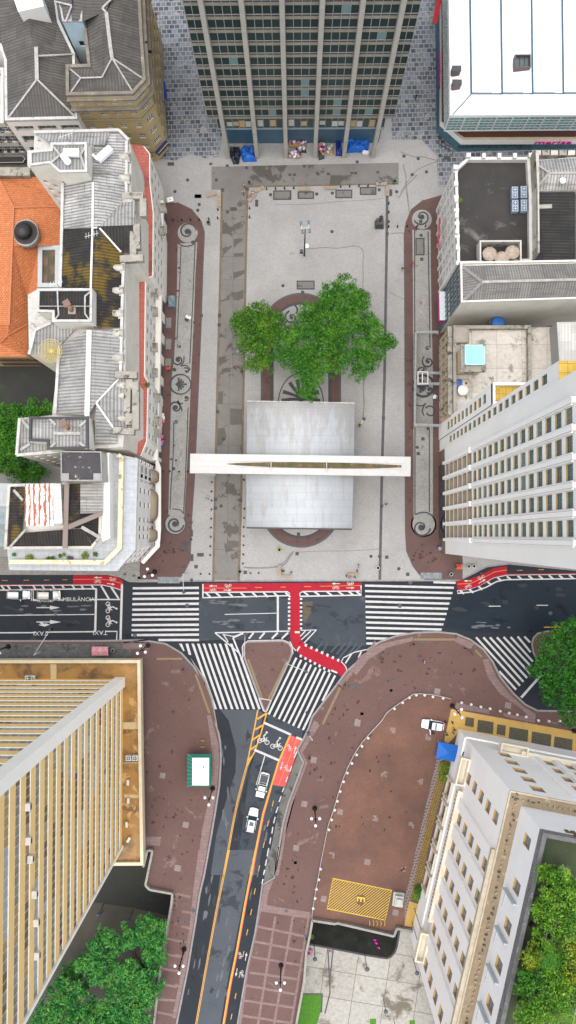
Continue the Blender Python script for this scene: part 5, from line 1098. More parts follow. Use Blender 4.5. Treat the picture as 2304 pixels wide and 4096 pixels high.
wall(b, Bq, Dq, -8, zs, 0); wall(b, Dq, Cq, 0, zs, 0); wall(b, A+dW*(LW), Bq, -8, 0, 0)
b.face([(p.x,p.y,zs) for p in (A,Bq,Dq,Cq)], 2); b.build('wall', [wh8, och8, M('cornice_roof', (.3,.23,.14), (.22,.175,.11), sc=.7, st=(.4,.34,.24), ssc=.6, sth=.58, st2=(.1,.08,.05), s2sc=1.5, s2th=.7)], T)
b = MB()
def along(u, v=0, z=0): p = A+dW*u+dN*v; return Vector((p.x,p.y,z))
# fins between the window columns in the recessed centre
for i in range(6):
    u = 9.5+4.5*i; p = A+dW*(u)+nW*.18
    b.box((p.x,p.y,(zpl+.8+zs-.6)/2), (2.0 if 0 < i < 5 else 1.5, .4, zs-zpl-1.4), math.atan2(dW.y,dW.x), 0)
for i in range(8):
    u = LN-34+3.4*i; p = Cq-dN*(u)+nN*.2; b.box((p.x,p.y,(zpl+1+zs-1)/2), (1.1, .5, zs-zpl-2.4), math.atan2(dN.y,dN.x), 0)
b.build('pilasters', [wh8], T)
b = MB()
def strip(p, q_, n, z0, z1, o, m=0): b.prism([(p.x,p.y),(q_.x,q_.y),((q_+n*o).x,(q_+n*o).y),((p+n*o).x,(p+n*o).y)], z0, z1, m, m, bottom=True)
strip(A+dW*7.6, A+dW*29.5, nW, zpl-.3, zpl+.8, .8, 1); strip(A+dN*8, A+dN*LN, nN, zpl-.3, zpl+.8, .8, 1)
strip(A+dW*8.4, A+dW*33.2, nW, zs-.7, zs-.03, .55, 3); strip(A, Bq, nW, 6.3, 6.6, .25, 0); strip(A, Cq, nN, 6.3, 6.6, .25, 0)
for i in range(34): p = A+dW*(8+.63*i)+nW*.83; b.box((p.x,p.y,zpl+.25),(.06,.22,.7),math.atan2(dW.y,dW.x)+math.pi/2,2)
b.build('balustrade', [wh8, M('balu_cream', (.74,.69,.56), (.66,.6,.47), sc=1), S('balu_slot', (.3,.26,.18)), M('cornice_edge_stone', (.5,.44,.33), (.36,.31,.22), sc=1.2)], T)
# balconies
for (base_, dd, nn_, u, w_) in ((A,dW,nW,2.1,4.6),(A,dW,nW,31.3,4.8),(A,dN,nN,4.4,4.6)):
    b = MB(); p, q_ = base_+dd*u, base_+dd*(u+w_); strip(p, q_, nn_, zpl-.3, zpl, 1.6, 0); 
    rim(b, [(p.x,p.y),(q_.x,q_.y),((q_+nn_*1.6).x,(q_+nn_*1.6).y),((p+nn_*1.6).x,(p+nn_*1.6).y)], zpl, zpl+1.1, .25, 0)
    b.build('balcony', [MATS['balu_cream']], T)
# frames round the ochre openings on the west side
for i in range(5):
    u = 8.5+4.15*i; b = MB(); p, q_ = A+dW*(u-.35), A+dW*(u+3.15); strip(p, q_, nW, 5.75, 6.0, .55, 0); strip(A+dW*(u-.35), A+dW*(u-.05), nW, 1.2, 5.75, .5, 0); strip(A+dW*(u+2.85), A+dW*(u+3.15), nW, 1.2, 5.75, .5, 0); b.build('window_surround', [MATS['balu_cream']], T)
# cornice walk with heaps of lighting gear, upper shaft
iw = 1.7
A2 = A+dW*iw*1.1+dN*iw*1.2; B2 = Bq-dW*1.2+dN*iw*1.2; C2 = Cq+dW*iw*1.1; D2 = Dq-dW*1.2
b = MB(); facade(b, T, A2, B2, zs, zu, [(2.2,3.7)]+[(8.2+5.15*i, 9.8+5.15*i) for i in range(6)], [(zs+3.6,zs+6.4)], .4, 0, 1, 2, 3, g8, f8)
facade(b, T, C2, A2, zs, zu, [(LN-16.5,LN-14.5),(LN-10.5,LN-8.5)], [(zs+3.6,zs+6.4)], .4, 0, 1, 2, 3, g8, f8); wall(b, B2, D2, zs, zu, 0); wall(b, D2, C2, zs, zu, 0)
b.face([(p.x,p.y,zu-1.4) for p in (A2,B2,D2,C2)], 2); b.build('upper_storey', [M('upper_white', (.86,.86,.85), (.78,.78,.77), sc=.2), och8, M('roof_soil', (.035,.05,.015), (.02,.03,.01), sc=.6, st=(.1,.09,.06), ssc=.6, sth=.62)], T)
for i in range(6):
    u = 10.5+5.15*i; b = MB(); p = A2+dW*u; q_ = A2+dW*(u+2.6); strip(p, q_, nW, zs+1.6, zs+1.75, .12, 0); strip(p+dW*.1, p+dW*.35, nW, zs+1.7, zs+6.6, .55, 0)
    b.build('grille_fin', [M('fin_grey', (.45,.5,.52), (.36,.4,.42), sc=2)], T)
b = MB(); rim(b, [(p.x,p.y) for p in (A2,B2,D2,C2)], zu-1.4, zu, .55, 0); b.build('parapet', [M('parapet8', (.13,.13,.13), (.07,.07,.07), sc=1.2, st=(.3,.3,.29), ssc=.9, sth=.62)], T)
b = MB(); rim(b, [(p.x,p.y) for p in (A,Bq,Dq,Cq)], zs, zs+.3, .22, 0); b.build('cornice_edge', [M('cornice_edge_stone', (.5,.44,.33), (.36,.31,.22), sc=1.2)], T)
b = MB(); random.seed(8)
for i in range(52):
    u = i*.72+.3; p = A+dW*u+dN*(1.15+random.uniform(-.2,.25)); b.box((p.x,p.y,zs+.3),(.22+random.random()*.22,.12+random.random()*.14,.2),random.random()*3,random.randint(0,1))
for i in range(40):
    p = A+dN*(i*.72+.6)+dW*(1.0+random.uniform(-.2,.2)); b.box((p.x,p.y,zs+.3),(.22+random.random()*.2,.14,.2),random.random()*3,random.randint(0,1))
b.build('cornice_lights', [S('gear_dark', (.05,.05,.05)), S('gear_tan', (.35,.28,.18))], T)
for i, (s_, x, y) in enumerate((('SÃO PAULO',1.6,0),('MUNICÍPIO DE',3.0,0))):
    p = A2+dN*(7.2)+nN*.1; text(s_, 'wall_lettering', S('bronze', (.12,.09,.02)), (p.x,p.y,zu-.9-i*1.2), 1.15, (R_(90),0,math.atan2(dN.y,dN.x)+math.pi), .1, T)
p = A+dW*4+nW*.1; text('PREFEITURA', 'wall_lettering', S('bronze_dark', (.03,.03,.03)), (p.x,p.y,7.3), .65, (R_(90),0,math.atan2(dW.y,dW.x)), .08, T)
# roof planters
b = MB(); 
for u, v, lu, lv in ((2.2,9,1.4,12),(4,3.4,30,1.0),(8,12,1,6),(16,9,9,.8)):
    p = A2+dW*u+dN*v; q_ = p+dW*lu; r_ = q_+dN*lv; s_ = p+dN*lv; rim(b, [(k_.x,k_.y) for k_ in (p,q_,r_,s_)], zu-1.4, zu-.7, .2, 0)
b.build('roof_planters', [M('planter_conc', (.33,.31,.26), (.2,.19,.16), sc=1)], T)

# ---------- left side: long cream block ----------
z9 = 25.0
main = pts('Z', [(138,531),(476,522),(517,563),(525,600),(525,788),(543,790),(543,1036),(502,1040),(502,1485),(520,1509),(520,1722),(497,1736),(492,1789),(377,1794),(242,1804),(68,1821),(80,1673),(208,1661),(237,1388),(116,1417),(111,1179),(150,1157),(242,1150),(256,727),(118,669),(116,604),(135,599)], z9)
T = thing('long_cream_block', 'long cream building left of the square with weathered corrugated roofs', 'building', (main[0].x+8, main[0].y-30, 0))
b = MB(); P = [Vector((p.x,p.y,0)) for p in main]; q9 = ccw([(p.x,p.y) for p in P]); n = len(q9)
for i in range(n):
    a_, c_ = V2(*q9[i]), V2(*q9[(i+1)%n]); Ls = (c_-a_).length; d_ = (c_-a_).normalized()
    if -d_.x*0+d_.x > .6 and Ls > 5 and a_.y > 10 and a_.x < -35: facade(b, T, a_, c_, 0, z9, even(Ls,3 if Ls < 9 else 5,.9,.6), [(z9-4.5-2.8*k_, z9-3.2-2.8*k_) for k_ in range(6)][::-1], .25, 0, 0, 1, 1)
    else: wall(b, a_, c_, 0, z9, 0)
b.face([(x,y,z9) for x, y in q9], 1); b.build('wall', [cream, M('gutter_grey', (.5,.49,.45), (.35,.34,.31), sc=1, st=(.15,.14,.12), ssc=1, sth=.6)], T)
zl = 14.4
pe = [V2(p.x,p.y) for p in pts('Z', [(563,1823),(587,1765),(592,1528),(578,1505),(582,1112),(611,1106),(613,850),(599,725),(599,616),(575,585)], zl)]
fwin = (M('ribbon_glass',(.05,.06,.06)), S('shutter', (.42,.45,.43)))
b = MB()
for i in range(9):
    a_, c_ = pe[i], pe[i+1]; Ls = (c_-a_).length; nn_ = int(Ls/2.05)
    if nn_ >= 1: facade(b, T, a_, c_, 0, zl, even(Ls,nn_,1.0), [(4.7,6.6),(7.7,9.6),(10.9,12.8)], .16, 0, 0, 2, 3, *fwin)
    else: wall(b, a_, c_, 0, zl, 0)
wall(b, pe[9], V2(-30,pe[9].y+1), 0, zl, 0); wall(b, V2(-30,pe[0].y), pe[0], 0, zl, 0); b.build('front_wall', [M('front_cream', (.8,.77,.69), (.7,.66,.57), sc=.4, st=(.55,.47,.34), ssc=.4, sth=.63, sw=.15)], T)
redst = BR('red_strip', (.5,.14,.10), (.44,.12,.085), (.28,.07,.06), .5, .5, 0, .03, .5, st=(.2,.06,.05), ssc=.22, sth=.56, c3=(.56,.2,.18))
b = MB(); b.poly([(p.x,p.y,0) for p in pe]+[(-30,pe[9].y+1,0),(-30,pe[0].y,0)], zl); b.build('red_roof_strip', [redst], T)
b = MB()
for i in range(9):
    a_, c_ = pe[i], pe[i+1]
    for z_ in (zl-.1,): b.bar((a_.x,a_.y,z_),(c_.x,c_.y,z_),.16,.3)
b.build('cornice', [MATS['front_cream']], T)
sh = [V2(p.x,p.y) for p in pts('Z', [(646,1850),(655,1533),(662,1197),(668,1000),(668,840)], 0)]
b = MB()
for i in range(4):
    a_, c_ = sh[i], sh[i+1]; Ls = (c_-a_).length; facade(b, T, a_, c_, 0, 4.2, even(Ls,max(1,int(Ls/3.2)),2.3), [(.1,3.2)], .25, 0, 0, 3, 1, M('shop_dark', (.05,.08,.1), (.12,.14,.15), sc=.7), dgrey, name='shop_window')
b.face([(p.x,p.y,4.2) for p in sh]+[(-25.5,sh[4].y,4.2),(-25.5,sh[0].y,4.2)], 0); b.build('shop_front', [MATS['front_cream']], T)
for y_ in (850,940,1180,1260,1400,1500,1600,1690,1740):
    p = pt('Z',640 if y_ > 1100 else 655,y_,6); xo = max(pe[4].x if y_ > 1100 else pe[5].x, pe[2].x if y_ > 1520 else -99)
    b = MB(); b.box((xo+.45,p.y,7.5),(.9,1.5,.14)); b.box((xo+.88,p.y,8.0),(.06,1.5,.9)); b.box((xo+.45,p.y+.72,8.0),(.9,.06,.9)); b.box((xo+.45,p.y-.72,8.0),(.9,.06,.9)); b.build('balcony', [dirtyw], T)
# dormers along the attic
for i, y in enumerate((645,730,820,1085,1175,1265,1345,1440,1500+50,1590,1680)):
    u = pt('Z',525 if y < 800 else 540 if y < 1037 else 500 if y < 1500 else 517,y,z9-1); b = MB(); w_ = 1.6
    b.prism([(u.x-1.5,u.y-w_/2),(u.x+.1,u.y-w_/2),(u.x+.1,u.y+w_/2),(u.x-1.5,u.y+w_/2)], z9-.2, z9+.5, 0, 0)
    b.tube([(u.x-1.5,u.y,z9+.45),(u.x+.15,u.y,z9+.45)], w_/2*.7, 14, 0); b.face([(u.x+.2,u.y-.6,z9-2.6),(u.x+.2,u.y+.6,z9-2.6),(u.x+.2,u.y+.6,z9-.5),(u.x+.2,u.y-.6,z9-.5)], 1)
    b.build('dormer', [M('dormer_stone', (.5,.48,.42), (.28,.27,.23), sc=1.4, st=(.1,.09,.08), ssc=1.2, sth=.56), glass], T)
# roofs
def roof9(faces_, mat, name='roof'):
    b = MB()
    for l in faces_: faces(b, 'Z', l, 0)
    return b.build(name, [mat], T)
r0, r1 = z9+.3, z9+2.2
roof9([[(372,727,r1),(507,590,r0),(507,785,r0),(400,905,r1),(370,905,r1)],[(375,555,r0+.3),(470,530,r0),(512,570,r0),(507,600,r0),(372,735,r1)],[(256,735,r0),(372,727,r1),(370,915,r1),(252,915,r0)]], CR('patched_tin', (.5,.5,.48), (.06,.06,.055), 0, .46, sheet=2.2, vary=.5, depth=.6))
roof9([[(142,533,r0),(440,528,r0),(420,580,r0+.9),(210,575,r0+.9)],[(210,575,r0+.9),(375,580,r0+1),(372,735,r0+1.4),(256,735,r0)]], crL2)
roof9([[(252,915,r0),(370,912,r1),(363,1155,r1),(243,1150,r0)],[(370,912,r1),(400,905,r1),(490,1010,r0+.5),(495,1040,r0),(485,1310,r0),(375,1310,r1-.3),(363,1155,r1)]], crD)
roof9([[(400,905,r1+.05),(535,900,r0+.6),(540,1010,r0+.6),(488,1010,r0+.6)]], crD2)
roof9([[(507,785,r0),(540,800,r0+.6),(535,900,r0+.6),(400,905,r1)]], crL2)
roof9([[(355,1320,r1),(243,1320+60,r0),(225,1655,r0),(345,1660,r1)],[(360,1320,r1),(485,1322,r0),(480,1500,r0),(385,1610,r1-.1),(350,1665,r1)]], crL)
roof9([[(480,1510,r0),(385,1612,r1-.1),(470,1735,r0),(508,1715,r0+.2),(515,1520,r0+.2)]], crL2)
roof9([[(380,1680,r1),(385,1612,r1),(470,1735,r0),(468,1775,r0),(380,1780,r0)]], crL)
roof9([[(142,1320,r0),(205,1292,r0),(300,1315,r0+.4),(238,1385,r0),(240,1420,r0),(120,1417,r0)]], crL2)
roof9([[(116,1185,r0-1),(150,1180,r0-1),(150,1300,r0-1),(200,1300,r0-1),(140,1330,r0-1),(118,1410,r0-1)]], crD)
b = MB(); ridges(b,'Z',[(372,730,r1),(370,912,r1),(363,1155,r1)],.3); ridges(b,'Z',[(370,912,r1),(512,902,r0+.6)],.25); ridges(b,'Z',[(398,912,r1),(484,1008,r0+.6)],.25); ridges(b,'Z',[(357,1320,r1),(348,1665,r1)],.75); ridges(b,'Z',[(385,1612,r1),(475,1515,r0)],.25); ridges(b,'Z',[(385,1612,r1),(470,1735,r0)],.3)
ridges(b,'Z',[(508,590,r0),(372,735,r1)],.2) if False else None
b.build('ridge_caps', [M('ridge_pale', (.62,.63,.6), (.5,.5,.47), sc=1)], T)
b = MB()
for l in ([(525/1*.4831,0)],): pass
for l in ([(507,565),(506,785)],[(252,735),(248,920),(242,1150)],[(237,1388),(222,1655)],[(138,531),(476,522),(515,562)],[(118,669),(116,604)],[(118,669),(200,655),(256,727)],[(80,1673),(68,1821),(240,1806)],[(487,1325),(483,1490)],[(495,1040),(487,1320)],[(120,1292),(142,1320),(118,1418)],[(142,1320),(205,1292)]):
    ridges(b,'Z',[(x,y,z9+.3) for x,y in l],.42,0,.5)
b.build('gutters', [M('gutter_white', (.5,.51,.49), (.33,.33,.31), sc=1.2, st=(.2,.2,.19), ssc=1.3, sth=.62)], T)
b = MB(); dst = stainw
for l in ([(490,787),(575,787)],[(575,800),(575,870)],[(548,900),(550,1000)],[(482,1040),(575,1035)],[(535,930),(535,1035)],[(463,1500),(550,1503)],[(520,1520),(518,1560),(512,1560),(510,1650),(518,1655),(518,1700)],[(545,1530),(545,1720)],[(455,1722),(540,1728)]):
    ridges(b,'Z',[(x,y,z9+.5) for x,y in l],1.0,0,1.1)
b.build('parapet_blocks', [stainw], T)
# raised roof houses
for (l, z_, rmat, fr, nm) in (([(205,575),(350,573),(352,692),(240,694),(200,658),(122,668),(120,608),(205,600)], z9+4.5, crL2, dirtyw, 'roof_house'), ([(152,1157),(372,1156),(370,1290),(212,1290),(212,1252),(150,1250)], z9+4.0, crD2, dirtyw, 'roof_house'), ([(120,1667),(355,1670),(357,1795),(192,1800),(190,1768),(118,1765)], z9+3.5, crL2, dstone, 'roof_house')):
    q_ = pts('Z', l, z_); b = MB(); b.prism([(p.x,p.y) for p in q_], z9, z_, 0, 0); b.build(nm, [cream], T)
    b = MB(); b.poly([(p.x,p.y,0) for p in q_], z_+.05); b.build('roof', [rmat], T)
    b = MB(); rim(b, [(p.x,p.y) for p in q_], z_, z_+.4, .35, 0); 
    b.build('roof_edge', [fr if fr is dstone else MATS['gutter_white']], T)
b = MB()
ridges(b,'Z',[(240,620,z9+4.7),(330,620,z9+4.7)],.3); ridges(b,'Z',[(207,578,z9+4.6),(240,620,z9+4.9),(205,650,z9+4.7)],.3); ridges(b,'Z',[(347,578,z9+4.6),(322,620,z9+4.9),(345,688,z9+4.6)],.3)
ridges(b,'Z',[(230,1165,z9+4.2),(232,1225,z9+4.3),(235,1260,z9+4.2),(212,1288,z9+4.2)],.22); ridges(b,'Z',[(365,1165,z9+4.2),(340,1185,z9+4.3),(340,1255,z9+4.3),(362,1286,z9+4.2)],.22); ridges(b,'Z',[(150,1225,z9+4.3),(370,1225,z9+4.3)],.1)
ridges(b,'Z',[(195,1670,z9+3.7),(222,1700,z9+3.8)],.35); ridges(b,'Z',[(350,1678,z9+3.7),(318,1705,z9+3.8)],.35); ridges(b,'Z',[(222,1770,z9+3.8),(195,1798,z9+3.7)],.35); ridges(b,'Z',[(318,1770,z9+3.8),(350,1795,z9+3.7)],.35); ridges(b,'Z',[(213,1733,z9+3.8),(322,1733,z9+3.8)],.45)
b.build('ridge_caps', [ridge], T)
b = MB(); 
for l in ([(82,1672,z9+.3),(118,1715,z9+.3)],[(82,1800,z9+.3),(120,1775,z9+.3)]): ridges(b,'Z',l,.4)
for l in ([(95,1680),(118,1670),(118,1765),(190,1770),(190,1800),(75,1812)],): b.poly(pts('Z',l,z9), z9+.1, 1)
b.build('lower_roof', [ridge, crL2], T)
# white ducts on that roof
t = thing('roof_duct', 'bright white insulated duct lying diagonally on the patched corrugated roof', 'duct', pt('Z',410,625,z9+1))
b = MB(); b.bar(pt('Z',392,640,z9+2.2), pt('Z',443,594,z9+1.8), 1.0, .8); b.build('duct_run', [S('duct_white', (.92,.93,.92))], t); b = MB(); b.bar(pt('Z',370,618,z9+2.4), pt('Z',392,640,z9+2.2), .35, .4); b.build('elbow', [S('duct_white', (.92,.93,.92))], t)
t = thing('roof_duct', 'bright white duct and stubby pipe on the raised roof house of the cream building', 'duct', pt('Z',285,615,z9+4.5))
b = MB(); b.bar(pt('Z',255,612,z9+5.2), pt('Z',317,612,z9+5.2), 1.0, .7); b.build('duct_run', [S('duct_white', (.92,.93,.92))], t); b = MB(); b.tube([pt('Z',252,622,z9+5), pt('Z',272,648,z9+5.6)], .5, 12); b.build('pipe_end', [S('duct_white', (.92,.93,.92))], t)
for f, x, y, z_, lb in (('D',583,1525,z9+4,'brick chimney on the mossy raised roof house'),('E',555,1060,z9+3.5,'rusty round chimney on the lower grey raised roof house')):
    p = pt(f,x,y,z_+1); t = thing('chimney', lb, 'chimney', (p.x,p.y,z_)); b = MB(); b.box((p.x,p.y,z_+.1),(1.1,1.0,.3),0,1); b.tube([(p.x,p.y,z_),(p.x-.25,p.y+.5,z_+1.6)],.33,10,0); b.build('flue', [S('flue_ochre', (.3,.17,.06)), S('flue_base', (.25,.22,.2))], t); b = MB(); b.box((p.x-.35,p.y+.65,z_+1.75),(1.0,1.0,.2),.5); b.build('cap', [S('flue_cap', (.16,.1,.075))], t)

# ---------- corner block with the plant terrace ----------
zw = 22.5
O10 = pts('G', [(45,945),(60,1100),(960,1108),(1112,930),(1132,170),(870,110),(500,112),(500,400),(60,400)], zw)
T = thing('balcony_block', 'white corner building with curved balconies and a pale tiled roof terrace', 'building', (O10[0].x+10, O10[2].y+8, 0))
q = [(p.x,p.y) for p in O10]; qq = pts('G', [(60,1115),(1000,1130),(1335,1040),(1335,160)], 0)
e0 = pt('G',1000,1095,zw); 
f1 = V2(O10[4].x-.9, O10[4].y); f2 = V2(O10[3].x-.9, O10[3].y+.3); f3 = V2(O10[2].x-.5, O10[2].y+.9); f4 = V2(O10[1].x, O10[1].y+.9)
b = MB(); L = (f1-f2).length
rows10 = [(.5,3.5),(5.4,7.4),(9,11),(12.6,14.6),(16.2,18.2)]
facade(b, T, f2, f1, 0, zw-.8, [(1.3,2.1),(2.7,3.5),(4.1,4.9)]+[(6.6+2.3*i,7.5+2.3*i) for i in range(4)]+[(L-3.9,L-3.1),(L-2.4,L-1.6)], rows10, .35, 0, 0, 1, 2, S('brown_shutter', (.11,.035,.03)), S('brown_shutter_frame', (.14,.06,.05)))
facade(b, T, f3, f2, 0, zw-.8, even((f3-f2).length,3,.8), rows10, .35, 0, 0, 1, 2, S('brown_shutter', (.11,.035,.03)), S('brown_shutter_frame', (.14,.06,.05)))
wall(b, f4, f3, 0, zw-.8, 0); wall(b, V2(f4.x,O10[8].y), f4, 0, zw-.8, 0); wall(b, f1, V2(O10[7].x,O10[4].y+.5), 0, zw-.8, 0)
b.build('wall', [M('block_white', (.8,.79,.75), (.7,.68,.62), sc=.4, st=(.55,.5,.38), ssc=.4, sth=.65, sw=.15)], T)
b = MB(); b.prism(q, zw-1.6, zw-.8, 0, 1, bottom=True); b.build('cornice', [M('cornice_cream', (.68,.62,.45), (.5,.44,.3), sc=.8, st=(.25,.2,.1), ssc=.9, sth=.58), BR('terrace_tiles', (.42,.455,.48), (.38,.41,.43), (.3,.32,.34), 1.2, 1.2, 0, .03, 0)], T)
b = MB(); rim(b, pts('G', [(75,1048),(880,1052),(1010,920),(1025,160),(990,130)], zw)[::1], zw-.8, zw+.2, .7, 0, False); b.build('terrace_parapet', [MATS['cornice_cream']], T)
# curved balconies on the front
for i, (yg, w_) in enumerate(((327,2.5),(567,6.0),(810,2.4))):
    u = abs(pt('G',1265,yg,5).y-f2.y)
    for z_ in (4.6,):
        b = MB(); c_ = f2+(f1-f2).normalized()*u; dd = (f1-f2).normalized(); nn_ = Vector((dd.y,-dd.x,0)); ring = []
        for t_ in np.linspace(-1, 1, 13):
            s_ = math.copysign(abs(t_)**.6, t_); ring.append(c_+dd*(w_/2*s_)+nn_*(1.35*(1-abs(t_)**3.5)))
        ring = [c_-dd*w_/2]+ring+[c_+dd*w_/2]
        b.prism([(p.x,p.y) for p in ring], z_, z_+.3, 0, 1, bottom=True)
        for k_ in range(len(ring)-1):
            b.bar(ring[k_]+Vector((0,0,z_+1.2)), ring[k_+1]+Vector((0,0,z_+1.2)), .12, .12, 2)
            b.bar(ring[k_]+Vector((0,0,z_+.7)), ring[k_+1]+Vector((0,0,z_+.7)), .06, .8, 2)
        b.build('balcony', [MATS['block_white'], S('balc_floor', (.36,.32,.2)), S('brown_rail', (.16,.09,.07))], T)
b = MB(); b.prism([(p.x,p.y) for p in pts('G', [(1305,170),(1333,250),(1333,750),(1322,905),(1190,1048),(1165,1030),(1285,895),(1290,170)], 4)], 3.8, 4.1, 0, 0, bottom=True)
b.build('marquee', [MATS['block_white']], T)
# inner raised roof
zi = zw+2.2
I10 = pts('G', [(40,925),(72,400),(100,385),(858,372),(840,830),(768,920)], zi)
b = MB(); qi = [(p.x,p.y) for p in I10]; b.prism(qi, zw-.8, zi, 0, 0); b.build('attic', [MATS['block_white']], T)
b = MB(); faces(b,'G',[(65,922,zi+.2),(185,790,zi+1.2),(215,410,zi+1),(85,410,zi+.2)]); b.build('roof', [crD], T)
b = MB(); faces(b,'G',[(65,922,zi+.2),(185,790,zi+1.2),(560,760,zi+1.6),(690,760,zi+1.4),(765,905,zi+.2)]); b.build('roof', [crD2], T)
b = MB(); faces(b,'G',[(570,385,zi+1.2),(850,375,zi+.2),(838,820,zi+.2),(770,900,zi+.2),(690,755,zi+1.4),(565,745,zi+1.6)]); b.build('roof', [crD], T)
b = MB(); faces(b,'G',[(665,385,zi+1.3),(855,378,zi+.6),(852,625,zi+.6),(665,630,zi+1.3)]); b.build('pale_roof_sheets', [CR('pale_tin', (.42,.42,.39), (.12,.12,.11), 0, .46)], T)
b = MB(); rim(b, qi, zi, zi+.45, .4, 0); b.build('roof_edge', [dirtyw], T)
b = MB(); ridges(b,'G',[(115,435,zi+.5),(190,520,zi+1.2)],.4); ridges(b,'G',[(80,910,zi+.4),(215,760,zi+1.4)],.35); ridges(b,'G',[(675,740,zi+1.6),(830,830,zi+.5)],.5); b.build('ridge_caps', [ridge], T)
t = thing('rusty_shed', 'rooftop shed with a rust-streaked white metal roof on the balcony building', 'shed', pt('G',320,550,zi))
b = MB(); q_ = pts('G', [(212,390),(500,385),(515,720),(210,730)], zi+2.4); b.prism([(p.x,p.y) for p in q_], zi, zi+2.35, 0, 0); b.build('walls', [dirtyw], t)
rust = _rm = bpy.data.materials.new('rust_stripes'); _rm.use_nodes = True; _t = _rm.node_tree; _p = _t.nodes['Principled BSDF']; _w = _t.nodes.new('ShaderNodeTexWave'); _w.inputs['Scale'].default_value = .42; _w.inputs['Distortion'].default_value = 7; _w.inputs['Detail'].default_value = 4; _w.inputs['Detail Scale'].default_value = 2.5; _w.inputs['Detail Roughness'].default_value = .8
_t.links.new(_pos(_t, 0, (1,.25,1)), _w.inputs['Vector']); _r = _t.nodes.new('ShaderNodeValToRGB'); _r.color_ramp.elements[0].position = .42; _r.color_ramp.elements[0].color = (.28,.07,.035,1); _r.color_ramp.elements[1].position = .52; _r.color_ramp.elements[1].color = (.7,.68,.62,1); _t.links.new(_w.outputs[0], _r.inputs[0]); _t.links.new(_r.outputs[0], _p.inputs['Base Color'])
b = MB(); b.poly(pts('G', [(207,388),(438,382),(445,728),(205,732)], zi+2.4), zi+2.4); b.build('rusty_roof', [_rm], t); b = MB(); b.poly(pts('G', [(438,382),(503,384),(518,712),(445,716)], zi+2.4), zi+2.42); b.build('pale_roof', [CR('pale_tin2', (.72,.72,.7), (.4,.4,.4), 0, .4)], t)
t = thing('roof_penthouse', 'rooftop plant room with a black and beige blotched flat roof', 'plant room', pt('G',670,240,zw))
b = MB(); q_ = pts('G', [(505,112),(842,116),(852,360),(507,362)], zi+3.6); b.prism([(p.x,p.y) for p in q_], zw-.8, zi+3.6, 0, 1); b.build('walls', [dirtyw, M('blotched', (.05,.048,.05), (.03,.03,.032), sc=.4, st=(.3,.27,.22), ssc=.9, sth=.58, sw=.04)], t)
b = MB(); rim(b, [(p.x,p.y) for p in q_], zi+3.6, zi+3.85, .18); b.box((pt('G',543,328,zi+3.6).x,pt('G',543,328,zi+3.6).y,zi+3.75),(1.1,1.1,.3)); b.box((pt('G',808,328,zi+3.6).x,pt('G',808,328,zi+3.6).y,zi+3.75),(1.1,1.1,.3)); b.build('roof_edge', [M('grey_edge', (.3,.29,.28), (.2,.2,.19), sc=1)], t)
b = MB(); 
t = thing('roof_walkway', 'brown steel walkways crossing the mossy roof of the balcony building', 'walkway', pt('G',545,700,zi+1.5))
b.bar(pt('G',555,380,zi+2), pt('G',538,920,zi+2), .75, .15); b.build('long_walk', [S('walk_brown', (.2,.155,.13))], t); b = MB(); b.bar(pt('G',545,750,zi+2.1), pt('G',845,625,zi+2.1), .75, .15); b.build('side_walk', [S('walk_brown', (.2,.155,.13))], t)
b = MB(); b.bar(pt('G',572,380,zi+2.9), pt('G',560,920,zi+2.9), .05, .05); b.bar(pt('G',560,725,zi+3), pt('G',845,605,zi+3), .05,.05); b.build('handrail', [dgrey], t)
b = MB(); b.prism([(p.x,p.y) for p in pts('G', [(870,135),(905,125),(912,830),(855,860),(840,830),(858,372)], zi)], zw-.8, zi+.1, 0, 0); 
b.build('attic_wall', [MATS['block_white']], T)
for k_, y in enumerate((240,445,598)):
    p = pt('G',905,y,zw+.5); b = MB(); b.box((p.x+.12,p.y,zw+.5),(.2,1.7,1.6)); b.build('attic_window', [S('brown_shutter', (.11,.035,.03))], T)
Qx = pts('G', [(-900,378),(95,380),(75,560),(45,905),(-900,905)], 15); t = thing('shed_roof_house', 'low house with pale blue and grey metal roofs at the left edge', 'house', (Qx[1].x-3,Qx[1].y-6,0))
b = MB(); b.prism([(p.x,p.y) for p in Qx], 0, 14.8, 0, 0); b.build('wall', [dirtyw], t); b = MB(); b.poly(pts('G', [(-900,378),(95,380),(60,568),(-900,568)],15), 15); b.build('roof', [CR('pale_roof', (.5,.52,.52), (.36,.38,.38), 0, 2)], t); b = MB(); b.poly(pts('G', [(-900,575),(62,575),(45,905),(-900,905)],15), 15.01); b.build('roof', [CR('blue_grey_roof', (.3,.38,.42), (.2,.22,.22), 0, 1.8)], t)

# ---------- yellow corner building, top left ----------
zy = 22
O11 = pts('A', [(485,705),(968,695),(1062,590),(1040,300),(1010,-300),(600,-300),(605,168),(640,478),(482,482)], zy); q = [Vector((p.x,p.y,0)) for p in O11]
T = thing('ochre_corner_building', 'ochre corner building with white framed windows and a grey ribbed roof at the top left', 'building', (q[1].x-6,q[1].y+10,0))
rowsy = [(1,3.4),(5.2,7),(8.6,10.4),(12.2,14),(16.3,18.1)]
b = MB(); sill = S('white_sash', (.75,.75,.7)); L = (q[1]-q[0]).length
facade(b, T, q[0], q[1], 0, zy, [(1.1,2.2),(4.1,5.2),(6.4,7.5),(8.9,10.0)], rowsy+[(19.6,20.9)], .3, 0, 0, 4, 3, glassg, sill, skip=None)
facade(b, T, q[1], q[2], 0, zy, even((q[2]-q[1]).length,1,1.5), rowsy+[(19.6,20.9)], .3, 0, 0, 3, 3, glassg, sill)
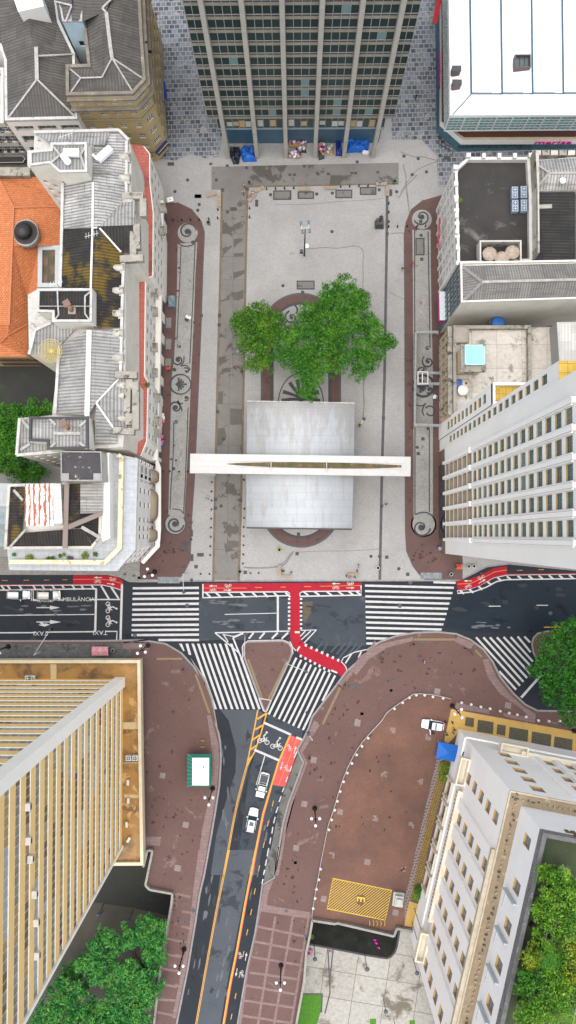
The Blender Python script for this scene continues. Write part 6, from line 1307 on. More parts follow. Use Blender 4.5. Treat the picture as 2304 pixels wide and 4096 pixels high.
facade(b, T, q[2], q[3], 0, zy, even((q[3]-q[2]).length,3,1.2), rowsy, .3, 0, 0, 2, 3, glassg, sill); facade(b, T, q[3], q[4], 0, zy, even((q[4]-q[3]).length,6,1.2), rowsy, .3, 0, 0, 2, 3, glassg, sill)
for i in (4,5,6,7,8): wall(b, q[i], q[(i+1)%9], 0, zy, 0)
b.face([(p.x,p.y,zy) for p in q], 0); b.build('wall', [yellw], T)
b = MB(); dk8 = M('dark_cornice', (.12,.11,.09), (.2,.18,.14), sc=1, st=(.3,.28,.22), ssc=1, sth=.6)
for i in (0,1,2,3):
    a_, c_ = q[i], q[i+1]; d_ = (c_-a_).normalized(); n_ = Vector((d_.y,-d_.x,0))
    for z_, o_ in ((15.2,.25),(18.9,.7),(zy-.6,.5),(4.3,.4)): b.prism([(a_.x-d_.x*.02,a_.y),(c_.x,c_.y),((c_+n_*o_+d_*o_*.4).x,(c_+n_*o_+d_*o_*.4).y),((a_+n_*o_-d_*o_*.4).x,(a_+n_*o_-d_*o_*.4).y)], z_, z_+(.35 if z_ > 5 else .3), 0 if z_ != 15.2 else 1, 0, bottom=True)
b.build('cornices', [dk8, yellw], T)
b = MB(); rim(b, [(p.x,p.y) for p in q], zy, zy+.6, .5, 0); b.build('parapet', [dk8], T)
b = MB(); r0 = zy+.2; r1 = zy+2.5; 
faces(b,'A',[(610,165,r0),(740,130,r1),(770,90,r1),(805,420,r1),(740,555,r0+.6),(640,480,r0)]); faces(b,'A',[(770,90,r1),(990,-300,r0),(1030,560,r0),(810,420,r1)]); faces(b,'A',[(600,-300,r0),(880,-300,r1),(770,90,r1),(740,130,r1),(605,165,r0)])
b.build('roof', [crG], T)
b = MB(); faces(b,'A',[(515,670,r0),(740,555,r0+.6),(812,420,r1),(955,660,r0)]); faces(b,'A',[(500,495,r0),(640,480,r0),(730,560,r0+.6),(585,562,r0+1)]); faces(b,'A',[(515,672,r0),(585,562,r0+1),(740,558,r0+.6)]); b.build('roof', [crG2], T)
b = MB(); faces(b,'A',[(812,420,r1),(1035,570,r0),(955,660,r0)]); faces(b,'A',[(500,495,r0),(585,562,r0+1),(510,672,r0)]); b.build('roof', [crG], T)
b = MB(); ridges(b,'A',[(770,90,r1),(800,340,r1),(812,420,r1)],.55); ridges(b,'A',[(812,420,r1),(740,560,r0+.7),(585,565,r0+1),(505,498,r0)],.22); ridges(b,'A',[(585,565,r0+1),(515,668,r0)],.22); ridges(b,'A',[(812,420,r1),(955,655,r0)],.25); ridges(b,'A',[(812,420,r1),(1030,565,r0)],.25); ridges(b,'A',[(770,90,r1),(740,60,r1),(880,-80,r1)],.3); b.build('ridge_caps', [ridge], T)
p = pt('A',1175,1075,3); b = MB(); a_ = q[1]; c_ = q[2]; d_ = (c_-a_).normalized(); n_ = Vector((d_.y,-d_.x,0)); m_ = (a_+c_)/2
b.box((m_.x+n_.x*.5,m_.y+n_.y*.5,3.6),(2.8,.8,.9),math.atan2(d_.y,d_.x),0); b.box((m_.x+n_.x*.92,m_.y+n_.y*.92,4.1),(2.8,.06,.15),math.atan2(d_.y,d_.x),1); b.build('shop_awning', [S('navy', (.015,.03,.12)), S('sign_yellow', (.7,.5,.05))], T)
t = thing('awning', 'blue canvas awning on the street side of the ochre corner building', 'awning', pt('A',1180,650,0)); b = MB(); b.face([pt('A',1152,583,4.2),pt('A',1195,590,3.2),pt('A',1212,722,3.2),pt('A',1172,712,4.2)]); b.face([pt('A',1195,590,3.2),pt('A',1195,590,2.7),pt('A',1212,722,2.7),pt('A',1212,722,3.2)]); b.build('canvas', [S('awning_blue', (.01,.04,.35))], t); b = MB(); b.bar(pt('A',1152,583,4.2),pt('A',1172,712,4.2),.12,.12); b.build('rail', [dgrey], t)
Qb = pts('A', [(375,-300),(455,165),(600,165),(600,-300)], zy+2); t = thing('pale_blue_house', 'narrow pale blue walled house in the gap between two grey roofs at the top left', 'house', (Qb[1].x+2,Qb[1].y+5,0)); qb = [V2(p.x,p.y) for p in Qb]
b = MB(); facade(b, t, qb[1], qb[2], 0, zy+2, even((qb[2]-qb[1]).length,1,.9), [(zy-16,zy-14.6),(zy-10,zy-8.6),(zy-4,zy-2.6)], .2, 0, 0, 1, 1); 
for i in (0,2,3): wall(b, qb[i], qb[(i+1)%4], 0, zy+2, 0)
b.face([(p.x,p.y,zy+2) for p in qb], 0); b.build('wall', [M('pale_blue_wall', (.42,.55,.62), (.34,.46,.52), sc=.5, st=(.6,.63,.6), ssc=.5, sth=.62)], t)
b = MB(); faces(b,'A',[(395,0,zy+2.2),(400,5,zy+2.2),(520,40,zy+3),(475,160,zy+2.2)]); faces(b,'A',[(400,-300,zy+2.2),(530,-300,zy+3.2),(520,40,zy+3.2),(395,5,zy+2.2)]); faces(b,'A',[(530,-300,zy+3.2),(740,-300,zy+2.2),(735,95,zy+2.2),(600,155,zy+2.2),(520,150,zy+2.6)]); b.build('roof', [crG], t)
b = MB(); ridges(b,'A',[(395,10,zy+2.3),(520,40,zy+3.2),(475,160,zy+2.3)],.25); rim(b, [(p.x,p.y) for p in qb], zy+2, zy+2.35, .3); b.build('roof_edge', [ridge], t)
# ---------- big grey roof, far top left ----------
z12 = 18
O12 = pts('A', [(40,880),(565,868),(545,390),(430,150),(370,-300),(-800,-300),(-800,100),(0,340),(35,440)], z12); q = [V2(p.x,p.y) for p in O12]
T = thing('grey_roof_hall', 'broad hall with a dark grey ribbed hipped roof at the far top left', 'building', (q[0].x+6,q[0].y+8,0))
b = MB(); L = (q[1]-q[0]).length; facade(b, T, q[0], q[1], 0, z12, even(L,3,3.0,.5), [(3,5.4),(7,9.4),(11,13.2),(14.8,16.4)], .5, 0, 1, 3, 1, glassg, S('hall_frame', (.4,.4,.36)))
for i in range(1, 9): wall(b, q[i], q[(i+1)%9], 0, z12, 0)
b.face([(p.x,p.y,z12) for p in q], 0); b.build('wall', [whitew, dirtyw], T)
b = MB(); r0, r1 = z12+.1, z12+3
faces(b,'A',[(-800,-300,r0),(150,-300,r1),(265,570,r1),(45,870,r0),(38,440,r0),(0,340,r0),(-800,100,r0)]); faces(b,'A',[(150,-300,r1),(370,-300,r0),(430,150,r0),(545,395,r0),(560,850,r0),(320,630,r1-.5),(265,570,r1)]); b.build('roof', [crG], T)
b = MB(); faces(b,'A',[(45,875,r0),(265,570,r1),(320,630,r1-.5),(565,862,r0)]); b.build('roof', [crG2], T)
b = MB(); ridges(b,'A',[(262,340,r1),(268,575,r1)],.6); ridges(b,'A',[(268,575,r1),(330,635,r1-.4),(555,855,r0)],.3); ridges(b,'A',[(268,575,r1),(48,870,r0)],.3); ridges(b,'A',[(280,405,r1),(545,392,r0)],.25); b.build('ridge_caps', [ridge], T)
b = MB(); rim(b, [(p.x,p.y) for p in q], z12-.2, z12+.35, .45); b.build('gutter', [M('gutter_white', (.6,.6,.6))], T)
t = thing('roof_house', 'small dirty white roof house standing on the dark grey hall roof', 'roof house', pt('A',210,60,z12+2)); b = MB(); q_ = pts('A', [(85,-60),(140,100),(325,60),(290,-60)], z12+4.5); b.prism([(p.x,p.y) for p in q_], z12, z12+4.2, 0, 0); b.build('walls', [whitew], t); b = MB(); rim(b, [(p.x,p.y) for p in q_], z12+4.2, z12+5, .3); b.build('parapet', [whitew], t)
T = thing('street_house', 'pale office house with barred windows at the left edge below the grey hall', 'building', (pt('A',60,1000,8).x, pt('A',60,1000,8).y, 0))
b = MB(); q_ = [V2(p.x,p.y) for p in pts('A', [(-800,900),(30,895),(30,500),(-800,500)], 15)]; facade(b, T, q_[0], q_[1], 0, 15, even((q_[1]-q_[0]).length,14,2.0), [(1,3),(5,7.2),(8.6,10.8),(12,13.8)], .3, 0, 0, 2, 2)
for i in (1,2,3): wall(b, q_[i], q_[(i+1)%4], 0, 15, 0)
b.face([(p.x,p.y,15) for p in q_], 0); b.build('wall', [dirtyw], T); b = MB(); rim(b, [(p.x,p.y) for p in q_], 15, 15.4, .3); b.build('parapet', [whitew], T)
b = MB(); p = pts('A', [(-800,1135),(165,1130),(185,1150),(170,1180),(-800,1195)], 5); b.prism([(a_.x,a_.y) for a_ in p], 4.7, 5, 0, 0, bottom=True); b.build('canopy', [M('canopy_dark', (.02,.02,.02), (.035,.035,.03), sc=1)], T)
b = MB(); rim(b, [(a_.x,a_.y) for a_ in p], 4.95, 5.15, .12); b.build('canopy_edge', [grey], T)

# ---------- church-like building with clay tiles ----------
zo = 8.2
T = thing('tiled_roof_church', 'old building with a bright orange clay tile roof at the left edge', 'building', (-45, 40, 0))
b = MB(); O13 = pts('D', [(-900,428),(300,428),(510,740),(512,1000),(325,1005),(318,1400),(228,1410)], zo); O13 += pts('E', [(228,465),(-900,472)], zo); 
b.prism([(p.x,p.y) for p in O13], 0, zo-.05, 0, 0); b.build('wall', [yellw], T)
b = MB(); zq = zo+3
faces(b,'D',[(-900,430,zo),(300,430,zo),(400,560,zo+.5),(490,672,zo+.6),(110,680,zq-.5),(0,460,zq-1),(-900,460,zq-1)]); faces(b,'D',[(110,680,zq-.5),(490,672,zo+.7),(512,1000,zo),(100,1000,zq)]); faces(b,'D',[(-900,460,zq-1),(0,460,zq-1),(112,680,zq-.5),(100,1000,zq),(75,1656,zq),(-900,1656,zq)]); faces(b,'D',[(100,1000,zq),(325,1003,zo),(315,1400,zo),(228,1410,zo),(228,1656,zo),(75,1656,zq)])
faces(b,'E',[(-900,200,zq),(76,200,zq),(70,290,zq),(0,355,zo+.8),(-900,355,zo+.8)]); faces(b,'E',[(76,200,zq),(228,200,zo),(228,195,zo),(65,290,zq)]); faces(b,'E',[(0,360,zo+.8),(65,290,zq),(228,195,zo+.5),(228,470,zo),(-900,472,zo),(-900,360,zo+.8)])
b.build('roof', [orange], T)
b = MB(); ridges(b,'D',[(0,465,zq-1),(112,680,zq-.4),(100,1000,zq),(75,1656,zq)],.3); ridges(b,'D',[(112,682,zq-.4),(490,674,zo+.7)],.25); ridges(b,'E',[(0,358,zo+.9),(65,292,zq),(226,200,zo+.6)],.25); b.build('ridge_caps', [S('ridge_clay', (.42,.14,.05))], T)
b = MB(); 
for i in range(8): 
    for j in range(2): p = pt('E',20+i*62+j*30,520+j*50,6-3*j); b.box((p.x,pt('E',0,472,zo).y-.03,5.8-3.2*j),(1.5,.1,1.8))
b.build('windows_row', [S('win_brown', (.12,.07,.045))], T)
b = MB(); p, q_ = pt('D',-900,395,zo+1), pt('D',250,395,zo+1); b.prism([(p.x,p.y-.6),(q_.x,q_.y-.6),(q_.x,q_.y+.9),(p.x,p.y+.9)], 0, zo+1.2, 0, 0); b.build('parapet', [stainw], T)
cw = pts('D', [(322,1005),(500,1005),(495,1350),(318,1350)], zo)
b = MB(); rim(b, [(a_.x,a_.y) for a_ in cw], zo, zo+.5, .75); b.build('courtyard_rim', [S('rim_grey', (.4,.44,.44))], T)
p = pt('D',205,890,zo+3.2); t = thing('cupola', 'black domed cupola with an oval pale rim on the orange tile roof', 'cupola', (p.x,p.y,zo+1))
b = MB(); b.lathe((p.x+.15,p.y,zo+1.9), [(2.15,0),(2.18,1.1),(2.12,1.3)], 28, 0, 1.0, 1.08); b.build('drum', [M('drum_pale', (.3,.3,.28), (.2,.2,.18), sc=1)], t)
b = MB(); b.disc((p.x+.15,p.y,zo+3.23), 2.06, 28); b.build('flat_roof', [darkroof], t)
c_ = pt('D',178,862,zo+4.4); b = MB(); b.lathe((c_.x,c_.y,zo+3.1), [(1.35,0),(1.35,.5),(1.5,.6),(.9,1.15),(.02,1.6)], 12); b.build('dome', [S('dome_black', (.02,.02,.022), .5)], t)
# courtyard of the church: shallow dark brown slab in place of a deep well
cwb = [(a_.x,a_.y) for a_ in pts('D', [(355,1035),(498,1035),(493,1348),(352,1348)], zo)]
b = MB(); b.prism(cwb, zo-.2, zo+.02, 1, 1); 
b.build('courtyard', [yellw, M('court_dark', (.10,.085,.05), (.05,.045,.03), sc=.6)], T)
b = MB()
for (x,y) in ((445,1055),(375,1130),(372,1280),(440,1200)): c_ = pt('D',x,y,zo); b.box((c_.x,c_.y,zo+.06),(1.0,1.5,.06))
b.build('courtyard_windows', [S('win_brown', (.12,.07,.045))], T)
# courtyard behind the cream block
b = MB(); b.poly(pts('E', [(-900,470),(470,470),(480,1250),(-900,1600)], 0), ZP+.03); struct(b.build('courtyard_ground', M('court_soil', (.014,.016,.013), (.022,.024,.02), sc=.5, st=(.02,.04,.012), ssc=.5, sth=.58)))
# =============== CANOPY OVER THE GALLERY ENTRANCE ===============
zc = 5.6
T = thing('entrance_canopy', 'large white steel canopy hanging from a long beam across the square', 'canopy', pt('Y',757,1170,0))
cl, cr_ = pts('Y', [(620,1327),(885,1331)], zc), pts('Y', [(622,1010),(892,1015)], zc)
b = MB(); N_ = 18; top = []; lo = []
for i in range(N_+1):
    t_ = i/N_; l = cl[0].lerp(cr_[0], t_); r = cl[1].lerp(cr_[1], t_); h = zc+1.15*math.sin(math.pi*t_)**.8
    top.append((Vector((l.x,l.y,h)), Vector((r.x,r.y,h)))); lo.append((Vector((l.x,l.y,h-.35)), Vector((r.x,r.y,h-.35))))
for i in range(N_):
    b.face([top[i][0],top[i][1],top[i+1][1],top[i+1][0]],0,True)
    b.face([lo[i+1][0],lo[i+1][1],lo[i][1],lo[i][0]],1); b.face([lo[i][0],top[i][0],top[i+1][0],lo[i+1][0]],1); b.face([top[i][1],lo[i][1],lo[i+1][1],top[i+1][1]],1)
canm, _t, _p = _mat('canopy_white'); _ps = _pos(_t); _b = _t.nodes.new('ShaderNodeTexBrick'); _b.inputs['Scale'].default_value = 1; _b.inputs['Brick Width'].default_value = 3.1; _b.inputs['Row Height'].default_value = 1.25; _b.inputs['Mortar Size'].default_value = .03
_b.inputs['Color1'].default_value = (.39,.42,.435,1); _b.inputs['Color2'].default_value = (.36,.39,.405,1); _b.inputs['Mortar'].default_value = (.3,.32,.325,1); _t.links.new(_ps, _b.inputs['Vector'])
_sx = _t.nodes.new('ShaderNodeSeparateXYZ'); _t.links.new(_ps, _sx.inputs[0])
_yN = cr_[0].y; _near = _ramp(_t, _sx.outputs[1], _yN-8.5, _yN-.5); _str = _noise(_t, 1.0, 7, .75, _pos(_t, 0, (.9,.12,1)))
_f = _math(_t, 'MULTIPLY', _ramp(_t, _math(_t, 'ADD', _str, _math(_t, 'MULTIPLY', _near, .15)), .5, .64), .66)
_c = _mix(_t, _f, _b.outputs[0], (.28,.27,.25)); _c = _mix(_t, _math(_t,'MULTIPLY',_ramp(_t, _noise(_t, 2.5, 6, .75, _ps), .5, .8),.25), _c, (.5,.51,.5))
_t.links.new(_c, _p.inputs['Base Color']); _p.inputs['Roughness'].default_value = .6
under = S('canopy_under', (.5,.5,.5))
b.build('canopy_roof', [canm, under], T)
b = MB(); b.bar(top[0][0]+Vector((0,-.05,.02)), top[0][1]+Vector((0,-.05,.02)), .25, .3, 0); b.build('gutter', [black], T)  # black bar standing for the shadow line along the south edge
b = MB(); b.bar(top[-1][0]+Vector((0,.05,.05)), top[-1][1]+Vector((0,.05,.05)), .22, .25, 0); b.build('north_edge', [M('edge_dirty', (.5,.5,.48), (.2,.19,.17), sc=2)], T)
zb_ = 8.6; Bm = pts('Y', [(478,1190),(1033,1197),(1033,1150),(478,1141)], zb_); w0 = (Bm[0]+Bm[3])/2; w1 = (Bm[1]+Bm[2])/2
hw = (Bm[3]-Bm[0]).length/2; b = MB(); n = 24; beamm = M('beam_white', (.52,.52,.5), (.45,.45,.43), sc=.7, st=(.6,.59,.55), ssc=.9, sth=.6, sw=.12)
dd = (w1-w0).normalized(); nn = Vector((-dd.y,dd.x,0)); rows_ = []
for i in range(n+1):
    t_ = i/n; c_ = w0.lerp(w1, t_); dp = .9*math.sin(math.pi*min(max((t_-.03)/.96,0),1))**.5; dn = .25+.75*dp
    rows_.append([c_+nn*hw+Vector((0,0,0)), c_+nn*.52+Vector((0,0,-.35*dp)), c_+nn*.48+Vector((0,0,-.35*dp-.2*dp)), c_-nn*.48+Vector((0,0,-.35*dp-.2*dp)), c_-nn*.52+Vector((0,0,-.35*dp)), c_-nn*hw])
for i in range(n):
    a_, c_ = rows_[i], rows_[i+1]
    for k_ in range(5): b.face([a_[k_+1],c_[k_+1],c_[k_],a_[k_]], 0)
    for s_, k_ in ((1,0),(-1,5)):
        dz = Vector((0,0,-.75)); b.face([a_[k_],c_[k_],c_[k_]+dz,a_[k_]+dz] if s_ > 0 else [c_[k_],a_[k_],a_[k_]+dz,c_[k_]+dz], 0)
    b.face([a_[0]+Vector((0,0,-.75)),c_[0]+Vector((0,0,-.75)),c_[5]+Vector((0,0,-.75)),a_[5]+Vector((0,0,-.75))], 0)
for r_, s_ in ((rows_[0],0),(rows_[-1],1)): b.face([r_[0],r_[1],r_[4],r_[5],r_[5]+Vector((0,0,-.75)),r_[0]+Vector((0,0,-.75))], 0)
b.build('beam', [beamm], T)
b = MB(); gm_ = M('gutter_grime', (.12,.085,.035), (.05,.05,.015), sc=.8, st=(.22,.14,.07), ssc=1, sth=.58)
L_, R2 = [], []
for i in range(3 if False else 4, n):
    t_ = i/n; k_ = (t_-.17)/.83; w_ = .03+.46*math.sin(math.pi*min(max(k_,0),1))**.6 if k_ > 0 else .04
    c_ = w0.lerp(w1, t_)+Vector((0,0,-.9*.35*0)); zz = rows_[i][2].z+.18*w_/.4
    c_.z = zz; L_.append(c_+nn*w_); R2.append(c_-nn*w_)
for i in range(len(L_)-1): b.face([R2[i],R2[i+1],L_[i+1],L_[i]])
b.build('beam_gutter', [gm_], T)
for t_ in (.368,.62):
    c_ = w0.lerp(w1, t_); b = MB(); b.bar(c_+nn*.7+Vector((0,0,-.1)), c_-nn*1.15+Vector((0,0,-.1)), .12, .3); b.bar(c_-nn*1.1, c_-nn*1.1+Vector((0,0,-2)), .18, .18); b.build('hanger', [beamm], T)
for s_, e_ in ((1, w0), (-1, w1)):
    b = MB(); p0 = e_+dd*s_*.9; p1 = e_+dd*s_*3.6
    q_ = [(p0-nn*.75),(p1-nn*.75)]; 
    b.face([p0+nn*.5-Vector((0,0,.7)), p1+nn*.5-Vector((0,0,.7)), (p1+nn*.3+Vector((0,0,-zb_))), (p0+dd*s_*1.1+nn*.3+Vector((0,0,-zb_)))]); b.face([p0-nn*.9-Vector((0,0,.7)), p1-nn*.9-Vector((0,0,.7)), (p1-nn*1.5+Vector((0,0,-zb_))), (p0+dd*s_*1.1-nn*1.5+Vector((0,0,-zb_)))][::-1])
    b.face([p0+nn*.5-Vector((0,0,.7)), p0-nn*.9-Vector((0,0,.7)), (p0+dd*s_*1.1-nn*1.5+Vector((0,0,-zb_))), (p0+dd*s_*1.1+nn*.3+Vector((0,0,-zb_)))]); b.face([p1+nn*.5-Vector((0,0,.7)), p1-nn*.9-Vector((0,0,.7)), (p1-nn*1.5+Vector((0,0,-zb_))), (p1+nn*.3+Vector((0,0,-zb_)))][::-1])
    b.build('leg', [beamm], T)
# =============== TREES ===============
bark = M('bark', (.03,.024,.018), (.02,.016,.012), sc=3)
def tree(name, label, f, lobes, zc, mat, base, leaf=.3, dens=1.0, squash=.55, group=None, cat='tree', fill=True, seed=1, zbase=0.0):
    """crown made of leaf sprays over many small clumps, trunk with limbs reaching into it"""
    r_ = np.random.default_rng(seed); k = FR[f][2]*PX*(HC-zc)/HC
    L = [(pt(f,x,y,zc), max(r*k*1.22, .6)) for x, y, r in lobes]
    T = thing(name, label, cat, (base[0],base[1],zbase), 0, group)
    C_, Rr = [], []
    for c, r in L:
        zo_ = r_.uniform(-1.1,1.1)
        n = max(8, int(6.0*dens*r*r)); u = r_.random(n); ph = r_.random(n)*2*math.pi; rr = r*np.sqrt(u)*.97
        h = r*squash*np.sqrt(np.clip(1-u*.92,0,1))*(.55+.55*r_.random(n))-r*squash*.35
        for i in range(n): C_.append((c.x+rr[i]*math.cos(ph[i]), c.y+rr[i]*math.sin(ph[i]), zc+h[i]+(r-1.5)*.25+zo_)); Rr.append(.5+.35*r_.random())
    C_ = np.array(C_); Rr = np.array(Rr); per = 30; n = len(C_)*per
    cc = np.repeat(C_, per, 0); rr = np.repeat(Rr, per)
    d = r_.normal(size=(n,3)); d /= np.linalg.norm(d,axis=1)[:,None]; d[:,2] = np.abs(d[:,2])*.9-.15*r_.random(n)
    p = cc+d*(rr*(.55+.5*r_.random(n)))[:,None]*np.array([1,1,.75])
    nrm = d+r_.normal(size=(n,3))*.45+np.array([0,0,.35]); nrm /= np.linalg.norm(nrm,axis=1)[:,None]
    a = np.cross(nrm, r_.normal(size=(n,3))); a /= np.linalg.norm(a,axis=1)[:,None]; b_ = np.cross(nrm, a)
    s = leaf*1.15*(.6+.7*r_.random(n))[:,None]
    V = np.stack([p-a*s*.5, p-b_*s*.2+nrm*s*.05, p+a*s*.5, p+b_*s*.2+nrm*s*.05], 1).reshape(-1,3)-np.array([base[0],base[1],zbase])
    me = bpy.data.meshes.new('crown'); me.vertices.add(4*n); me.vertices.foreach_set('co', V.ravel()); me.loops.add(4*n); me.loops.foreach_set('vertex_index', np.arange(4*n)); me.polygons.add(n); me.polygons.foreach_set('loop_start', np.arange(n)*4); me.polygons.foreach_set('loop_total', np.full(n,4)); me.materials.append(mat); me.update()
    o = bpy.data.objects.new('crown', me); COL.objects.link(o); o.parent = T
    b = MB(); bx_, by_ = base[0], base[1]; zt_ = zbase+(zc-zbase)*.5
    b.tube([(bx_,by_,zbase),(bx_+.1,by_,zbase+(zc-zbase)*.25),(bx_,by_+.1,zt_)], [.42,.32,.28], 8)
    for c, r in L[::max(1,len(L)//14)]:
        m_ = Vector(((bx_+c.x)/2,(by_+c.y)/2,zt_+(zc-zt_)*.75)); b.tube([(bx_,by_,zt_-.2), m_, (c.x,c.y,zc-.6)], [.16,.1,.04], 6)
    b.build('trunk', [bark], T)
    return T
lA = LEAF('leaf_square', (.009,.055,.005), (.033,.15,.010), (.10,.26,.018))
lA2 = LEAF('leaf_square_yellow', (.011,.055,.004), (.042,.15,.008), (.13,.27,.016))
lB = LEAF('leaf_pit', (.008,.08,.016), (.03,.2,.036), (.12,.32,.05))
lC = LEAF('leaf_court', (.008,.055,.004), (.03,.14,.008), (.08,.22,.015))
lD = LEAF('leaf_road', (.005,.045,.005), (.018,.11,.009), (.05,.19,.015))
lE = LEAF('leaf_garden', (.018,.07,.005), (.06,.18,.01), (.17,.33,.02)); lF = LEAF('leaf_olive', (.05,.09,.005), (.12,.19,.01), (.28,.33,.02))
pA = pt('H',1080,1520,0)
tree('leafy_tree', 'round bright green tree with a yellowish crown at the left of the square', 'H', [(900,1400,95),(1000,1340,80),(1070,1320,80),(1200,1390,85),(940,1540,110),(1110,1500,120),(1200,1580,80),(990,1690,90),(1000,1840,75),(1110,1810,90),(1050,1650,90),(1230,1500,60),(850,1440,60)], 8.0, lA2, (pA.x,pA.y), .32, 1.9, .85, seed=3)
pB = pt('I',560,1230,0)
tree('leafy_tree', 'large spreading green tree with several lobes in the middle of the square', 'I', [(580,920,65),(640,1180,60),(600,1270,60),(640,1000,70),(470,960,70),(430,1010,60),(600,1060,95),(710,1050,70),(470,1060,80),(520,1150,80),(690,1140,80),(380,1100,50),(270,1120,60),(330,1170,60),(250,1240,90),(400,1240,100),(520,1310,80),(150,1330,70),(90,1420,80),(60,1480,50),(250,1390,110),(400,1400,110),(550,1410,70),(140,1520,80),(240,1540,90),(360,1540,100),(480,1560,90),(560,1540,60),(230,1620,70),(300,1680,70),(270,1760,75),(300,1820,50),(770,1230,80),(830,1250,50),(710,1310,70),(850,1350,75),(930,1390,55),(700,1450,75),(830,1460,75),(720,1560,85),(790,1550,65),(680,1640,50),(960,1370,30)], 9.0, lA, (pB.x,pB.y), .32, 1.9, .85, seed=4)
pR = pt('P',1450,640,0)
tree('street_tree', 'tall bright green tree overhanging the road at the right edge', 'P', [(1415,380,25),(1400,430,40),(1340,420,35),(1350,460,50),(1440,480,60),(1280,520,60),(1390,560,100),(1230,610,50),(1180,680,40),(1260,690,80),(1370,680,110),(1280,790,70),(1380,810,90),(1270,870,40),(1410,920,70),(1400,990,45),(1500,800,110),(1520,600,120),(1560,450,100),(1520,960,80)], 10.0, lD, (pR.x+4,pR.y), .42, .9, .7, seed=5)
for i, (lb, lobes, zc_, bs) in enumerate((('dense green tree at the upper part of the dark courtyard by the cream block', [(60,960,70),(140,900,50),(60,1040,90),(170,980,80),(260,950,60),(300,880,45),(380,890,50),(330,960,60),(430,900,40)], 7, (150,950)), ('wide green tree filling the middle of the left courtyard', [(30,1110,90),(120,1130,100),(210,1060,80),(30,1240,90),(110,1260,80),(-60,1150,90)], 9, (60,1150)), ('dark green tree low in the left courtyard above the balcony building', [(60,1380,70),(170,1340,60),(210,1420,70),(300,1390,60),(160,1450,60),(280,1450,55),(340,1440,40),(-30,1350,80)], 5, (180,1400)))):
    p = pt('E',*bs,0); tree('courtyard_tree', lb, 'E', lobes, zc_, lC, (p.x,p.y), .42, 1.1, .8, seed=10+i)
for i, (lb, lobes, zc_) in enumerate((('dark teal green tree beside the parapet of the sunken street, topmost one', [(1060,720,60),(1000,790,80),(1110,830,80),(940,780,60),(1150,720,45),(1090,930,70),(1140,980,50),(980,1020,70),(1060,1070,70),(1110,1150,60),(930,850,40)], 3), ('green tree on the old concrete ground left of the topmost sunken tree', [(800,800,50),(740,830,60),(690,870,45),(800,890,65),(700,950,70),(640,1020,75),(590,1010,40),(700,1070,60),(790,980,50)], 3), ('green tree in the middle of the sunken grove', [(880,1030,60),(870,1130,85),(980,1160,90),(1060,1210,60),(790,1140,60),(1100,1240,50)], 3.5), ('wide green tree at the bottom of the sunken grove beside the pavement', [(820,1300,90),(930,1310,90),(1010,1370,70),(880,1410,90),(760,1390,80),(1020,1290,50),(1000,1450,70),(850,1500,80)], 3), ('green tree at the lower left of the sunken grove against the yellow tower', [(440,1190,70),(520,1190,60),(390,1270,80),(480,1320,90),(590,1310,80),(560,1410,90),(350,1380,80),(660,1370,70),(280,1430,70),(440,1460,80),(640,1460,80)], 2), ('small dark green tree in shade behind the grove near the tower edge', [(500,1070,55),(560,1080,50),(470,1120,40),(600,1130,45)], -2))):
    x, y, _ = lobes[len(lobes)//2]; p = pt('R',x,y,ZL); tree('grove_tree', lb, 'R', lobes, zc_, lB, (p.x,p.y), .44, 1.1, .8, seed=20+i, zbase=ZL)
zg8 = zu-1.35
for i, (nm, lb, lobes, mt, zc_) in enumerate((('garden_tree', 'bushy green tree at the upper left of the roof garden', [(1280,330,70),(1230,270,50),(1350,290,60),(1270,430,70),(1190,330,25),(1200,460,40)], lE, 46.5), ('garden_tree', 'broad mid green tree in the middle of the roof garden', [(1360,480,80),(1250,560,60),(1210,620,50),(1330,690,70),(1410,720,70),(1230,740,50),(1410,400,60),(1300,560,80),(1400,600,70),(1440,500,60),(1250,650,60),(1290,800,60)], lE, 47), ('garden_tree', 'narrow shrubby tree along the left parapet of the roof garden', [(1180,540,45),(1140,640,35),(1130,780,35),(1110,560,25)], lE, 45), ('garden_tree', 'olive yellow tree with fine foliage on the roof garden', [(1060,970,45),(1110,1000,60),(1160,940,50),(1080,1050,50),(1150,1060,50)], lF, 46), ('garden_tree', 'bright green tree right of the olive one on the roof garden', [(1240,960,60),(1200,880,50),(1340,950,70),(1180,1290,60),(1290,1330,70),(1400,1300,60),(1230,1060,70),(1330,1080,60),(1290,1180,80),(1400,1020,60),(1350,1240,50),(1240,1230,60)], lE, 46.5), ('garden_tree', 'dark green tree beside the grey parapet low on the roof garden', [(1040,1110,50),(1050,1190,60),(1110,1220,60),(1020,1250,45),(1130,1150,50)], lC, 46), ('garden_tree', 'green tree cluster at the bottom of the roof garden', [(1020,1380,60),(1100,1400,70),(1180,1380,70),(1060,1480,80),(1170,1480,80),(1280,1470,70),(980,1450,40)], lE, 46.5), ('garden_tree', 'yellowish green tree at the right edge of the roof garden', [(1420,870,50),(1440,960,50),(1420,1200,40),(1450,1100,50)], lF, 47))):
    x, y, _ = lobes[len(lobes)//2]; p = pt('X',x,y,zc_); tree(nm, lb, 'X', lobes, zc_, mt, (p.x,p.y), .36, 1.3, .8, seed=40+i, zbase=zg8)
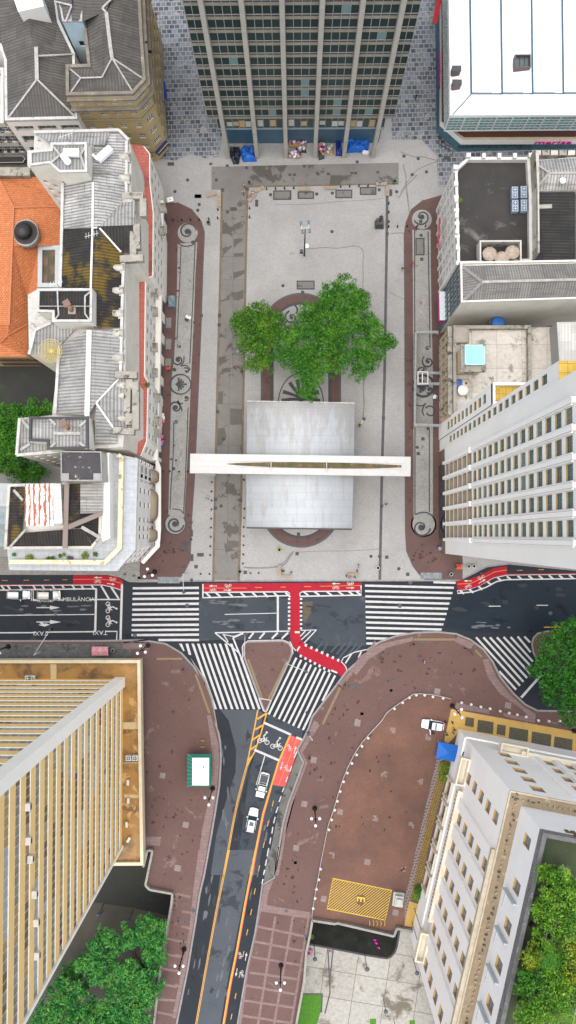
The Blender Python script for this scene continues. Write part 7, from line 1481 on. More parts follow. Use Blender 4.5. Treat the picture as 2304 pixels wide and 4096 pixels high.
def palm(lb, f, x, y, z, zb0, mat, r=2.0):
    c = pt(f,x,y,z); T = thing('palm', lb, 'palm', (c.x,c.y,zb0)); b = MB()
    for k in range(15):
        a = 2*math.pi*k/15+.2*(k%3); pth = [Vector((c.x+r*t*math.cos(a), c.y+r*t*math.sin(a), z+.5*math.sin(t*3)-.5*t*t)) for t in np.linspace(.05,1,7)]
        for i in range(6):
            d = (pth[i+1]-pth[i]); nn = Vector((-d.y,d.x,0)).normalized()
            for s in (-1, 1):
                for m in (0, .5): q = pth[i]+d*m; b.face([q, q+d*.25, q+nn*s*(.45-.05*i)+d*.8+Vector((0,0,-.12)), q+nn*s*(.43-.05*i)+d*.7+Vector((0,0,-.12))])
    b.build('fronds', [mat], T); b = MB(); b.tube([(c.x,c.y,zb0),(c.x,c.y,z)], [.18,.13], 8); b.build('trunk', [bark], T)
palm('feathery green palm on the roof garden above the bottom tree cluster', 'X', 1350, 1400, 46.5, zg8, lE, 2.3)
palm('bright green palm between the olive and green trees of the roof garden', 'X', 1230, 1010, 47.4, zg8, lC, 1.8)
palm('green palm at the bottom right corner of the roof garden', 'X', 1420, 1500, 46.5, zg8, lE, 2.3)
def bush(nm, lb, f, x, y, r, z, mat, group=None, pot=None, cat='bush', zc=None):
    c = pt(f,x,y,z); k = FR[f][2]*PX; r_ = r*k; rg = np.random.default_rng(int(x*7+y)); T = thing(nm, lb, cat, (c.x,c.y,z), 0, group); n = max(40, int(260*r_*r_)); b = MB()
    for i in range(min(n, 700)):
        a, u = rg.random()*6.28, math.sqrt(rg.random()); h = .3+r_*(1-u*u)*rg.random()*.9
        p = Vector((c.x+u*r_*math.cos(a), c.y+u*r_*math.sin(a), z+h)); s = .2+.16*rg.random(); t = rg.random()*6.28; d = Vector((math.cos(t), math.sin(t), rg.random()-.3))*s; e = Vector((-d.y, d.x, .25*s))*.6
        b.face([p-d*.5, p+e*.4, p+d*.5, p-e*.4])
    b.build('leaves', [mat], T); b = MB(); b.lathe((c.x,c.y,z), [(max(.12,r_*.25),0),(max(.18,r_*.35),.32)], 10); b.build('pot', [pot or S('terracotta', (.25,.1,.05))], T); return T
zt10 = zw-.8
for i, (x, y, r, m, lb) in enumerate(((247,1000,30,lF,'largest yellow green bush on the pale tiled terrace'),(120,968,14,lC,'dark plant in the left corner of the pale tiled terrace'),(402,1002,14,lC,'small green plant on the terrace, left of a close pair'),(440,998,14,lC,'small green plant on the terrace, right of a close pair'),(501,980,11,lC,'small plant left of the olive one on the tiled terrace'),(532,970,12,lF,'small olive plant near the middle of the tiled terrace'),(571,993,11,dgrey,'small dark potted plant on the terrace, left one of two'),(597,997,11,dgrey,'small dark potted plant on the terrace, right one of two'),(710,975,27,lF,'spiky yellow plant on the pale tiled terrace'),(792,968,17,lC,'round green plant right of the spiky yellow one'))):
    bush('potted_plant', lb, 'G', x, y, r, zt10, m, 'plants on the tiled terrace', None, 'potted plant')
bush('hedge_bush', 'round olive green shrub just below the blue tent', 'U', 1390, 885, 55, ZP, lF); bush('hedge_bush', 'olive green shrub against the civic building, lower of the pair by the tent', 'U', 1390, 975, 50, ZP, lF)
bush('hedge_bush', 'dark green shrub at the lower end of the ochre mosaic strip', 'V', 1140, 485, 38, ZP, lC); bush('hedge_bush', 'green shrub above the flagpoles at the foot of the civic building', 'V', 1130, 560, 42, ZP, lE)
bush('roof_weed', 'green weeds growing at the left edge of the dark flat roof', 'J', 420, 540, 18, zr-1.1, lE, None, None, 'weeds'); bush('roof_weed', 'weed tuft growing on the red roof strip of the cream block', 'c', 165, 1740, 30, zl, lC, None, None, 'weeds')
bush('weed', 'weeds growing against the left wall of the dark pool', 'V', 112, 950, 25, ZL, lE, None, None, 'weeds')
# =============== STREET FURNITURE ===============
globe = S('globe_white', (.85,.86,.9), .3)
def street_lamp(f, x, y, rot, lb):
    p = pt(f,x,y,ZP); t = thing('street_lamp', lb, 'street lamp', (p.x,p.y,ZP), rot, 'black street lamps with three white globes')
    def add(nm, b, m, par=t): o = b.build(nm, m); o.parent = par; return o
    b = MB(); b.lathe((0,0,0), [(.42,0),(.45,.25),(.32,.4),(.3,.9),(.2,1.1)], 14); add('base', b, [black])
    b = MB(); b.lathe((0,0,0), [(.15,1.1),(.12,3),(.1,5.6),(.16,5.7),(.09,5.9),(.08,6.6)], 10); add('post', b, [black])
    for a in (0, 2.1, -2.1):
        ca, sa = math.sin(a), -math.cos(a); b = MB(); b.tube([(0,0,5.7),(.35*ca,.35*sa,5.95),(.7*ca,.7*sa,5.8),(.8*ca,.8*sa,6.15)], .06, 6); arm = add('arm', b, [black])
        b = MB(); b.ball((.8*ca,.8*sa,6.4), .28, 14); add('globe', b, [globe], arm)
    b = MB(); b.lathe((0,0,6.5), [(.1,0),(.14,.15),(.02,.4)], 8); add('finial', b, [black]); return t
for f, x, y, r, lb in (('S',365,852,0,'black lamp with white globes below the green kiosk'),('S',1350,1045,0,'black lamp with white globes in the maroon pavement right of the road'),('T',90,955,0,'black lamp with white globes on the lower left pavement'),('T',1025,1110,0,'black lamp with white globes on the pale grid pavement, lower right'),('N',1120,68,-.9,'black lamp with white globes beside the balcony building corner'),('N',1072,600,-.9,'black lamp with white globes beside the left crosswalk, below the road'),('N',62,607,-.9,'black lamp on the grey tiled pavement at the left edge'),('W',430,150,.6,'black lamp with white globes at the top corner of the civic building'),('W',1432,355,.5,'black lamp on the ochre pavement at the right edge')):
    street_lamp(f, x, y, r, lb)
def flood_mast(f, x, y, H, lb, heads=4):
    p = pt(f,x,y,L1); t = thing('floodlight_mast', lb, 'floodlight mast', (p.x,p.y,L1)); b = MB(); b.tube([(p.x,p.y,L1),(p.x,p.y,H)], [.17,.09], 10); b.build('mast', [dgrey], t)
    b = MB(); b.bar((p.x-.75,p.y+.1,H),(p.x+.75,p.y+.1,H),.1,.1); b.bar((p.x-.6,p.y-.1,H),(p.x-.6,p.y+.8,H),.08,.08); b.bar((p.x+.6,p.y-.1,H),(p.x+.6,p.y+.8,H),.08,.08); b.build('crossbar', [S('galv', (.45,.5,.5))], t)
    for dx, dy in ((-.7,.95),(.6,1.1),(-.45,-.45),(.75,-.3)): b = MB(); b.box((p.x+dx,p.y+dy,H-.1),(.42,.62,.3),.1); b.build('lamp_head', [S('head_blue', (.09,.14,.18))], t)
    b = MB(); b.box((p.x-.55,p.y,2.2),(.6,.5,.9)); b.build('control_box', [dgrey], t); b = MB(); b.lathe((p.x+.35,p.y+.3,4.2), [(.02,-.1),(.42,.05)], 14); b.build('dish', [S('dish_pale', (.7,.75,.78))], t)
flood_mast('I', 243, 668, 13, 'tall mast with four floodlight heads in the upper part of the square')
# statue
p = pt('I',862,415,L1); t = thing('statue', 'dark bronze standing figure on a square black pedestal in the upper right of the square', 'statue', (p.x,p.y,L1))
b = MB(); b.prism([(p.x-.62,p.y-.6),(p.x+.62,p.y-.6),(p.x+.62,p.y+.6),(p.x-.62,p.y+.6)], L1, 1.9, 0, 0); b.prism([(p.x-.8,p.y-.78),(p.x+.8,p.y-.78),(p.x+.8,p.y+.78),(p.x-.8,p.y+.78)], L1, .5, 0, 0); b.build('pedestal', [S('ped', (.045,.05,.05))], t)
STATUE = (p.x, p.y, 1.9, t)
# poles with a globe, traffic lights
def pole_lamp(f, x, y, z, H, lb, head=None):
    p = pt(f,x,y,z); t = thing('plaza_lamp', lb, 'lamp', (p.x,p.y,z)); b = MB(); b.tube([(p.x,p.y,z),(p.x,p.y,z+H)], .06, 8); b.build('post', [dgrey], t); b = MB(); b.lathe((p.x,p.y,z+H), [(.1,-.1),(.4,0),(.36,.14),(.05,.25)], 16); b.build('lamp_shade', [head or S('shade_slate', (.07,.09,.11))], t)
for x, y, lb in ((138,1040,'dark disc lamp left of the pool in the lower concrete plaza'),(626,1135,'dark disc lamp at the bottom edge of the dark pool'),(1092,1170,'dark disc lamp beside the civic building in the lower plaza'),(800,1528,'dark disc lamp in the middle of the lower concrete plaza'),(905,1750,'dark disc lamp at the bottom of the lower concrete plaza')): pole_lamp('V', x, y, ZL, 5, lb)
pole_lamp('R', 752, 572, ZL, 4.5, 'dark disc lamp beside the wall of the sunken street, left one'); pole_lamp('R', 967, 615, ZL, 4.5, 'dark disc lamp beside the wall of the sunken street, right one')
def signal(f, b0, a0, H, lb, galv=True):
    p = pt(f,*b0,ZP); q = pt(f,*a0,H); t = thing('traffic_light', lb, 'traffic light', (p.x,p.y,ZP)); m = S('galv', (.45,.5,.5)); b = MB(); b.tube([(p.x,p.y,ZP),(p.x,p.y,H)], .08, 8); b.build('post', [m], t)
    b = MB(); b.tube([(p.x,p.y,H-.1),(q.x,q.y,H)], .06, 8); b.build('arm', [m], t); b = MB(); b.box((q.x,q.y,H-.35),(.45,.5,1.1),.3); b.build('signal_head', [black], t)
signal('N', (1355,75), (1330,215), 5.5, 'traffic light whose arm reaches over the left crosswalk from the square')
signal('O', (517,640), (507,522), 5.5, 'traffic light at the left side of the triangular island'); signal('O', (812,700), (952,790), 5.5, 'traffic light at the right side of the island, arm over the crosswalk')
signal('N', (322,635), (362,490), 6, 'thin pole with an arm over the left road beside the tiled pavement'); signal('S', (800,0) if False else (1322,350), (1290,330), 3, 'short signal post at the kerb right of the red cycle lane')
signal('M', (700,528), (738,465), 5, 'pale lamp arm beside the right edge of the canopy')
# bins, bollards, posts
def bin_(f, x, y, lb, col=(.25,.4,.12)):
    p = pt(f,x,y,L1); t = thing('waste_bin', lb, 'waste bin', (p.x,p.y,L1)); m = S('bin_%d' % int(col[0]*100), col); b = MB(); b.lathe((p.x,p.y,L1), [(.24,0),(.32,.8)], 14); b.build('drum', [m], t); b = MB(); b.lathe((p.x,p.y,L1), [(.33,.8),(.36,.86),(.25,.86),(.22,.6)], 14, 0); b.disc((p.x,p.y,L1+.62),.22,12,1); b.build('rim', [m, dgrey], t)
for f, x, y, lb, c in (('I',988,66,'green ring bin near the upper right end of the concrete drive',(.06,.18,.1)),('M',700,522,'yellow green bin beside the right edge of the canopy',(.35,.38,.05)),('L',1250,1808,'yellow green bin below the canopy, left side',(.35,.42,.08)),('L',869,2018,'green bin at the bottom of the concrete drive',(.1,.2,.1)),('M',850,1700,'white ring bin beside the dark channel at the bottom',(.5,.52,.48)),('H',567,473,'dark bin left of the concrete drive near the posts',(.12,.16,.13)),('P',644,74,'pale bin at the kerb beside the right crosswalk',(.4,.4,.38)),('N',822,634,'pale round bin beside the red stall on the tiled pavement',(.4,.4,.36)),('P',790,23,'white round bin beside the red and yellow stall, right one',(.55,.55,.5)),('P',757,24,'white round bin beside the red and yellow stall, left one',(.5,.5,.48))): bin_(f, x, y, lb, c)
bp = None
def proto_post(lb, grp, nm='bollard', h=.9, r=.11, m=None, loc=(0,0,0)):
    t = thing(nm, lb, 'bollard', loc, 0, grp); b = MB(); b.lathe((0,0,0), [(r*1.5,0),(r*1.4,.12),(r*.7,.2),(r*.6,h*.8)], 10); o = b.build('shaft', [m or black]); o.parent = t; b = MB(); b.ball((0,0,h*.88), r, 8); o = b.build('knob', [m or black]); o.parent = t; return t
def many(proto_f, groups):
    first = None
    for lb, grp, l in groups:
        for f, x, y in l:
            p = pt(f,x,y,L1)
            if first is None: first = proto_f(lb, grp, loc=(p.x,p.y,L1))
            else: dup(first, (p.x,p.y,L1), 0, lb, grp)
many(proto_post, [('one of the black knobbed posts across the upper left end of the square', 'black posts at the upper left', [('H',x,y) for x,y in ((225,440),(308,438),(392,436),(478,435),(568,428),(655,420),(657,338),(962,325),(962,412),(1127,138),(1213,135),(1300,132),(1390,130))]),
 ('one of the black knobbed posts across the upper right end of the square', 'black posts at the upper right', [('I',x,y) for x,y in ((80,115),(155,110),(543,100),(618,97),(695,95),(770,93),(941,237),(941,312),(941,390),(939,432),(1013,430),(1093,428),(1245,425))]),
 ('one of the black posts in the row left of the concrete drive, below the beam', 'black posts left of the drive', [('L',x,y) for x,y in ((601,1070),(598,1157),(596,1247),(596,1334),(594,1421),(591,1509),(590,1595),(587,1685),(583,1775),(582,1860),(490,2043),(575,2043))]),
 ('one of the black posts in the row between the drive and the canopy', 'black posts right of the drive', [('L',x,y) for x,y in ((906,1135),(910,1412),(908,1501),(906,1590),(905,1678),(903,1765),(901,1853),(898,1942),(970,2035),(1050,2033))]),
 ('one of the small black posts in the band beside the balcony building', 'black posts in the left band', [('L',x,y) for x,y in ((125,1055),(192,1052),(283,1055),(365,1055))])])
def proto_conc(lb, grp, loc=(0,0,0)):
    t = thing('concrete_bollard', lb, 'bollard', loc, 0, grp); m = M('bollard_conc', (.66,.66,.6), (.5,.5,.46), sc=2); b = MB(); b.lathe((0,0,0), [(.22,0),(.21,.5)], 14); o = b.build('drum', [m]); o.parent = t; b = MB(); b.lathe((0,0,0), [(.25,.5),(.25,.56),(.12,.66),(.02,.68)], 14); o = b.build('cap', [m]); o.parent = t; return t
many(proto_conc, [('one of the pale round bollards along the low railing of the maroon court', 'pale bollards along the railing', [('U',x,y) for x,y in ((1120,188),(1200,190),(1280,205),(1378,220),(1053,213),(988,262),(910,320),(657,603),(597,681),(546,763),(500,846),(457,938),(420,1022),(387,1115),(360,1210),(335,1295),(305,1388),(278,1484),(198,1862))]),
 ('one of the pale round bollards at the railing end by the yellow bay', 'pale bollards by the yellow bay', [('V',x,y) for x,y in ((181,394),(158,487),(145,575),(127,672))]),
 ('one of the pale round bollards in the row above the ochre pavement', 'pale bollards above the ochre pavement', [('W',x,y) for x,y in ((503,120),(582,135),(661,155),(737,170),(820,190),(894,206),(960,220),(1033,237),(1134,267),(1221,272),(1309,271),(1387,272))])])
# low railing
t = thing('railing', 'long low grey metal railing curving round the maroon court', 'railing', pt('U',600,640,L1)); path = cpath(pts('U', [(1449,225),(1380,205),(1240,180),(1110,176),(1050,205),(850,345),(780,440),(600,640),(500,800),(420,980),(370,1130),(320,1300),(275,1430),(240,1600),(185,1880)])+pts('V', [(120,690),(117,772)]), 3)
b = MB(); b.tube([(q.x,q.y,.75) for q in path], .05, 5); b.tube([(q.x,q.y,.45) for q in path], .04, 5); b.build('rails', [S('rail_grey', (.42,.45,.42))], t)
for q in path[::3]: b = MB(); b.tube([(q.x,q.y,L1),(q.x,q.y,.8)], .045, 5); b.build('post', [S('rail_grey', (.42,.45,.42))], t)
# stone parapets round the sunken areas
sp = M('parapet_stone', (.3,.29,.26), (.2,.195,.17), sc=.8, st=(.1,.1,.09), ssc=1, sth=.6)
for lb, ring in (('stone parapet along the right edge of the sunken street', PITA[1:12]), ('stone parapet along the top edge of the lower concrete plaza', PITB[:6]), ('long stone parapet between the grid pavement and the lower plaza', [PITB[0]]+PITB[:8:-1][:5])):
    t = thing('parapet', lb, 'parapet', Vector((ring[0][0],ring[0][1],0))); r_ = [Vector((q[0],q[1],0)) for q in ring]
    for i in range(len(r_)-1):
        b = MB(); b.bar(r_[i]+Vector((0,0,.45)), r_[i+1]+Vector((0,0,.45)), .34, .8); b.build('wall_panel', [stone if False else sp], t)
    b = MB(); 
    for i in range(len(r_)-1): b.bar(r_[i]+Vector((0,0,.93+.003*i)), r_[i+1]+Vector((0,0,.93+.003*i)), .38, .16)
    b.build('coping', [sp], t)
# benches
bp = None
def bench(f, x, y, rot, lb, L=2.0):
    p = pt(f,x,y,L1); t = thing('bench', lb, 'bench', (p.x,p.y,L1), R_(rot)); 
    def add(nm, b, m): o = b.build(nm, m); o.parent = t
    for i, yy in enumerate((-.24,-.08,.08,.24)): b = MB(); b.box((0,yy,.46),(L,.13,.06)); add('slat', b, [M('bench_wood', (.36,.3,.22), (.26,.21,.15), sc=2)])
    for s in (-1, 1): b = MB(); b.box((s*L*.36,0,.22),(.18,.5,.42)); add('leg', b, [M('bench_conc', (.3,.29,.27), (.22,.21,.2), sc=2)])
for f, x, y, r, lb in (('H',597,195,14,'tilted wooden bench left of the concrete drive, top end'),('H',672,262,90,'upright wooden bench at the left edge of the concrete drive'),('H',1052,148,26,'slanting bench right of the drive top, upper of the two'),('H',985,222,50,'bench with two people seated, right of the drive top'),('I',245,123,0,'wooden bench above the second framed ground panel'),('I',455,113,0,'wooden bench left of the third framed ground panel'),('I',880,80,0,'pale bench with one seated person at the top right of the square'),('I',930,135,90,'bench end-on to the top of the dark channel'),('M',38,1722,90,'upright bench at the bottom of the square beside a seated person'),('O',808,102,0,'bench lying along the kerb at the bottom of the square'),('O',1290,88,0,'bench with a group of people near the right crosswalk')): bench(f, x, y, r, lb)
# covers set in the paving
def cover(f, x, y, r, lb, grp, sq=None, z=None, m=None):
    z = (z or L5)+.012; p = pt(f,x,y,z); b = MB()
    if sq: w, h = sq; b.box((p.x,p.y,z),(w,h,.03)); 
    else: b.lathe((p.x,p.y,z-.02), [(r,0),(r,.03),(r*.8,.032),(r*.78,.025),(.01,.025)], 18)
    o = b.build('manhole_cover' if not sq else 'drain_grate', m or M('iron_cover', (.07,.065,.065), (.04,.04,.042), sc=2), at=(p.x,p.y,z)); tag(o, lb, 'manhole cover' if not sq else 'drain grate', grp)
for lb, grp, l in (('dark round manhole cover left of or in the concrete drive, upper half', 'round covers upper left', [('H',640,48),('H',363,48),('H',240,160),('H',475,285),('H',461,340),('H',748,356),('H',412,648),('H',1165,190)]),
  ('dark round manhole cover in the upper or right part of the square', 'round covers upper right', [('I',472,468),('I',345,157),('I',475,150),('I',863,122),('I',1007,138),('I',1210,500),('I',66,916),('I',1104,803),('C',125,1133),('C',33,1285),('C',150,1305),('C',218,1415),('C',100,1438)]),
  ('dark round manhole cover in the lower left of the square', 'round covers lower left', [('L',228,1025),('L',712,740),('L',687,1386),('L',240,70),('L',395,1707),('L',330,1970),('N',1388,127)]),
  ('dark round manhole cover in the lower right of the square', 'round covers lower right', [('M',1267,547),('M',1178,702),('M',795,1605),('M',865,1606),('M',1025,1708),('M',1220,1510),('M',1115,628)])):
    for f, x, y in l: cover(f, x, y, .3, lb, grp)
for lb, grp, sz, l in (('small dark square drain grate beside the concrete drive', 'square grates by the drive', (.62,.62), [('H',700,145),('H',940,135),('H',495,1358),('H',672,1357),('H',668,1447),('L',653,476),('L',633,1322),('L',631,1408),('L',875,1330),('L',395,1543),('L',445,1972),('L',920,2027)]),
  ('small dark square cover in the drive in front of the office tower', 'square covers by the tower', (.55,.45), [('B',530,1018),('B',666,1013),('B',692,1013),('B',829,1009),('B',889,1008),('B',1025,1003),('B',1047,1003),('B',1176,998),('B',303,960),('B',416,972),('B',749,963),('B',1056,938),('B',207,950)]),
  ('dark rectangular cover in the pale paving, left half of the square', 'rectangular covers left', (1.2,.65), [('H',465,205),('H',807,328),('L',487,1857),('L',343,1745),('A',1238,1188),('B',132,1138),('C',385,1300)]),
  ('dark square cover in the pale paving, right half of the square', 'square covers right', (.6,.6), [('M',898,460),('M',883,1188),('M',1225,632),('M',1186,754),('M',195,1422),('M',925,1612),('M',183,1583),('I',228,972),('I',928,488),('I',1207,385),('I',1215,697),('P',370,76)]),
  ('dark upright rectangular cover in the paving', 'upright covers', (.55,1.25), [('L',295,1795),('L',345,1795),('L',405,1885),('L',400,1648),('H',1030,272),('I',958,147)])):
    for f, x, y in l: cover(f, x, y, 0, lb, grp, sz)
for i, (f, x0, y0, x1, y1, lb) in enumerate((('H',1190,150,1365,240,'dark bordered ground panel, leftmost of the row of four'),('I',187,137,322,198,'bordered ground panel, second from left of the row of four'),('I',500,122,640,192,'bordered ground panel, third from left of the row of four'),('I',702,100,840,165,'bordered ground panel, rightmost of the row of four'),('I',180,875,328,948,'bordered ground panel just above the oval pattern'),('I',1163,522,1238,665,'upright bordered ground panel inside the right mosaic band'))):
    a_, c_ = pt(f,x0,y0,L5), pt(f,x1,y1,L5); cx, cy = (a_.x+c_.x)/2, (a_.y+c_.y)/2; w, h = abs(a_.x-c_.x), abs(a_.y-c_.y); t = thing('access_hatch', lb, 'access hatch', (cx,cy,L1), 0, None)
    b = MB(); rim(b, [(cx-w/2,cy-h/2),(cx+w/2,cy-h/2),(cx+w/2,cy+h/2),(cx-w/2,cy+h/2)], L1, L5+.05, .2); b.build('frame', [dstone], t); b = MB(); b.poly([(cx-w/2+.18,cy-h/2+.18,0),(cx+w/2-.18,cy-h/2+.18,0),(cx+w/2-.18,cy+h/2-.18,0),(cx-w/2+.18,cy+h/2-.18,0)], L5+.02); b.build('lid', [conc], t)
for lb, grp, l in (('small dark square cover in the maroon paving right of the road','covers in the maroon paving right',[('U',598,375),('U',318,657),('U',883,150),('U',225,848),('U',105,1203),('S',1162,1572),('T',1163,123),('T',1075,590),('T',1257,828),('O',1285,900),('O',1355,1095),('P',263,820),('P',75,970),('P',572,567)]),('small dark square cover in the maroon paving left of the road','covers in the maroon paving left',[('Q',1117,660),('Q',1340,90),('T',95,515),('T',85,672),('T',118,680),('P',460,510),('O',740,628)]),('small dark square cover in the grey tiled pavement','covers in the tiled pavement',[('N',148,610),('N',93,683),('N',320,688),('N',415,693),('N',237,628),('N',515,622),('N',930,685),('N',905,85),('N',1010,110),('N',970,95),('G',1165,1105),('G',1150,1163),('G',1220,1163)])):
    for f, x, y in l: cover(f, x, y, 0, lb, grp, (.55,.45), m=S('cover_slate', (.06,.065,.085)))
for f, x, y, lb in (('U',502,115,'round dark cover near the right crosswalk kerb, largest of three'),('U',560,113,'round dark cover near the right crosswalk kerb, right one'),('U',900,62,'round dark cover near the top of the right maroon square'),('Q',1385,130,'round dark cover right of the podium'),('T',178,585,'round dark cover on the lower left pavement'),('P',1285,325,'round manhole cover in the blue asphalt at the right'),('P',387,128,'reddish round cover at the top of the right crosswalk'),('P',320,278,'round cover under the stripes of the right crosswalk'),('N',1355,312,'round cover under the stripes of the left crosswalk'),('N',977,527,'round cover at the lower left end of the left crosswalk'),('N',115,648,'round dark cover in the grey tiled pavement')):
    cover(f, x, y, .38, lb, None, z=(ZP+.02 if f in 'UQT' else .02 if f == 'P' or y < 560 else ZP+.02), m=S('cover_slate', (.06,.065,.085)))
# kiosk
p = pt('S',235,680,2.6); t = thing('news_kiosk', 'green kiosk with a white roof on the pavement left of the road', 'kiosk', (p.x,p.y,ZP)); grn = S('kiosk_green', (.01,.17,.12))
a0, a1 = pt('S',117,522,2.4), pt('S',350,838,2.4); b = MB(); b.prism([(a0.x+1.0,a1.y+.5),(a1.x-.6,a1.y+.5),(a1.x-.6,a0.y-.7),(a0.x+1.0,a0.y-.7)], ZP, 2.5, 0, 0); b.build('walls', [grn], t)
def frustum(b, x0,x1,y0,y1,z0, X0_,X1_,Y0_,Y1_,z1, m=0):
    q0 = [(x0,y0,z0),(x1,y0,z0),(x1,y1,z0),(x0,y1,z0)]; q1 = [(X0_,Y0_,z1),(X1_,Y0_,z1),(X1_,Y1_,z1),(X0_,Y1_,z1)]
    for i in range(4): b.face([q0[i],q0[(i+1)%4],q1[(i+1)%4],q1[i]], m)
    b.face(q1, m)
r0_, r1_ = pt('S',168,558,3.0), pt('S',328,822,3.0); b = MB(); frustum(b, a0.x,a1.x,a1.y,a0.y,2.35, r0_.x,r1_.x,r1_.y,r0_.y,2.85); b.build('canopy_skirt', [grn], t)
for k_ in range(9): 
    y_ = a1.y+(a0.y-a1.y)*k_/8; b = MB(); b.bar((a0.x,y_,2.42),(r0_.x,r1_.y+(r0_.y-r1_.y)*k_/8,2.92),.05,.05); b.build('rib', [S('kiosk_rib', (.2,.42,.36))], t)
b = MB(); b.prism([(r0_.x,r1_.y),(r1_.x,r1_.y),(r1_.x,r0_.y),(r0_.x,r0_.y)], 2.8, 3.15, 0, 0); b.build('roof', [steel], t); c_ = pt('S',275,650,3.3); b = MB(); b.lathe((c_.x,c_.y,3.15), [(.18,0),(.18,.25),(.02,.35)], 10); b.build('vent_cap', [grey], t)
for k_, y in enumerate((383,443)): p = pt('S',265,y,L1); t = thing('bike_hoop', f'yellow metal hoop above the green kiosk, {"upper" if k_ == 0 else "lower"} one', 'hoop', (p.x,p.y,L1)); b = MB(); b.tube([(p.x-.4,p.y,L1),(p.x-.38,p.y,.8),(p.x,p.y,.95),(p.x+.38,p.y,.8),(p.x+.4,p.y,L1)], .05, 6); b.build('hoop_tube', [MATS['bay_yellow']], t)
for k_, x in enumerate((668,704,739,776,812)): p = pt('V',x,815,L1); t = thing('bike_hoop', 'one of the yellow hoops below the striped yellow bay', 'hoop', (p.x,p.y,L1), 0, 'yellow hoops below the bay'); b = MB(); b.tube([(p.x,p.y+.6,L1),(p.x,p.y+.55,.7),(p.x+.1,p.y,.85),(p.x,p.y-.55,.5),(p.x-.1,p.y-.6,L1)], .05, 6); b.build('hoop_tube', [MATS['bay_yellow']], t)
# blue tent
c4 = pts('U', [(1340,645),(1560,690),(1520,845),(1313,805)], 2.6); ap = (c4[0]+c4[2])/2; t = thing('gazebo_tent', 'bright blue pyramid tent beside the corner of the white civic building', 'tent', (ap.x,ap.y,ZP)); b = MB(); apx = Vector((ap.x,ap.y,3.5)); c4 = [Vector(q) for q in c4]
c4 = c4[::-1] 
for i in range(4): b.face([c4[i],(c4[i]+c4[(i+1)%4])/2,apx]); b.face([(c4[i]+c4[(i+1)%4])/2,c4[(i+1)%4],apx]); b.face([c4[i],c4[i]-Vector((0,0,.3)),c4[(i+1)%4]-Vector((0,0,.3)),c4[(i+1)%4]])
b.build('canopy', [S('tent_blue', (.005,.13,.5))], t)
for q in c4: b = MB(); b.tube([(q.x,q.y,ZP),(q.x,q.y,2.5)], .04, 6); b.build('leg', [grey], t)
# red stall and others
def stall(f, x0, y0, x1, y1, z, lb, m, nb=3, name='market_stall', cat='stall'):
    a_, c_ = pt(f,x0,y0,z), pt(f,x1,y1,z); t = thing(name, lb, cat, ((a_.x+c_.x)/2,(a_.y+c_.y)/2,ZP)); x_0, x_1 = min(a_.x,c_.x), max(a_.x,c_.x); y_0, y_1 = min(a_.y,c_.y), max(a_.y,c_.y)
    for i in range(nb):
        b = MB(); xa, xb = x_0+(x_1-x_0)*i/nb, x_0+(x_1-x_0)*(i+1)/nb; ym_ = (y_0+y_1)/2; b.face([(xa,y_0,z-.15),(xb,y_0,z-.15),(xb,ym_,z+.15),(xa,ym_,z+.15)]); b.face([(xa,ym_,z+.15),(xb,ym_,z+.15),(xb,y_1,z-.15),(xa,y_1,z-.15)]); b.box(((xb),ym_,z+.1),(.05,y_1-y_0,.12),0,1); b.build('roof_panel', [m, grey], t)
    for x_ in (x_0+.05,x_1-.05):
        for y_ in (y_0+.05,y_1-.05): b = MB(); b.tube([(x_,y_,ZP),(x_,y_,z-.1)], .04, 6); b.build('leg', [grey], t)
    b = MB(); b.box(((x_0+x_1)/2,(y_0+y_1)/2,.6),((x_1-x_0)*.7,(y_1-y_0)*.6,.9)); b.build('counter', [dgrey], t)
stall('N', 665, 610, 783, 675, 2.5, 'stall with a faded pink and white panelled roof on the tiled pavement', M('pink_roof', (.5,.12,.16), (.55,.3,.32), sc=1.5), 3)
stall('P', 684, 12, 717, 44, 1.5, 'small red and yellow stall at the corner beside the right crosswalk', S('stall_red', (.6,.06,.02)), 1, 'vendor_cart', 'cart')
stall('H', 153, 1850, 192, 1877, 1.6, 'small red and yellow stall at the foot of the cream block', S('stall_red', (.6,.06,.02)), 1, 'vendor_cart', 'cart')
p = pt('H',195,237,.9); t = thing('folding_table', 'white table tilted on the paving by the cream block corner', 'table', (p.x,p.y,ZP), .25); b = MB(); b.box((0,0,.8),(1.15,.85,.05)); b.box((-.12,0,.84),(.08,.25,.02),0,1); b.box((.12,0,.84),(.08,.25,.02),0,1); o = b.build('table_top', [white, black]); o.parent = t
for s_ in (-.5,.5):
    for u_ in (-.35,.35): b = MB(); b.box((s_,u_,.4),(.04,.04,.8)); o = b.build('leg', [grey]); o.parent = t
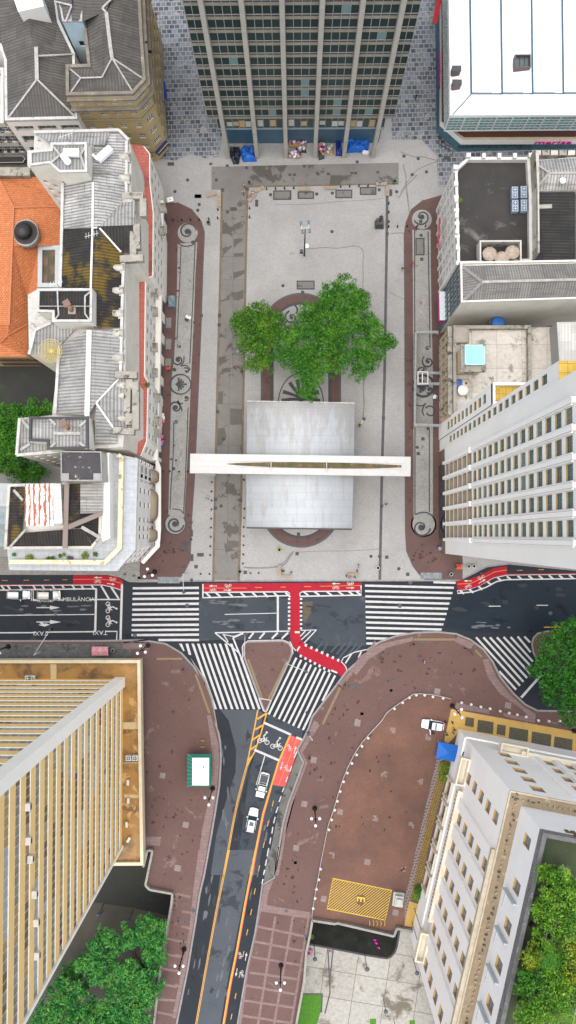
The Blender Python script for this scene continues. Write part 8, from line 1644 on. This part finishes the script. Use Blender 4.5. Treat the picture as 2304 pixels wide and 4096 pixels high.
# camps of tarpaulins under the tower
def heap(nm, lb, f, poly, h, mats, n=0, seed=1, cat='tarpaulin'):
    q_ = pts(f, poly, h*.5); cx = sum(q.x for q in q_)/len(q_); cy = sum(q.y for q in q_)/len(q_); r_ = random.Random(seed); t = thing(nm, lb, cat, (cx,cy,ZP)); b = MB(); rings = 5; m = len(q_)*4
    out = []
    for i in range(len(q_)):
        a_, c_ = q_[i], q_[(i+1)%len(q_)]
        for k_ in range(4): out.append(a_.lerp(c_, k_/4))
    R = [[Vector((cx+(o.x-cx)*s*(1+r_.uniform(-.06,.06)), cy+(o.y-cy)*s*(1+r_.uniform(-.06,.06)), z*(1+r_.uniform(-.15,.15)))) for o in out] for s, z in ((1,ZP+.03),(.97,h*.6),(.75,h*.95),(.4,h),(.1,h*1.02))]
    for i in range(4):
        for k_ in range(m): b.face([R[i][k_],R[i][(k_+1)%m],R[i+1][(k_+1)%m],R[i+1][k_]], 0)
    b.face(R[-1], 0); b.build('sheet', [mats[0]], t)
    for k_ in range(n):
        x_, y_ = cx+r_.uniform(-.75,.75)*abs(q_[0].x-cx), cy+r_.uniform(-.75,.75)*abs(q_[0].y-cy); b = MB(); b.box((x_,y_,h+r_.uniform(.1,.3)),(r_.uniform(.25,.7),r_.uniform(.2,.55),r_.uniform(.15,.4)),r_.random()*3); b.build('bundle', [r_.choice(mats[1:])], t)
    return t
tb = M('tarp_blue', (.01,.13,.5), (.008,.08,.36), sc=1.2, rough=.5); tb2 = M('tarp_deep', (.008,.03,.22), (.005,.02,.14), sc=1.2, rough=.5); tk = M('tarp_black', (.008,.012,.02), (.02,.028,.035), sc=1.5, rough=.35); crd = [S('cardboard', (.36,.22,.11)), S('bag_grey', (.3,.31,.3)), S('cloth_violet', (.2,.05,.3)), S('cloth_pink', (.6,.1,.3)), S('cloth_white', (.65,.66,.66)), S('cloth_dark', (.03,.03,.035))]
heap('tarp_shelter', 'bright blue tarpaulin shelter between the two leftmost tower pilasters', 'a', [(205,340),(240,295),(320,295),(328,390),(345,415),(230,422)], 1.3, [tb])
heap('tarp_shelter', 'black plastic covered heap beside the leftmost blue tarpaulin', 'a', [(120,305),(200,310),(215,360),(195,440),(150,440),(120,370)], 1.2, [tk])
heap('tarp_shelter', 'large blue tarpaulin shelter in the rightmost bay of the tower', 'a', [(1095,235),(1280,232),(1272,320),(1230,338),(1090,342)], 1.5, [tb])
heap('tarp_shelter', 'narrow deep blue tarpaulin bundle left of the fifth tower pilaster', 'a', [(1000,240),(1045,240),(1052,375),(1000,372)], 1.2, [tb2])
heap('belongings_pile', 'pile of cardboard and purple bags in the middle tower bay, upper pile', 'a', [(605,260),(700,242),(755,245),(755,300),(690,310),(615,305)], .9, crd, 16, 2, 'belongings')
heap('belongings_pile', 'pile of cardboard boxes in the middle tower bay, lower pile', 'a', [(605,340),(720,365),(712,400),(605,395)], .7, crd, 14, 3, 'belongings')
heap('belongings_pile', 'dark bags and grey bundles right of the cardboard in the middle bay', 'a', [(665,318),(745,310),(760,355),(690,352)], .5, [crd[5],crd[1],crd[4]], 8, 4, 'belongings')
heap('belongings_pile', 'cardboard, white boards and a pink bag in the fourth tower bay', 'a', [(855,280),(905,275),(905,400),(860,410)], .8, [crd[5],crd[0],crd[3],crd[4]], 10, 5, 'belongings')
heap('belongings_pile', 'white foam and cardboard pieces left of the deep blue bundle', 'a', [(925,295),(980,290),(980,375),(930,370)], .6, [crd[0],crd[4],crd[4],crd[1]], 9, 6, 'belongings')
p = pt('a',1247,352,.6); o = MB(); o.box((p.x,p.y,.5),(1.15,.6,.6),-.15); tag(o.build('foam_box', S('cloth_white', (.65,.66,.66)), at=(p.x,p.y,.1)), 'white foam box at the right end of the large blue tarpaulin', 'box')
heap('parasol_wreck', 'torn grey blue parasol at the foot of the cream block', 'H', [(165,1170),(240,1165),(245,1265),(180,1270)], 1.8, [M('parasol', (.12,.2,.24), (.3,.38,.4), sc=1.5)], 0, 9, 'parasol')
heap('vendor_goods', 'pink and orange goods laid out at the foot of the cream block', 'L', [(120,490),(148,510),(135,590),(118,590)], .8, [crd[3],S('cloth_orange',(.8,.25,.05)),crd[4]], 6, 10, 'goods'); heap('vendor_goods', 'blue goods laid out at the foot of the cream block', 'L', [(112,690),(132,700),(125,830),(112,830)], .8, [S('cloth_blue',(.01,.12,.35)),crd[5],crd[3]], 8, 11, 'goods')
heap('sleeping_bag', 'blue blanket heap at the corner of the right tower base', 'K', [(385,1790),(445,1800),(440,1835),(380,1810)], .5, [S('cloth_navy',(.02,.05,.2)),crd[1]], 3, 12, 'blanket')
heap('rubbish_bags', 'pale plastic bags at the foot of the beige mansion', 'K', [(345,640),(390,635),(385,665),(350,665)], .5, [crd[1],crd[4]], 3, 13, 'rubbish bags')
# scaffold frames on the right band
def frame(f, x0, y0, x1, y1, lb, bars=0):
    t = thing('wall_frame', lb, 'hoarding', pt(f,(x0+x1)/2,y0,ZP)); m = M('weathered_steel', (.3,.32,.32), (.18,.2,.2), sc=2); a_, c_ = pt(f,x0,y0,2.6), pt(f,x1,y1,2.6)
    b = MB(); b.prism([(a_.x,a_.y-.12),(c_.x,c_.y-.12),(c_.x,c_.y+.35),(a_.x,a_.y+.35)], 2.3, 2.6, 0, 0, bottom=True); b.build('beam', [m], t)
    for q in (a_, c_): b = MB(); b.tube([(q.x,q.y,ZP),(q.x,q.y,2.3)], .09, 8); b.build('post', [m], t)
frame('K', 222, 155, 392, 155, 'grey steel beam frame across the right band, topmost'); frame('K', 232, 465, 415, 470, 'grey steel beam frame across the right band, second'); frame('K', 225, 552, 400, 552, 'grey steel beam frame across the right band, third'); frame('K', 210, 868, 395, 872, 'grey steel beam frame across the right band, lowest')
t = thing('glass_hoarding', 'long grey hoarding wall on the left side of the right band', 'hoarding', pt('K',215,500,ZP)); b = MB(); b.bar(pt('K',216,150,1.3), pt('K',208,868,1.3), .15, 2.3); b.build('panel', [M('weathered_steel', (.3,.32,.32))], t); b = MB(); b.bar(pt('K',216,150,2.5), pt('K',208,868,2.5), .3, .12); b.build('top_rail', [MATS['weathered_steel']], t)
t = thing('white_frame', 'white tubular frame lying over the shell figure of the right band', 'frame', pt('K',270,505,2.8)); b = MB()
for x in (234,268,310): b.bar(pt('K',x,455,2.8), pt('K',x,550,2.8), .12, .08)
b.bar(pt('K',234,455,2.8), pt('K',310,457,2.8), .1, .08); b.bar(pt('K',234,550,2.8), pt('K',310,548,2.8), .1, .08); b.build('bars', [white], t)
# satellite dish (yellow mesh) and aerials
p = pt('E',420,422,z9+2.6); t = thing('satellite_dish', 'large yellow mesh satellite dish on the corner of the grey corrugated roof', 'satellite dish', (p.x,p.y,z9)); my = S('dish_yellow', (.42,.34,.09)); b = MB(); Rd = 1.75
for k_ in range(24): a = k_*math.pi/12; b.bar((p.x,p.y,p.z-.3),(p.x+Rd*math.cos(a),p.y+Rd*math.sin(a),p.z+.2),.06,.06)
for r_ in (.2,.35,.5,.65,.82,1): 
    for k_ in range(24): a, c = k_*math.pi/12, (k_+1)*math.pi/12; z_ = p.z-.3+.5*r_*r_; b.bar((p.x+Rd*r_*math.cos(a),p.y+Rd*r_*math.sin(a),z_),(p.x+Rd*r_*math.cos(c),p.y+Rd*r_*math.sin(c),z_),.07,.05)
b.build('ribs', [my], t); b = MB(); b.tube([(p.x,p.y,z9),(p.x,p.y,p.z-.3)], .08, 6); b.build('mast', [grey], t)
for f, x, y, z_, lb in (('D',480,1330,z9+3,'branched metal aerial above the orange tiles'),('D',770,930,z9+2.5,'fallen aerial and white box on the mossy roof ridge'),('D',560,110,z9+5,'thin long aerial rod over the raised white roof house')):
    p = pt(f,x,y,z_); t = thing('aerial', lb, 'aerial', (p.x,p.y,z_-1)); b = MB(); b.tube([(p.x,p.y,z_-1),(p.x+.1,p.y,z_+1)], .04, 5); b.build('mast', [grey], t); b = MB(); b.bar((p.x-1,p.y-.3,z_+.9),(p.x+1,p.y+.3,z_+.9),.05,.05)
    for k_ in range(5): b.bar((p.x-.8+.4*k_,p.y-.6+.1*k_,z_+.92),(p.x-.8+.4*k_,p.y+.3+.1*k_,z_+.92),.04,.04)
    b.build('elements', [S('alu', (.6,.62,.62))], t)
# flags on poles at the civic building
for i, (a0, a1, lb, mts) in enumerate((((1160,620),(1245,835),'black and white striped flag on the upper pole of the civic building',[S('flag_bw',(.08,.08,.09)),white,S('flag_red',(.6,.03,.04))]),((1105,685),(1180,830),'green flag hanging from the middle pole of the civic building',[S('flag_green',(.0,.3,.12))]),((1080,815),(1165,1030),'red and white flag on the lower pole of the civic building',[white,S('flag_red',(.6,.03,.04))]))):
    p = pt('V',*a0,0.2); q = pt('V',*a1,9.5); q = p+(Vector((p.x+.5,p.y-.3,9)) - p); 
    p = pt('V',*(a0 if i else (1205,700)),ZP); t = thing('flagpole', lb, 'flagpole', (p.x,p.y,ZP)); b = MB(); b.tube([(p.x,p.y,ZP),(p.x,p.y,9)], .07, 8); b.build('pole', [S('pole_brown', (.2,.17,.14))], t)
    b = MB(); n_ = 8
    for k_ in range(n_):
        for j in range(4): f_ = lambda u, v: (p.x+.1+.5*u+.12*math.sin(v*5+u*3), p.y-.1-.6*u+.15*math.cos(v*4), 8.8-2.2*v); b.face([f_(j/4,k_/n_),f_((j+1)/4,k_/n_),f_((j+1)/4,(k_+1)/n_),f_(j/4,(k_+1)/n_)], (k_ % 2 if i == 0 and j else (2 if i == 0 else (j+k_) % len(mts))))
    b.build('flag', mts, t)
p = pt('V',952,608,1); t = thing('stone_plinth', 'weathered square stone monument beside the striped yellow bay', 'monument', (p.x,p.y,ZP), -.12); 
for nm_, d_, z_ in (('base',(1.9,2.4,.5),.35),('block',(1.4,1.9,1.0),.9),('cap',(1.0,1.1,.5),1.6)): b = MB(); b.box((0,0,z_),d_); o = b.build(nm_, [M('monument', (.5,.52,.46), (.38,.4,.36), sc=2)]); o.parent = t
for k_, (x, y) in enumerate(((717,985),(731,1015),(755,1060),(100,1082),(82,1122),(292,1097))):
    p = pt('V',x,y,ZL+.1); b = MB(); b.lathe((p.x,p.y,ZL+.02), [(.22,0),(.25,.1),(.12,.25),(.02,.3)], 7, 0, 1, .7); b.box((p.x+.2,p.y-.15,ZL+.1),(.35,.2,.1),k_); tag(b.build('plastic_bag', S('bag_magenta', (.65,.0,.35)), at=(p.x,p.y,ZL)), 'small magenta bag '+('on the dark pool, '+('top one','middle one','largest, lowest one')[k_] if k_ < 3 else ('by the left wall below the pool, upper','by the left wall below the pool, lower','on the pale concrete below the pool')[k_-3]), 'bag')
# =============== VEHICLES ===============
def vehicle(name, lb, cat, f, x, y, ang, L, W, H, paint, style='suv', rails=False, zc_=.6):
    p = pt(f,x,y,zc_); t = thing(name, lb, cat, (p.x,p.y,.012), R_(ang))
    def add(nm, b, m, par=t): o = b.build(nm, m); o.parent = par; return o
    st = {'suv': [(-.5,.62,.72),(-.485,.84,.86),(-.44,.92,.92),(-.3,1,.97),(0,1,.98),(.14,1,.96),(.3,.97,.9),(.42,.88,.8),(.48,.74,.7),(.5,.55,.58)],
          'pick': [(-.5,.8,.9),(-.49,.93,.98),(-.45,.96,1),(-.2,1,1),(.1,1,1),(.2,.98,.96),(.36,.93,.9),(.45,.86,.82),(.49,.74,.72),(.5,.6,.6)]}[style]
    zs_ = .92 if H > 1.55 else .86; b = MB(); rings = []
    for u, wf, zf in st:
        w = W/2*wf; z = zs_*zf; rings.append([Vector((u*L,s,h)) for s, h in ((-w*.86,.22),(-w,.38),(-w*1.0,z*.72),(-w*.95,z*.93),(-w*.78,z),(0,z*1.03),(w*.78,z),(w*.95,z*.93),(w,z*.72),(w,.38),(w*.86,.22))])
    for i in range(len(rings)-1):
        for k in range(10): b.face([rings[i][k+1],rings[i+1][k+1],rings[i+1][k],rings[i][k]], 0, True)
        b.face([rings[i][0],rings[i+1][0],rings[i+1][10],rings[i][10]], 0)
    b.face(rings[0], 0); b.face(rings[-1][::-1], 0); add('body', b, [paint])
    g = S('car_glass', (.015,.035,.045), .08); X = {'suv': (-.45,-.36,.06,.2), 'pick': (-.09 if False else -.02,.01,.16,.27)}[style]
    x0,x1,x2,x3 = [v*L for v in X]; wb, wt = W*.44, W*.36; zb_, zt_ = zs_*.97, H
    for nm, q in (('windscreen',[(x3,-wb,zb_),(x3,wb,zb_),(x2,wt,zt_-.03),(x2,-wt,zt_-.03)]),('rear_window',[(x0,wb,zb_),(x0,-wb,zb_),(x1,-wt,zt_-.03),(x1,wt,zt_-.03)]),('side_window',[(x0,-wb-.02,zb_),(x3,-wb-.02,zb_),(x2,-wt,zt_-.03),(x1,-wt,zt_-.03)]),('side_window',[(x3,wb+.02,zb_),(x0,wb+.02,zb_),(x1,wt,zt_-.03),(x2,wt,zt_-.03)])):
        b = MB(); b.face(q); add(nm, b, [g])
    b = MB(); n = 6; pr = []
    for i in range(n+1): u = x1-.06+(x2-x1+.1)*i/n; w = wt*(1.0-.06*abs(i/n*2-1)**3); pr.append([Vector((u,-w,zt_-.05)),Vector((u,-w*.85,zt_)),Vector((u,0,zt_+.03)),Vector((u,w*.85,zt_)),Vector((u,w,zt_-.05))])
    for i in range(n):
        for k in range(4): b.face([pr[i][k],pr[i+1][k],pr[i+1][k+1],pr[i][k+1]], 0, True)
    roof = add('roof', b, [paint])
    if rails:
        for s in (-1, 1): b = MB(); b.bar((x1,s*wt*.93,zt_+.06),(x2-.2,s*wt*.93,zt_+.06),.05,.06); add('roof_rail', b, [grey])
    for s in (-1, 1):
        for u in (-.31, .31): 
            b = MB(); b.tube([(u*L,s*(W/2-.2),.32),(u*L,s*(W/2-.01),.32)], .32, 16); wh_ = add('wheel', b, [black]); b = MB(); b.tube([(u*L,s*(W/2-.02),.32),(u*L,s*(W/2+.01),.32)], .19, 12); add('rim', b, [grey], wh_)
        b = MB(); b.box((.487*L-.12,s*W*.33,zs_*.68),(.24,.34,.14),-s*.25); add('headlight', b, [S('lamp_clear', (.7,.75,.8), .1)])
        b = MB(); b.box((-.49*L,s*W*.38,zs_*.8),(.12,.2,.26)); add('tail_light', b, [S('lamp_red', (.5,.01,.01), .2)])
        b = MB(); b.box((x3-.35,s*(W/2+.1),zs_*1.02),(.14,.22,.13)); add('wing_mirror', b, [paint])
    if style == 'pick':
        b = MB(); b.prism([(-.46*L,-W*.4),(x0-.1,-W*.4),(x0-.1,W*.4),(-.46*L,W*.4)], .6, zs_*1.035, 0, 0); add('load_bed', b, [S('bed_dark', (.035,.05,.055))])
        for k in range(3): b = MB(); u = -.42*L+k*.35*L/1.2; b.bar((u,-W*.42,zs_+.12),(u,W*.42,zs_+.12),.05,.05); add('bed_bar', b, [grey])
    return t
silver = S('paint_silver', (.55,.58,.64), .25, .25); pearl = S('paint_champagne', (.5,.5,.47), .3, .2); carw = S('paint_white', (.82,.84,.86), .25)
vehicle('parked_car', 'pale lilac silver estate car, leftmost of the two parked by the cycle lane', 'car', 'G', 153, 1303, 0, 4.2, 1.72, 1.5, silver, rails=True)
vehicle('parked_car', 'champagne coloured car parked beside the cycle lane, right of the silver one', 'car', 'G', 403, 1306, 0, 4.25, 1.8, 1.6, pearl, rails=True)
v = vehicle('suv', 'white estate car driving up the lower road behind the pickup', 'car', 'S', 745, 1160, 79, 4.3, 1.78, 1.6, carw, rails=True); b = MB(); b.box((-.35,0,1.65),(.7,.75,.03)); o = b.build('sunroof', [glass]); o.parent = v
vehicle('pickup_truck', 'white pickup truck with a dark load bed on the lower road', 'pickup truck', 'S', 845, 822, -104, 4.5, 1.72, 1.5, carw, 'pick')
v = vehicle('patrol_car', 'white patrol car with an open door near the blue tent', 'patrol car', 'U', 1282, 482, 171, 4.05, 1.75, 1.5, carw); v.location.z = ZP+.02
b = MB(); b.box((.35,1.25,.75),(.1,.9,.9),.25); o = b.build('open_door', [carw]); o.parent = v; b = MB(); b.box((-.4,0,1.6),(.3,1.1,.12)); o = b.build('light_bar', [S('lamp_blue', (.1,.2,.4))]); o.parent = v
for dx, tx_ in ((1.35,'POLÍCIA'),(-1.75,'POLÍCIA')): o = text(tx_, 'lettering', dgrey, (0,0,0), .28, (0,0,R_(-90)), .005); o.parent = v; o.location = (dx,0,.93)
# =============== PEOPLE ===============
def make_body(pose):
    """one continuous skinned figure, standing / walking / seated"""
    J = {'pel': (0,0,.92,.13), 'wai': (0,0,1.08,.115), 'che': (0,.0,1.32,.15), 'nec': (0,0,1.48,.06), 'hd0': (0,.02,1.56,.08), 'hd1': (0,.02,1.66,.1), 'hd2': (0,.01,1.74,.075)}
    for s, k in ((-1,'l'),(1,'r')):
        sw = {'stand': .03*s, 'walk': .22*s, 'sit': 0}[pose]
        J['sh'+k] = (.19*s,0,1.42,.06); J['el'+k] = (.25*s,-sw*.6,1.14,.043); J['ha'+k] = (.24*s,-sw*1.3+.08,.9 if pose != 'sit' else .95,.033); J['fi'+k] = (.235*s,-sw*1.4+.1,.82 if pose != 'sit' else .9,.03)
        J['hi'+k] = (.095*s,.0,.88,.09); J['kn'+k] = (.1*s,sw*.7+.04,.5,.062); J['an'+k] = (.1*s,sw*1.3-.03,.09,.042); J['to'+k] = (.11*s,sw*1.3+.13,.04,.035)
        if pose == 'sit':
            J['kn'+k] = (.12*s,.42,.86,.065); J['an'+k] = (.12*s,.46,.48,.045); J['to'+k] = (.13*s,.6,.44,.035); J['el'+k] = (.26*s,.05,1.15,.043); J['ha'+k] = (.18*s,.28,1.0,.035); J['fi'+k] = (.16*s,.36,.98,.03)
    if pose == 'sit': J = {k: (a,b,c-.42,r) for k, (a,b,c,r) in J.items()}
    names = list(J); E = [('pel','wai'),('wai','che'),('che','nec'),('nec','hd0'),('hd0','hd1'),('hd1','hd2')]
    for k in 'lr': E += [('che','sh'+k),('sh'+k,'el'+k),('el'+k,'ha'+k),('ha'+k,'fi'+k),('pel','hi'+k),('hi'+k,'kn'+k),('kn'+k,'an'+k),('an'+k,'to'+k)]
    me = bpy.data.meshes.new('body'); me.from_pydata([J[n][:3] for n in names], [(names.index(a), names.index(b)) for a, b in E], []); o = bpy.data.objects.new('tmp', me); COL.objects.link(o)
    o.modifiers.new('s', 'SKIN'); sv = me.skin_vertices[0].data
    for i, n in enumerate(names): sv[i].radius = (J[n][3], J[n][3]); sv[i].use_root = (n == 'pel')
    u = o.modifiers.new('u', 'SUBSURF'); u.levels = 1; u.render_levels = 1
    dg = bpy.context.evaluated_depsgraph_get(); m2 = bpy.data.meshes.new_from_object(o.evaluated_get(dg)); m2.name = 'body'; bpy.data.objects.remove(o)
    off = -.42 if pose == 'sit' else 0; m2.materials.clear()
    for _ in range(4): m2.materials.append(None)
    for pl in m2.polygons:
        c = pl.center; z = c.z-off; pl.use_smooth = True
        if z > 1.5: pl.material_index = 3 if (c.y < .03 or z > 1.7) else 0
        elif z > 1.0 and not (abs(c.x) > .2 and z < 1.22) or (abs(c.x) < .17 and z > .96 and c.y < .2): pl.material_index = 1
        elif abs(c.x) > .2 or (pose == 'sit' and c.y > .2 and z > .93): pl.material_index = 0
        elif z < .1 or (pose == 'sit' and z < .5): pl.material_index = 3
        else: pl.material_index = 2
    return m2
BODY = {k: make_body(k) for k in ('stand','walk','sit')}
SK = [S('skin_a', (.32,.17,.1)), S('skin_b', (.14,.07,.04)), S('skin_c', (.45,.27,.18))]; HR = [S('hair_dark', (.012,.01,.01)), S('hair_brown', (.05,.03,.02))]
CL = {k: S('cloth_'+k, c) for k, c in dict(black=(.015,.015,.018), white2=(.65,.65,.63), red=(.5,.015,.02), darkred=(.2,.01,.02), blue2=(.04,.18,.45), lblue=(.2,.4,.6), pink2=(.65,.2,.3), grey2=(.2,.2,.21), navy=(.02,.03,.08), yellow2=(.6,.55,.1), beige2=(.45,.36,.25), green2=(.05,.2,.08), denim=(.05,.08,.16)).items()}
def person(f, x, y, rot, pose, top, trou, lb, z=None, group=None):
    z = L2 if z is None else z; seat = .5 if pose == 'sit' else 0; p = pt(f,x,y,z); i = int(x+y) % 3
    o = bpy.data.objects.new('person', BODY[pose]); COL.objects.link(o); o.location = (p.x,p.y,z+(.0 if pose != 'sit' else .0)); o.rotation_euler = (0,0,R_(rot)); tag(o, lb, 'person', group)
    for k, m in enumerate((SK[i], CL[top], CL[trou], HR[i % 2])): o.material_slots[k].link = 'OBJECT'; o.material_slots[k].material = m
for a in (('H',962,95,0,'stand','black','black','person in black standing at the top of the concrete drive'),('H',916,120,20,'walk','beige2','darkred','person in beige walking left of the one in black'),('H',905,185,200,'walk','yellow2','black','person in a pale yellow top on the upper drive'),
 ('H',995,185,140,'sit','white2','grey2','person in white seated on the slanting bench',),('H',975,215,140,'sit','pink2','navy','person in pink seated lower on the slanting bench'),('H',820,1868,90,'walk','red','black','person in red walking on the drive below the left tree'),('H',890,1912,200,'walk','black','grey2','person in dark clothes beside the left tree base'),
 ('I',868,68,180,'sit','lblue','navy','person in light blue seated on the top right bench'),('I',1168,445,30,'walk','black','black','person in black on the right mosaic band'),('I',1132,750,10,'walk','red','red','person in bright red walking on the right maroon band'),('I',1050,792,0,'walk','darkred','beige2','person in dark red left of the bright red one'),
 ('L',558,1314,90,'walk','white2','blue2','person in white and blue left of the concrete drive'),('L',1272,2012,270,'sit','darkred','black','person in dark red seated on the upright bench at the bottom'),('L',1366,2025,30,'stand','black','white2','person in black and white right of the bottom bench'),('M',916,1175,60,'walk','black','beige2','person walking just right of the dark channel'),('M',690,1682,30,'walk','beige2','black','person in beige in the bottom right group, top one'),('M',678,1722,100,'stand','black','black','person in black in the bottom right group'),
 ('O',1240,95,90,'stand','black','black','person in black at the left of the bench group'),('O',1265,97,180,'sit','pink2','grey2','person in pink seated on the bench near the right crosswalk'),('O',1300,104,150,'stand','black','navy','person in dark clothes at the right of the bench group'),
 ('P',446,600,0,'stand','blue2','navy','person in a bright blue top on the right maroon square'),('P',472,632,90,'stand','white2','black','person in white right below the one in blue'),('P',404,520,90,'stand','black','black','person in black at the top kerb of the maroon square'),('P',845,60,80,'walk','black','navy','person in dark clothes beside the right cycle lane'),
 ('C',128,820,10,'walk','black','black','person in black walking on the granite street at the right'),('C',50,1132,0,'stand','beige2','black','person with a pale top left of the wave mosaic'),('A',1137,132,20,'walk','red','darkred','person in red on the granite street at the top left'),('S',1297,548,0,'stand','black','black','person in black at the kerb beside a pale paver'),
 ('W',368,275,0,'stand','black','black','officer in dark clothes right of the patrol car'),('W',424,280,90,'stand','black','navy','officer in dark clothes on the ochre corner, top one'),('W',440,338,40,'walk','black','black','officer in dark clothes on the ochre corner, rightmost'),('W',432,364,150,'stand','navy','black','officer in navy on the ochre corner, lowest'),('W',378,377,20,'walk','black','black','officer in dark clothes just above the blue tent'),('W',265,366,0,'stand','black','denim','person standing at the open door of the patrol car'),
 ('N',1330,770,0,'stand','black','green2','person in black at the edge of the left maroon pavement'),('O',1228,888,0,'stand','grey2','black','person in grey at the kerb below the red cycle lane'),('P',735,553,0,'stand','grey2','black','person in grey near the tan strip of the right square')):
    person(*a)
for a in (('R',745,618,0,'walk','blue2','black','person in light blue in the sunken street',ZL+.02),('R',545,985,0,'stand','red','white2','person in red and white at the edge of the sunken grove',ZL+.02)): person(*a)
# the statue figure
m = BODY['stand'].copy(); o = bpy.data.objects.new('figure', m); COL.objects.link(o); o.parent = STATUE[3]; o.location = Vector(STATUE[:3])-STATUE[3].location; o.scale = (1.5,1.7,1.5); 
for k in range(4): m.materials[k] = S('bronze_dark2', (.018,.03,.035), .4)
# bicycles left on the pavement
def bicycle(f, x, y, rot, lb, z=None, m=None):
    z = L2 if z is None else z; p = pt(f,x,y,z); t = thing('bicycle', lb, 'bicycle', (p.x,p.y,z), R_(rot)); m = m or black
    for u in (-.5,.5):
        b = MB(); n = 16
        for k in range(n): a, c = 2*math.pi*k/n, 2*math.pi*(k+1)/n; b.bar((u+.33*math.cos(a),0,.34+.33*math.sin(a)),(u+.33*math.cos(c),0,.34+.33*math.sin(c)),.04,.04)
        o = b.build('wheel', [black]); o.parent = t
    b = MB(); 
    for a, c in (((-.5,0,.34),(-.1,0,.3)),((-.1,0,.3),(.35,0,.75)),((-.1,0,.3),(-.2,0,.85)),((-.2,0,.8),(.33,0,.8)),((-.5,0,.34),(-.2,0,.8)),((.5,0,.34),(.32,0,.9))): b.tube([a,c],.03,6)
    o = b.build('frame', [m]); o.parent = t; b = MB(); b.bar((.32,-.28,.98),(.32,.28,.98),.04,.04); b.bar((.32,0,.88),(.32,0,.98),.04,.04); o = b.build('handlebar', [m]); o.parent = t; b = MB(); b.box((-.22,0,.93),(.26,.14,.06)); o = b.build('saddle', [black]); o.parent = t
bicycle('P',200,595,60,'bicycle with a greenish frame on the maroon square near the crosswalk', m=S('bike_green',(.1,.2,.15)))
bicycle('P',770,572,-50,'bicycle beside the tan strip on the right of the maroon square'); bicycle('U',425,98,70,'bicycle leaning at the kerb near the right crosswalk'); bicycle('H',838,1720,20,'pale bicycle wreck on the drive left of the tree', m=S('alu',(.6,.62,.62)))
# motorbike / litter on the left mosaic panel
heap('litter_pile', 'scattered pale litter on the left mosaic panel', 'H', [(345,1370),(375,1365),(400,1400),(385,1430)], .3, [crd[1],crd[4],crd[5]], 6, 30, 'litter')

# ---- every repeated piece that was collected in one mesh becomes a part of its own ----
def split_parts(o, new):
    me = o.data; n = len(me.polygons); par = {}; key = lambda v: (round(v.co.x,2), round(v.co.y,2), round(v.co.z,2)); own = {}; up = list(range(n))
    def find(i):
        while up[i] != i: up[i] = up[up[i]]; i = up[i]
        return i
    for p in me.polygons:
        for v in p.vertices:
            k = key(me.vertices[v])
            if k in own: up[find(p.index)] = find(own[k])
            else: own[k] = p.index
    cl = {}
    for p in me.polygons: cl.setdefault(find(p.index), []).append(p.index)
    B = []
    for ids in cl.values():
        co = [me.vertices[v].co for i in ids for v in me.polygons[i].vertices]; B.append([ids, [min(c[k] for c in co)-.03 for k in range(3)], [max(c[k] for c in co)+.03 for k in range(3)]])
    ch = True
    while ch:
        ch = False
        for i in range(len(B)):
            for j in range(len(B)-1, i, -1):
                if all(B[i][1][k] <= B[j][2][k] and B[j][1][k] <= B[i][2][k] for k in range(3)):
                    B[i][0] += B[j][0]; B[i][1] = [min(a, c) for a, c in zip(B[i][1], B[j][1])]; B[i][2] = [max(a, c) for a, c in zip(B[i][2], B[j][2])]; B.pop(j); ch = True
    if not 2 <= len(B) <= 100: return
    for ids, _, _ in B:
        vs, fs, mi = [], [], []
        for i in ids:
            p = me.polygons[i]; k = len(vs); vs += [tuple(me.vertices[v].co) for v in p.vertices]; fs.append(tuple(range(k, len(vs)))); mi.append(p.material_index)
        m = bpy.data.meshes.new(new); m.from_pydata(vs, [], fs); [m.materials.append(x) for x in me.materials]; m.polygons.foreach_set('material_index', mi); m.update()
        q = bpy.data.objects.new(new, m); COL.objects.link(q); q.parent = o.parent; q.location = o.location
    bpy.data.objects.remove(o)
SPL = dict(gutter='gutter', pilasters='pilaster', parapet_blocks='parapet_block', cornices='cornice', gutters='gutter', ridge_caps='ridge_cap', finials='finial', front_windows='front_window', roof_patches='roof_patch', courtyard_windows='courtyard_window', windows_row='window', roof_planters='planter', cornice_lights='spotlight', roof_edge='roof_edge', glazing='glazing', mezzanine_blinds='blind', ledges='ledge')
for o in [q for q in bpy.data.objects if q.type == 'MESH' and q.parent is not None]:
    k = o.name.split('.')[0]
    if k in SPL: split_parts(o, SPL[k])
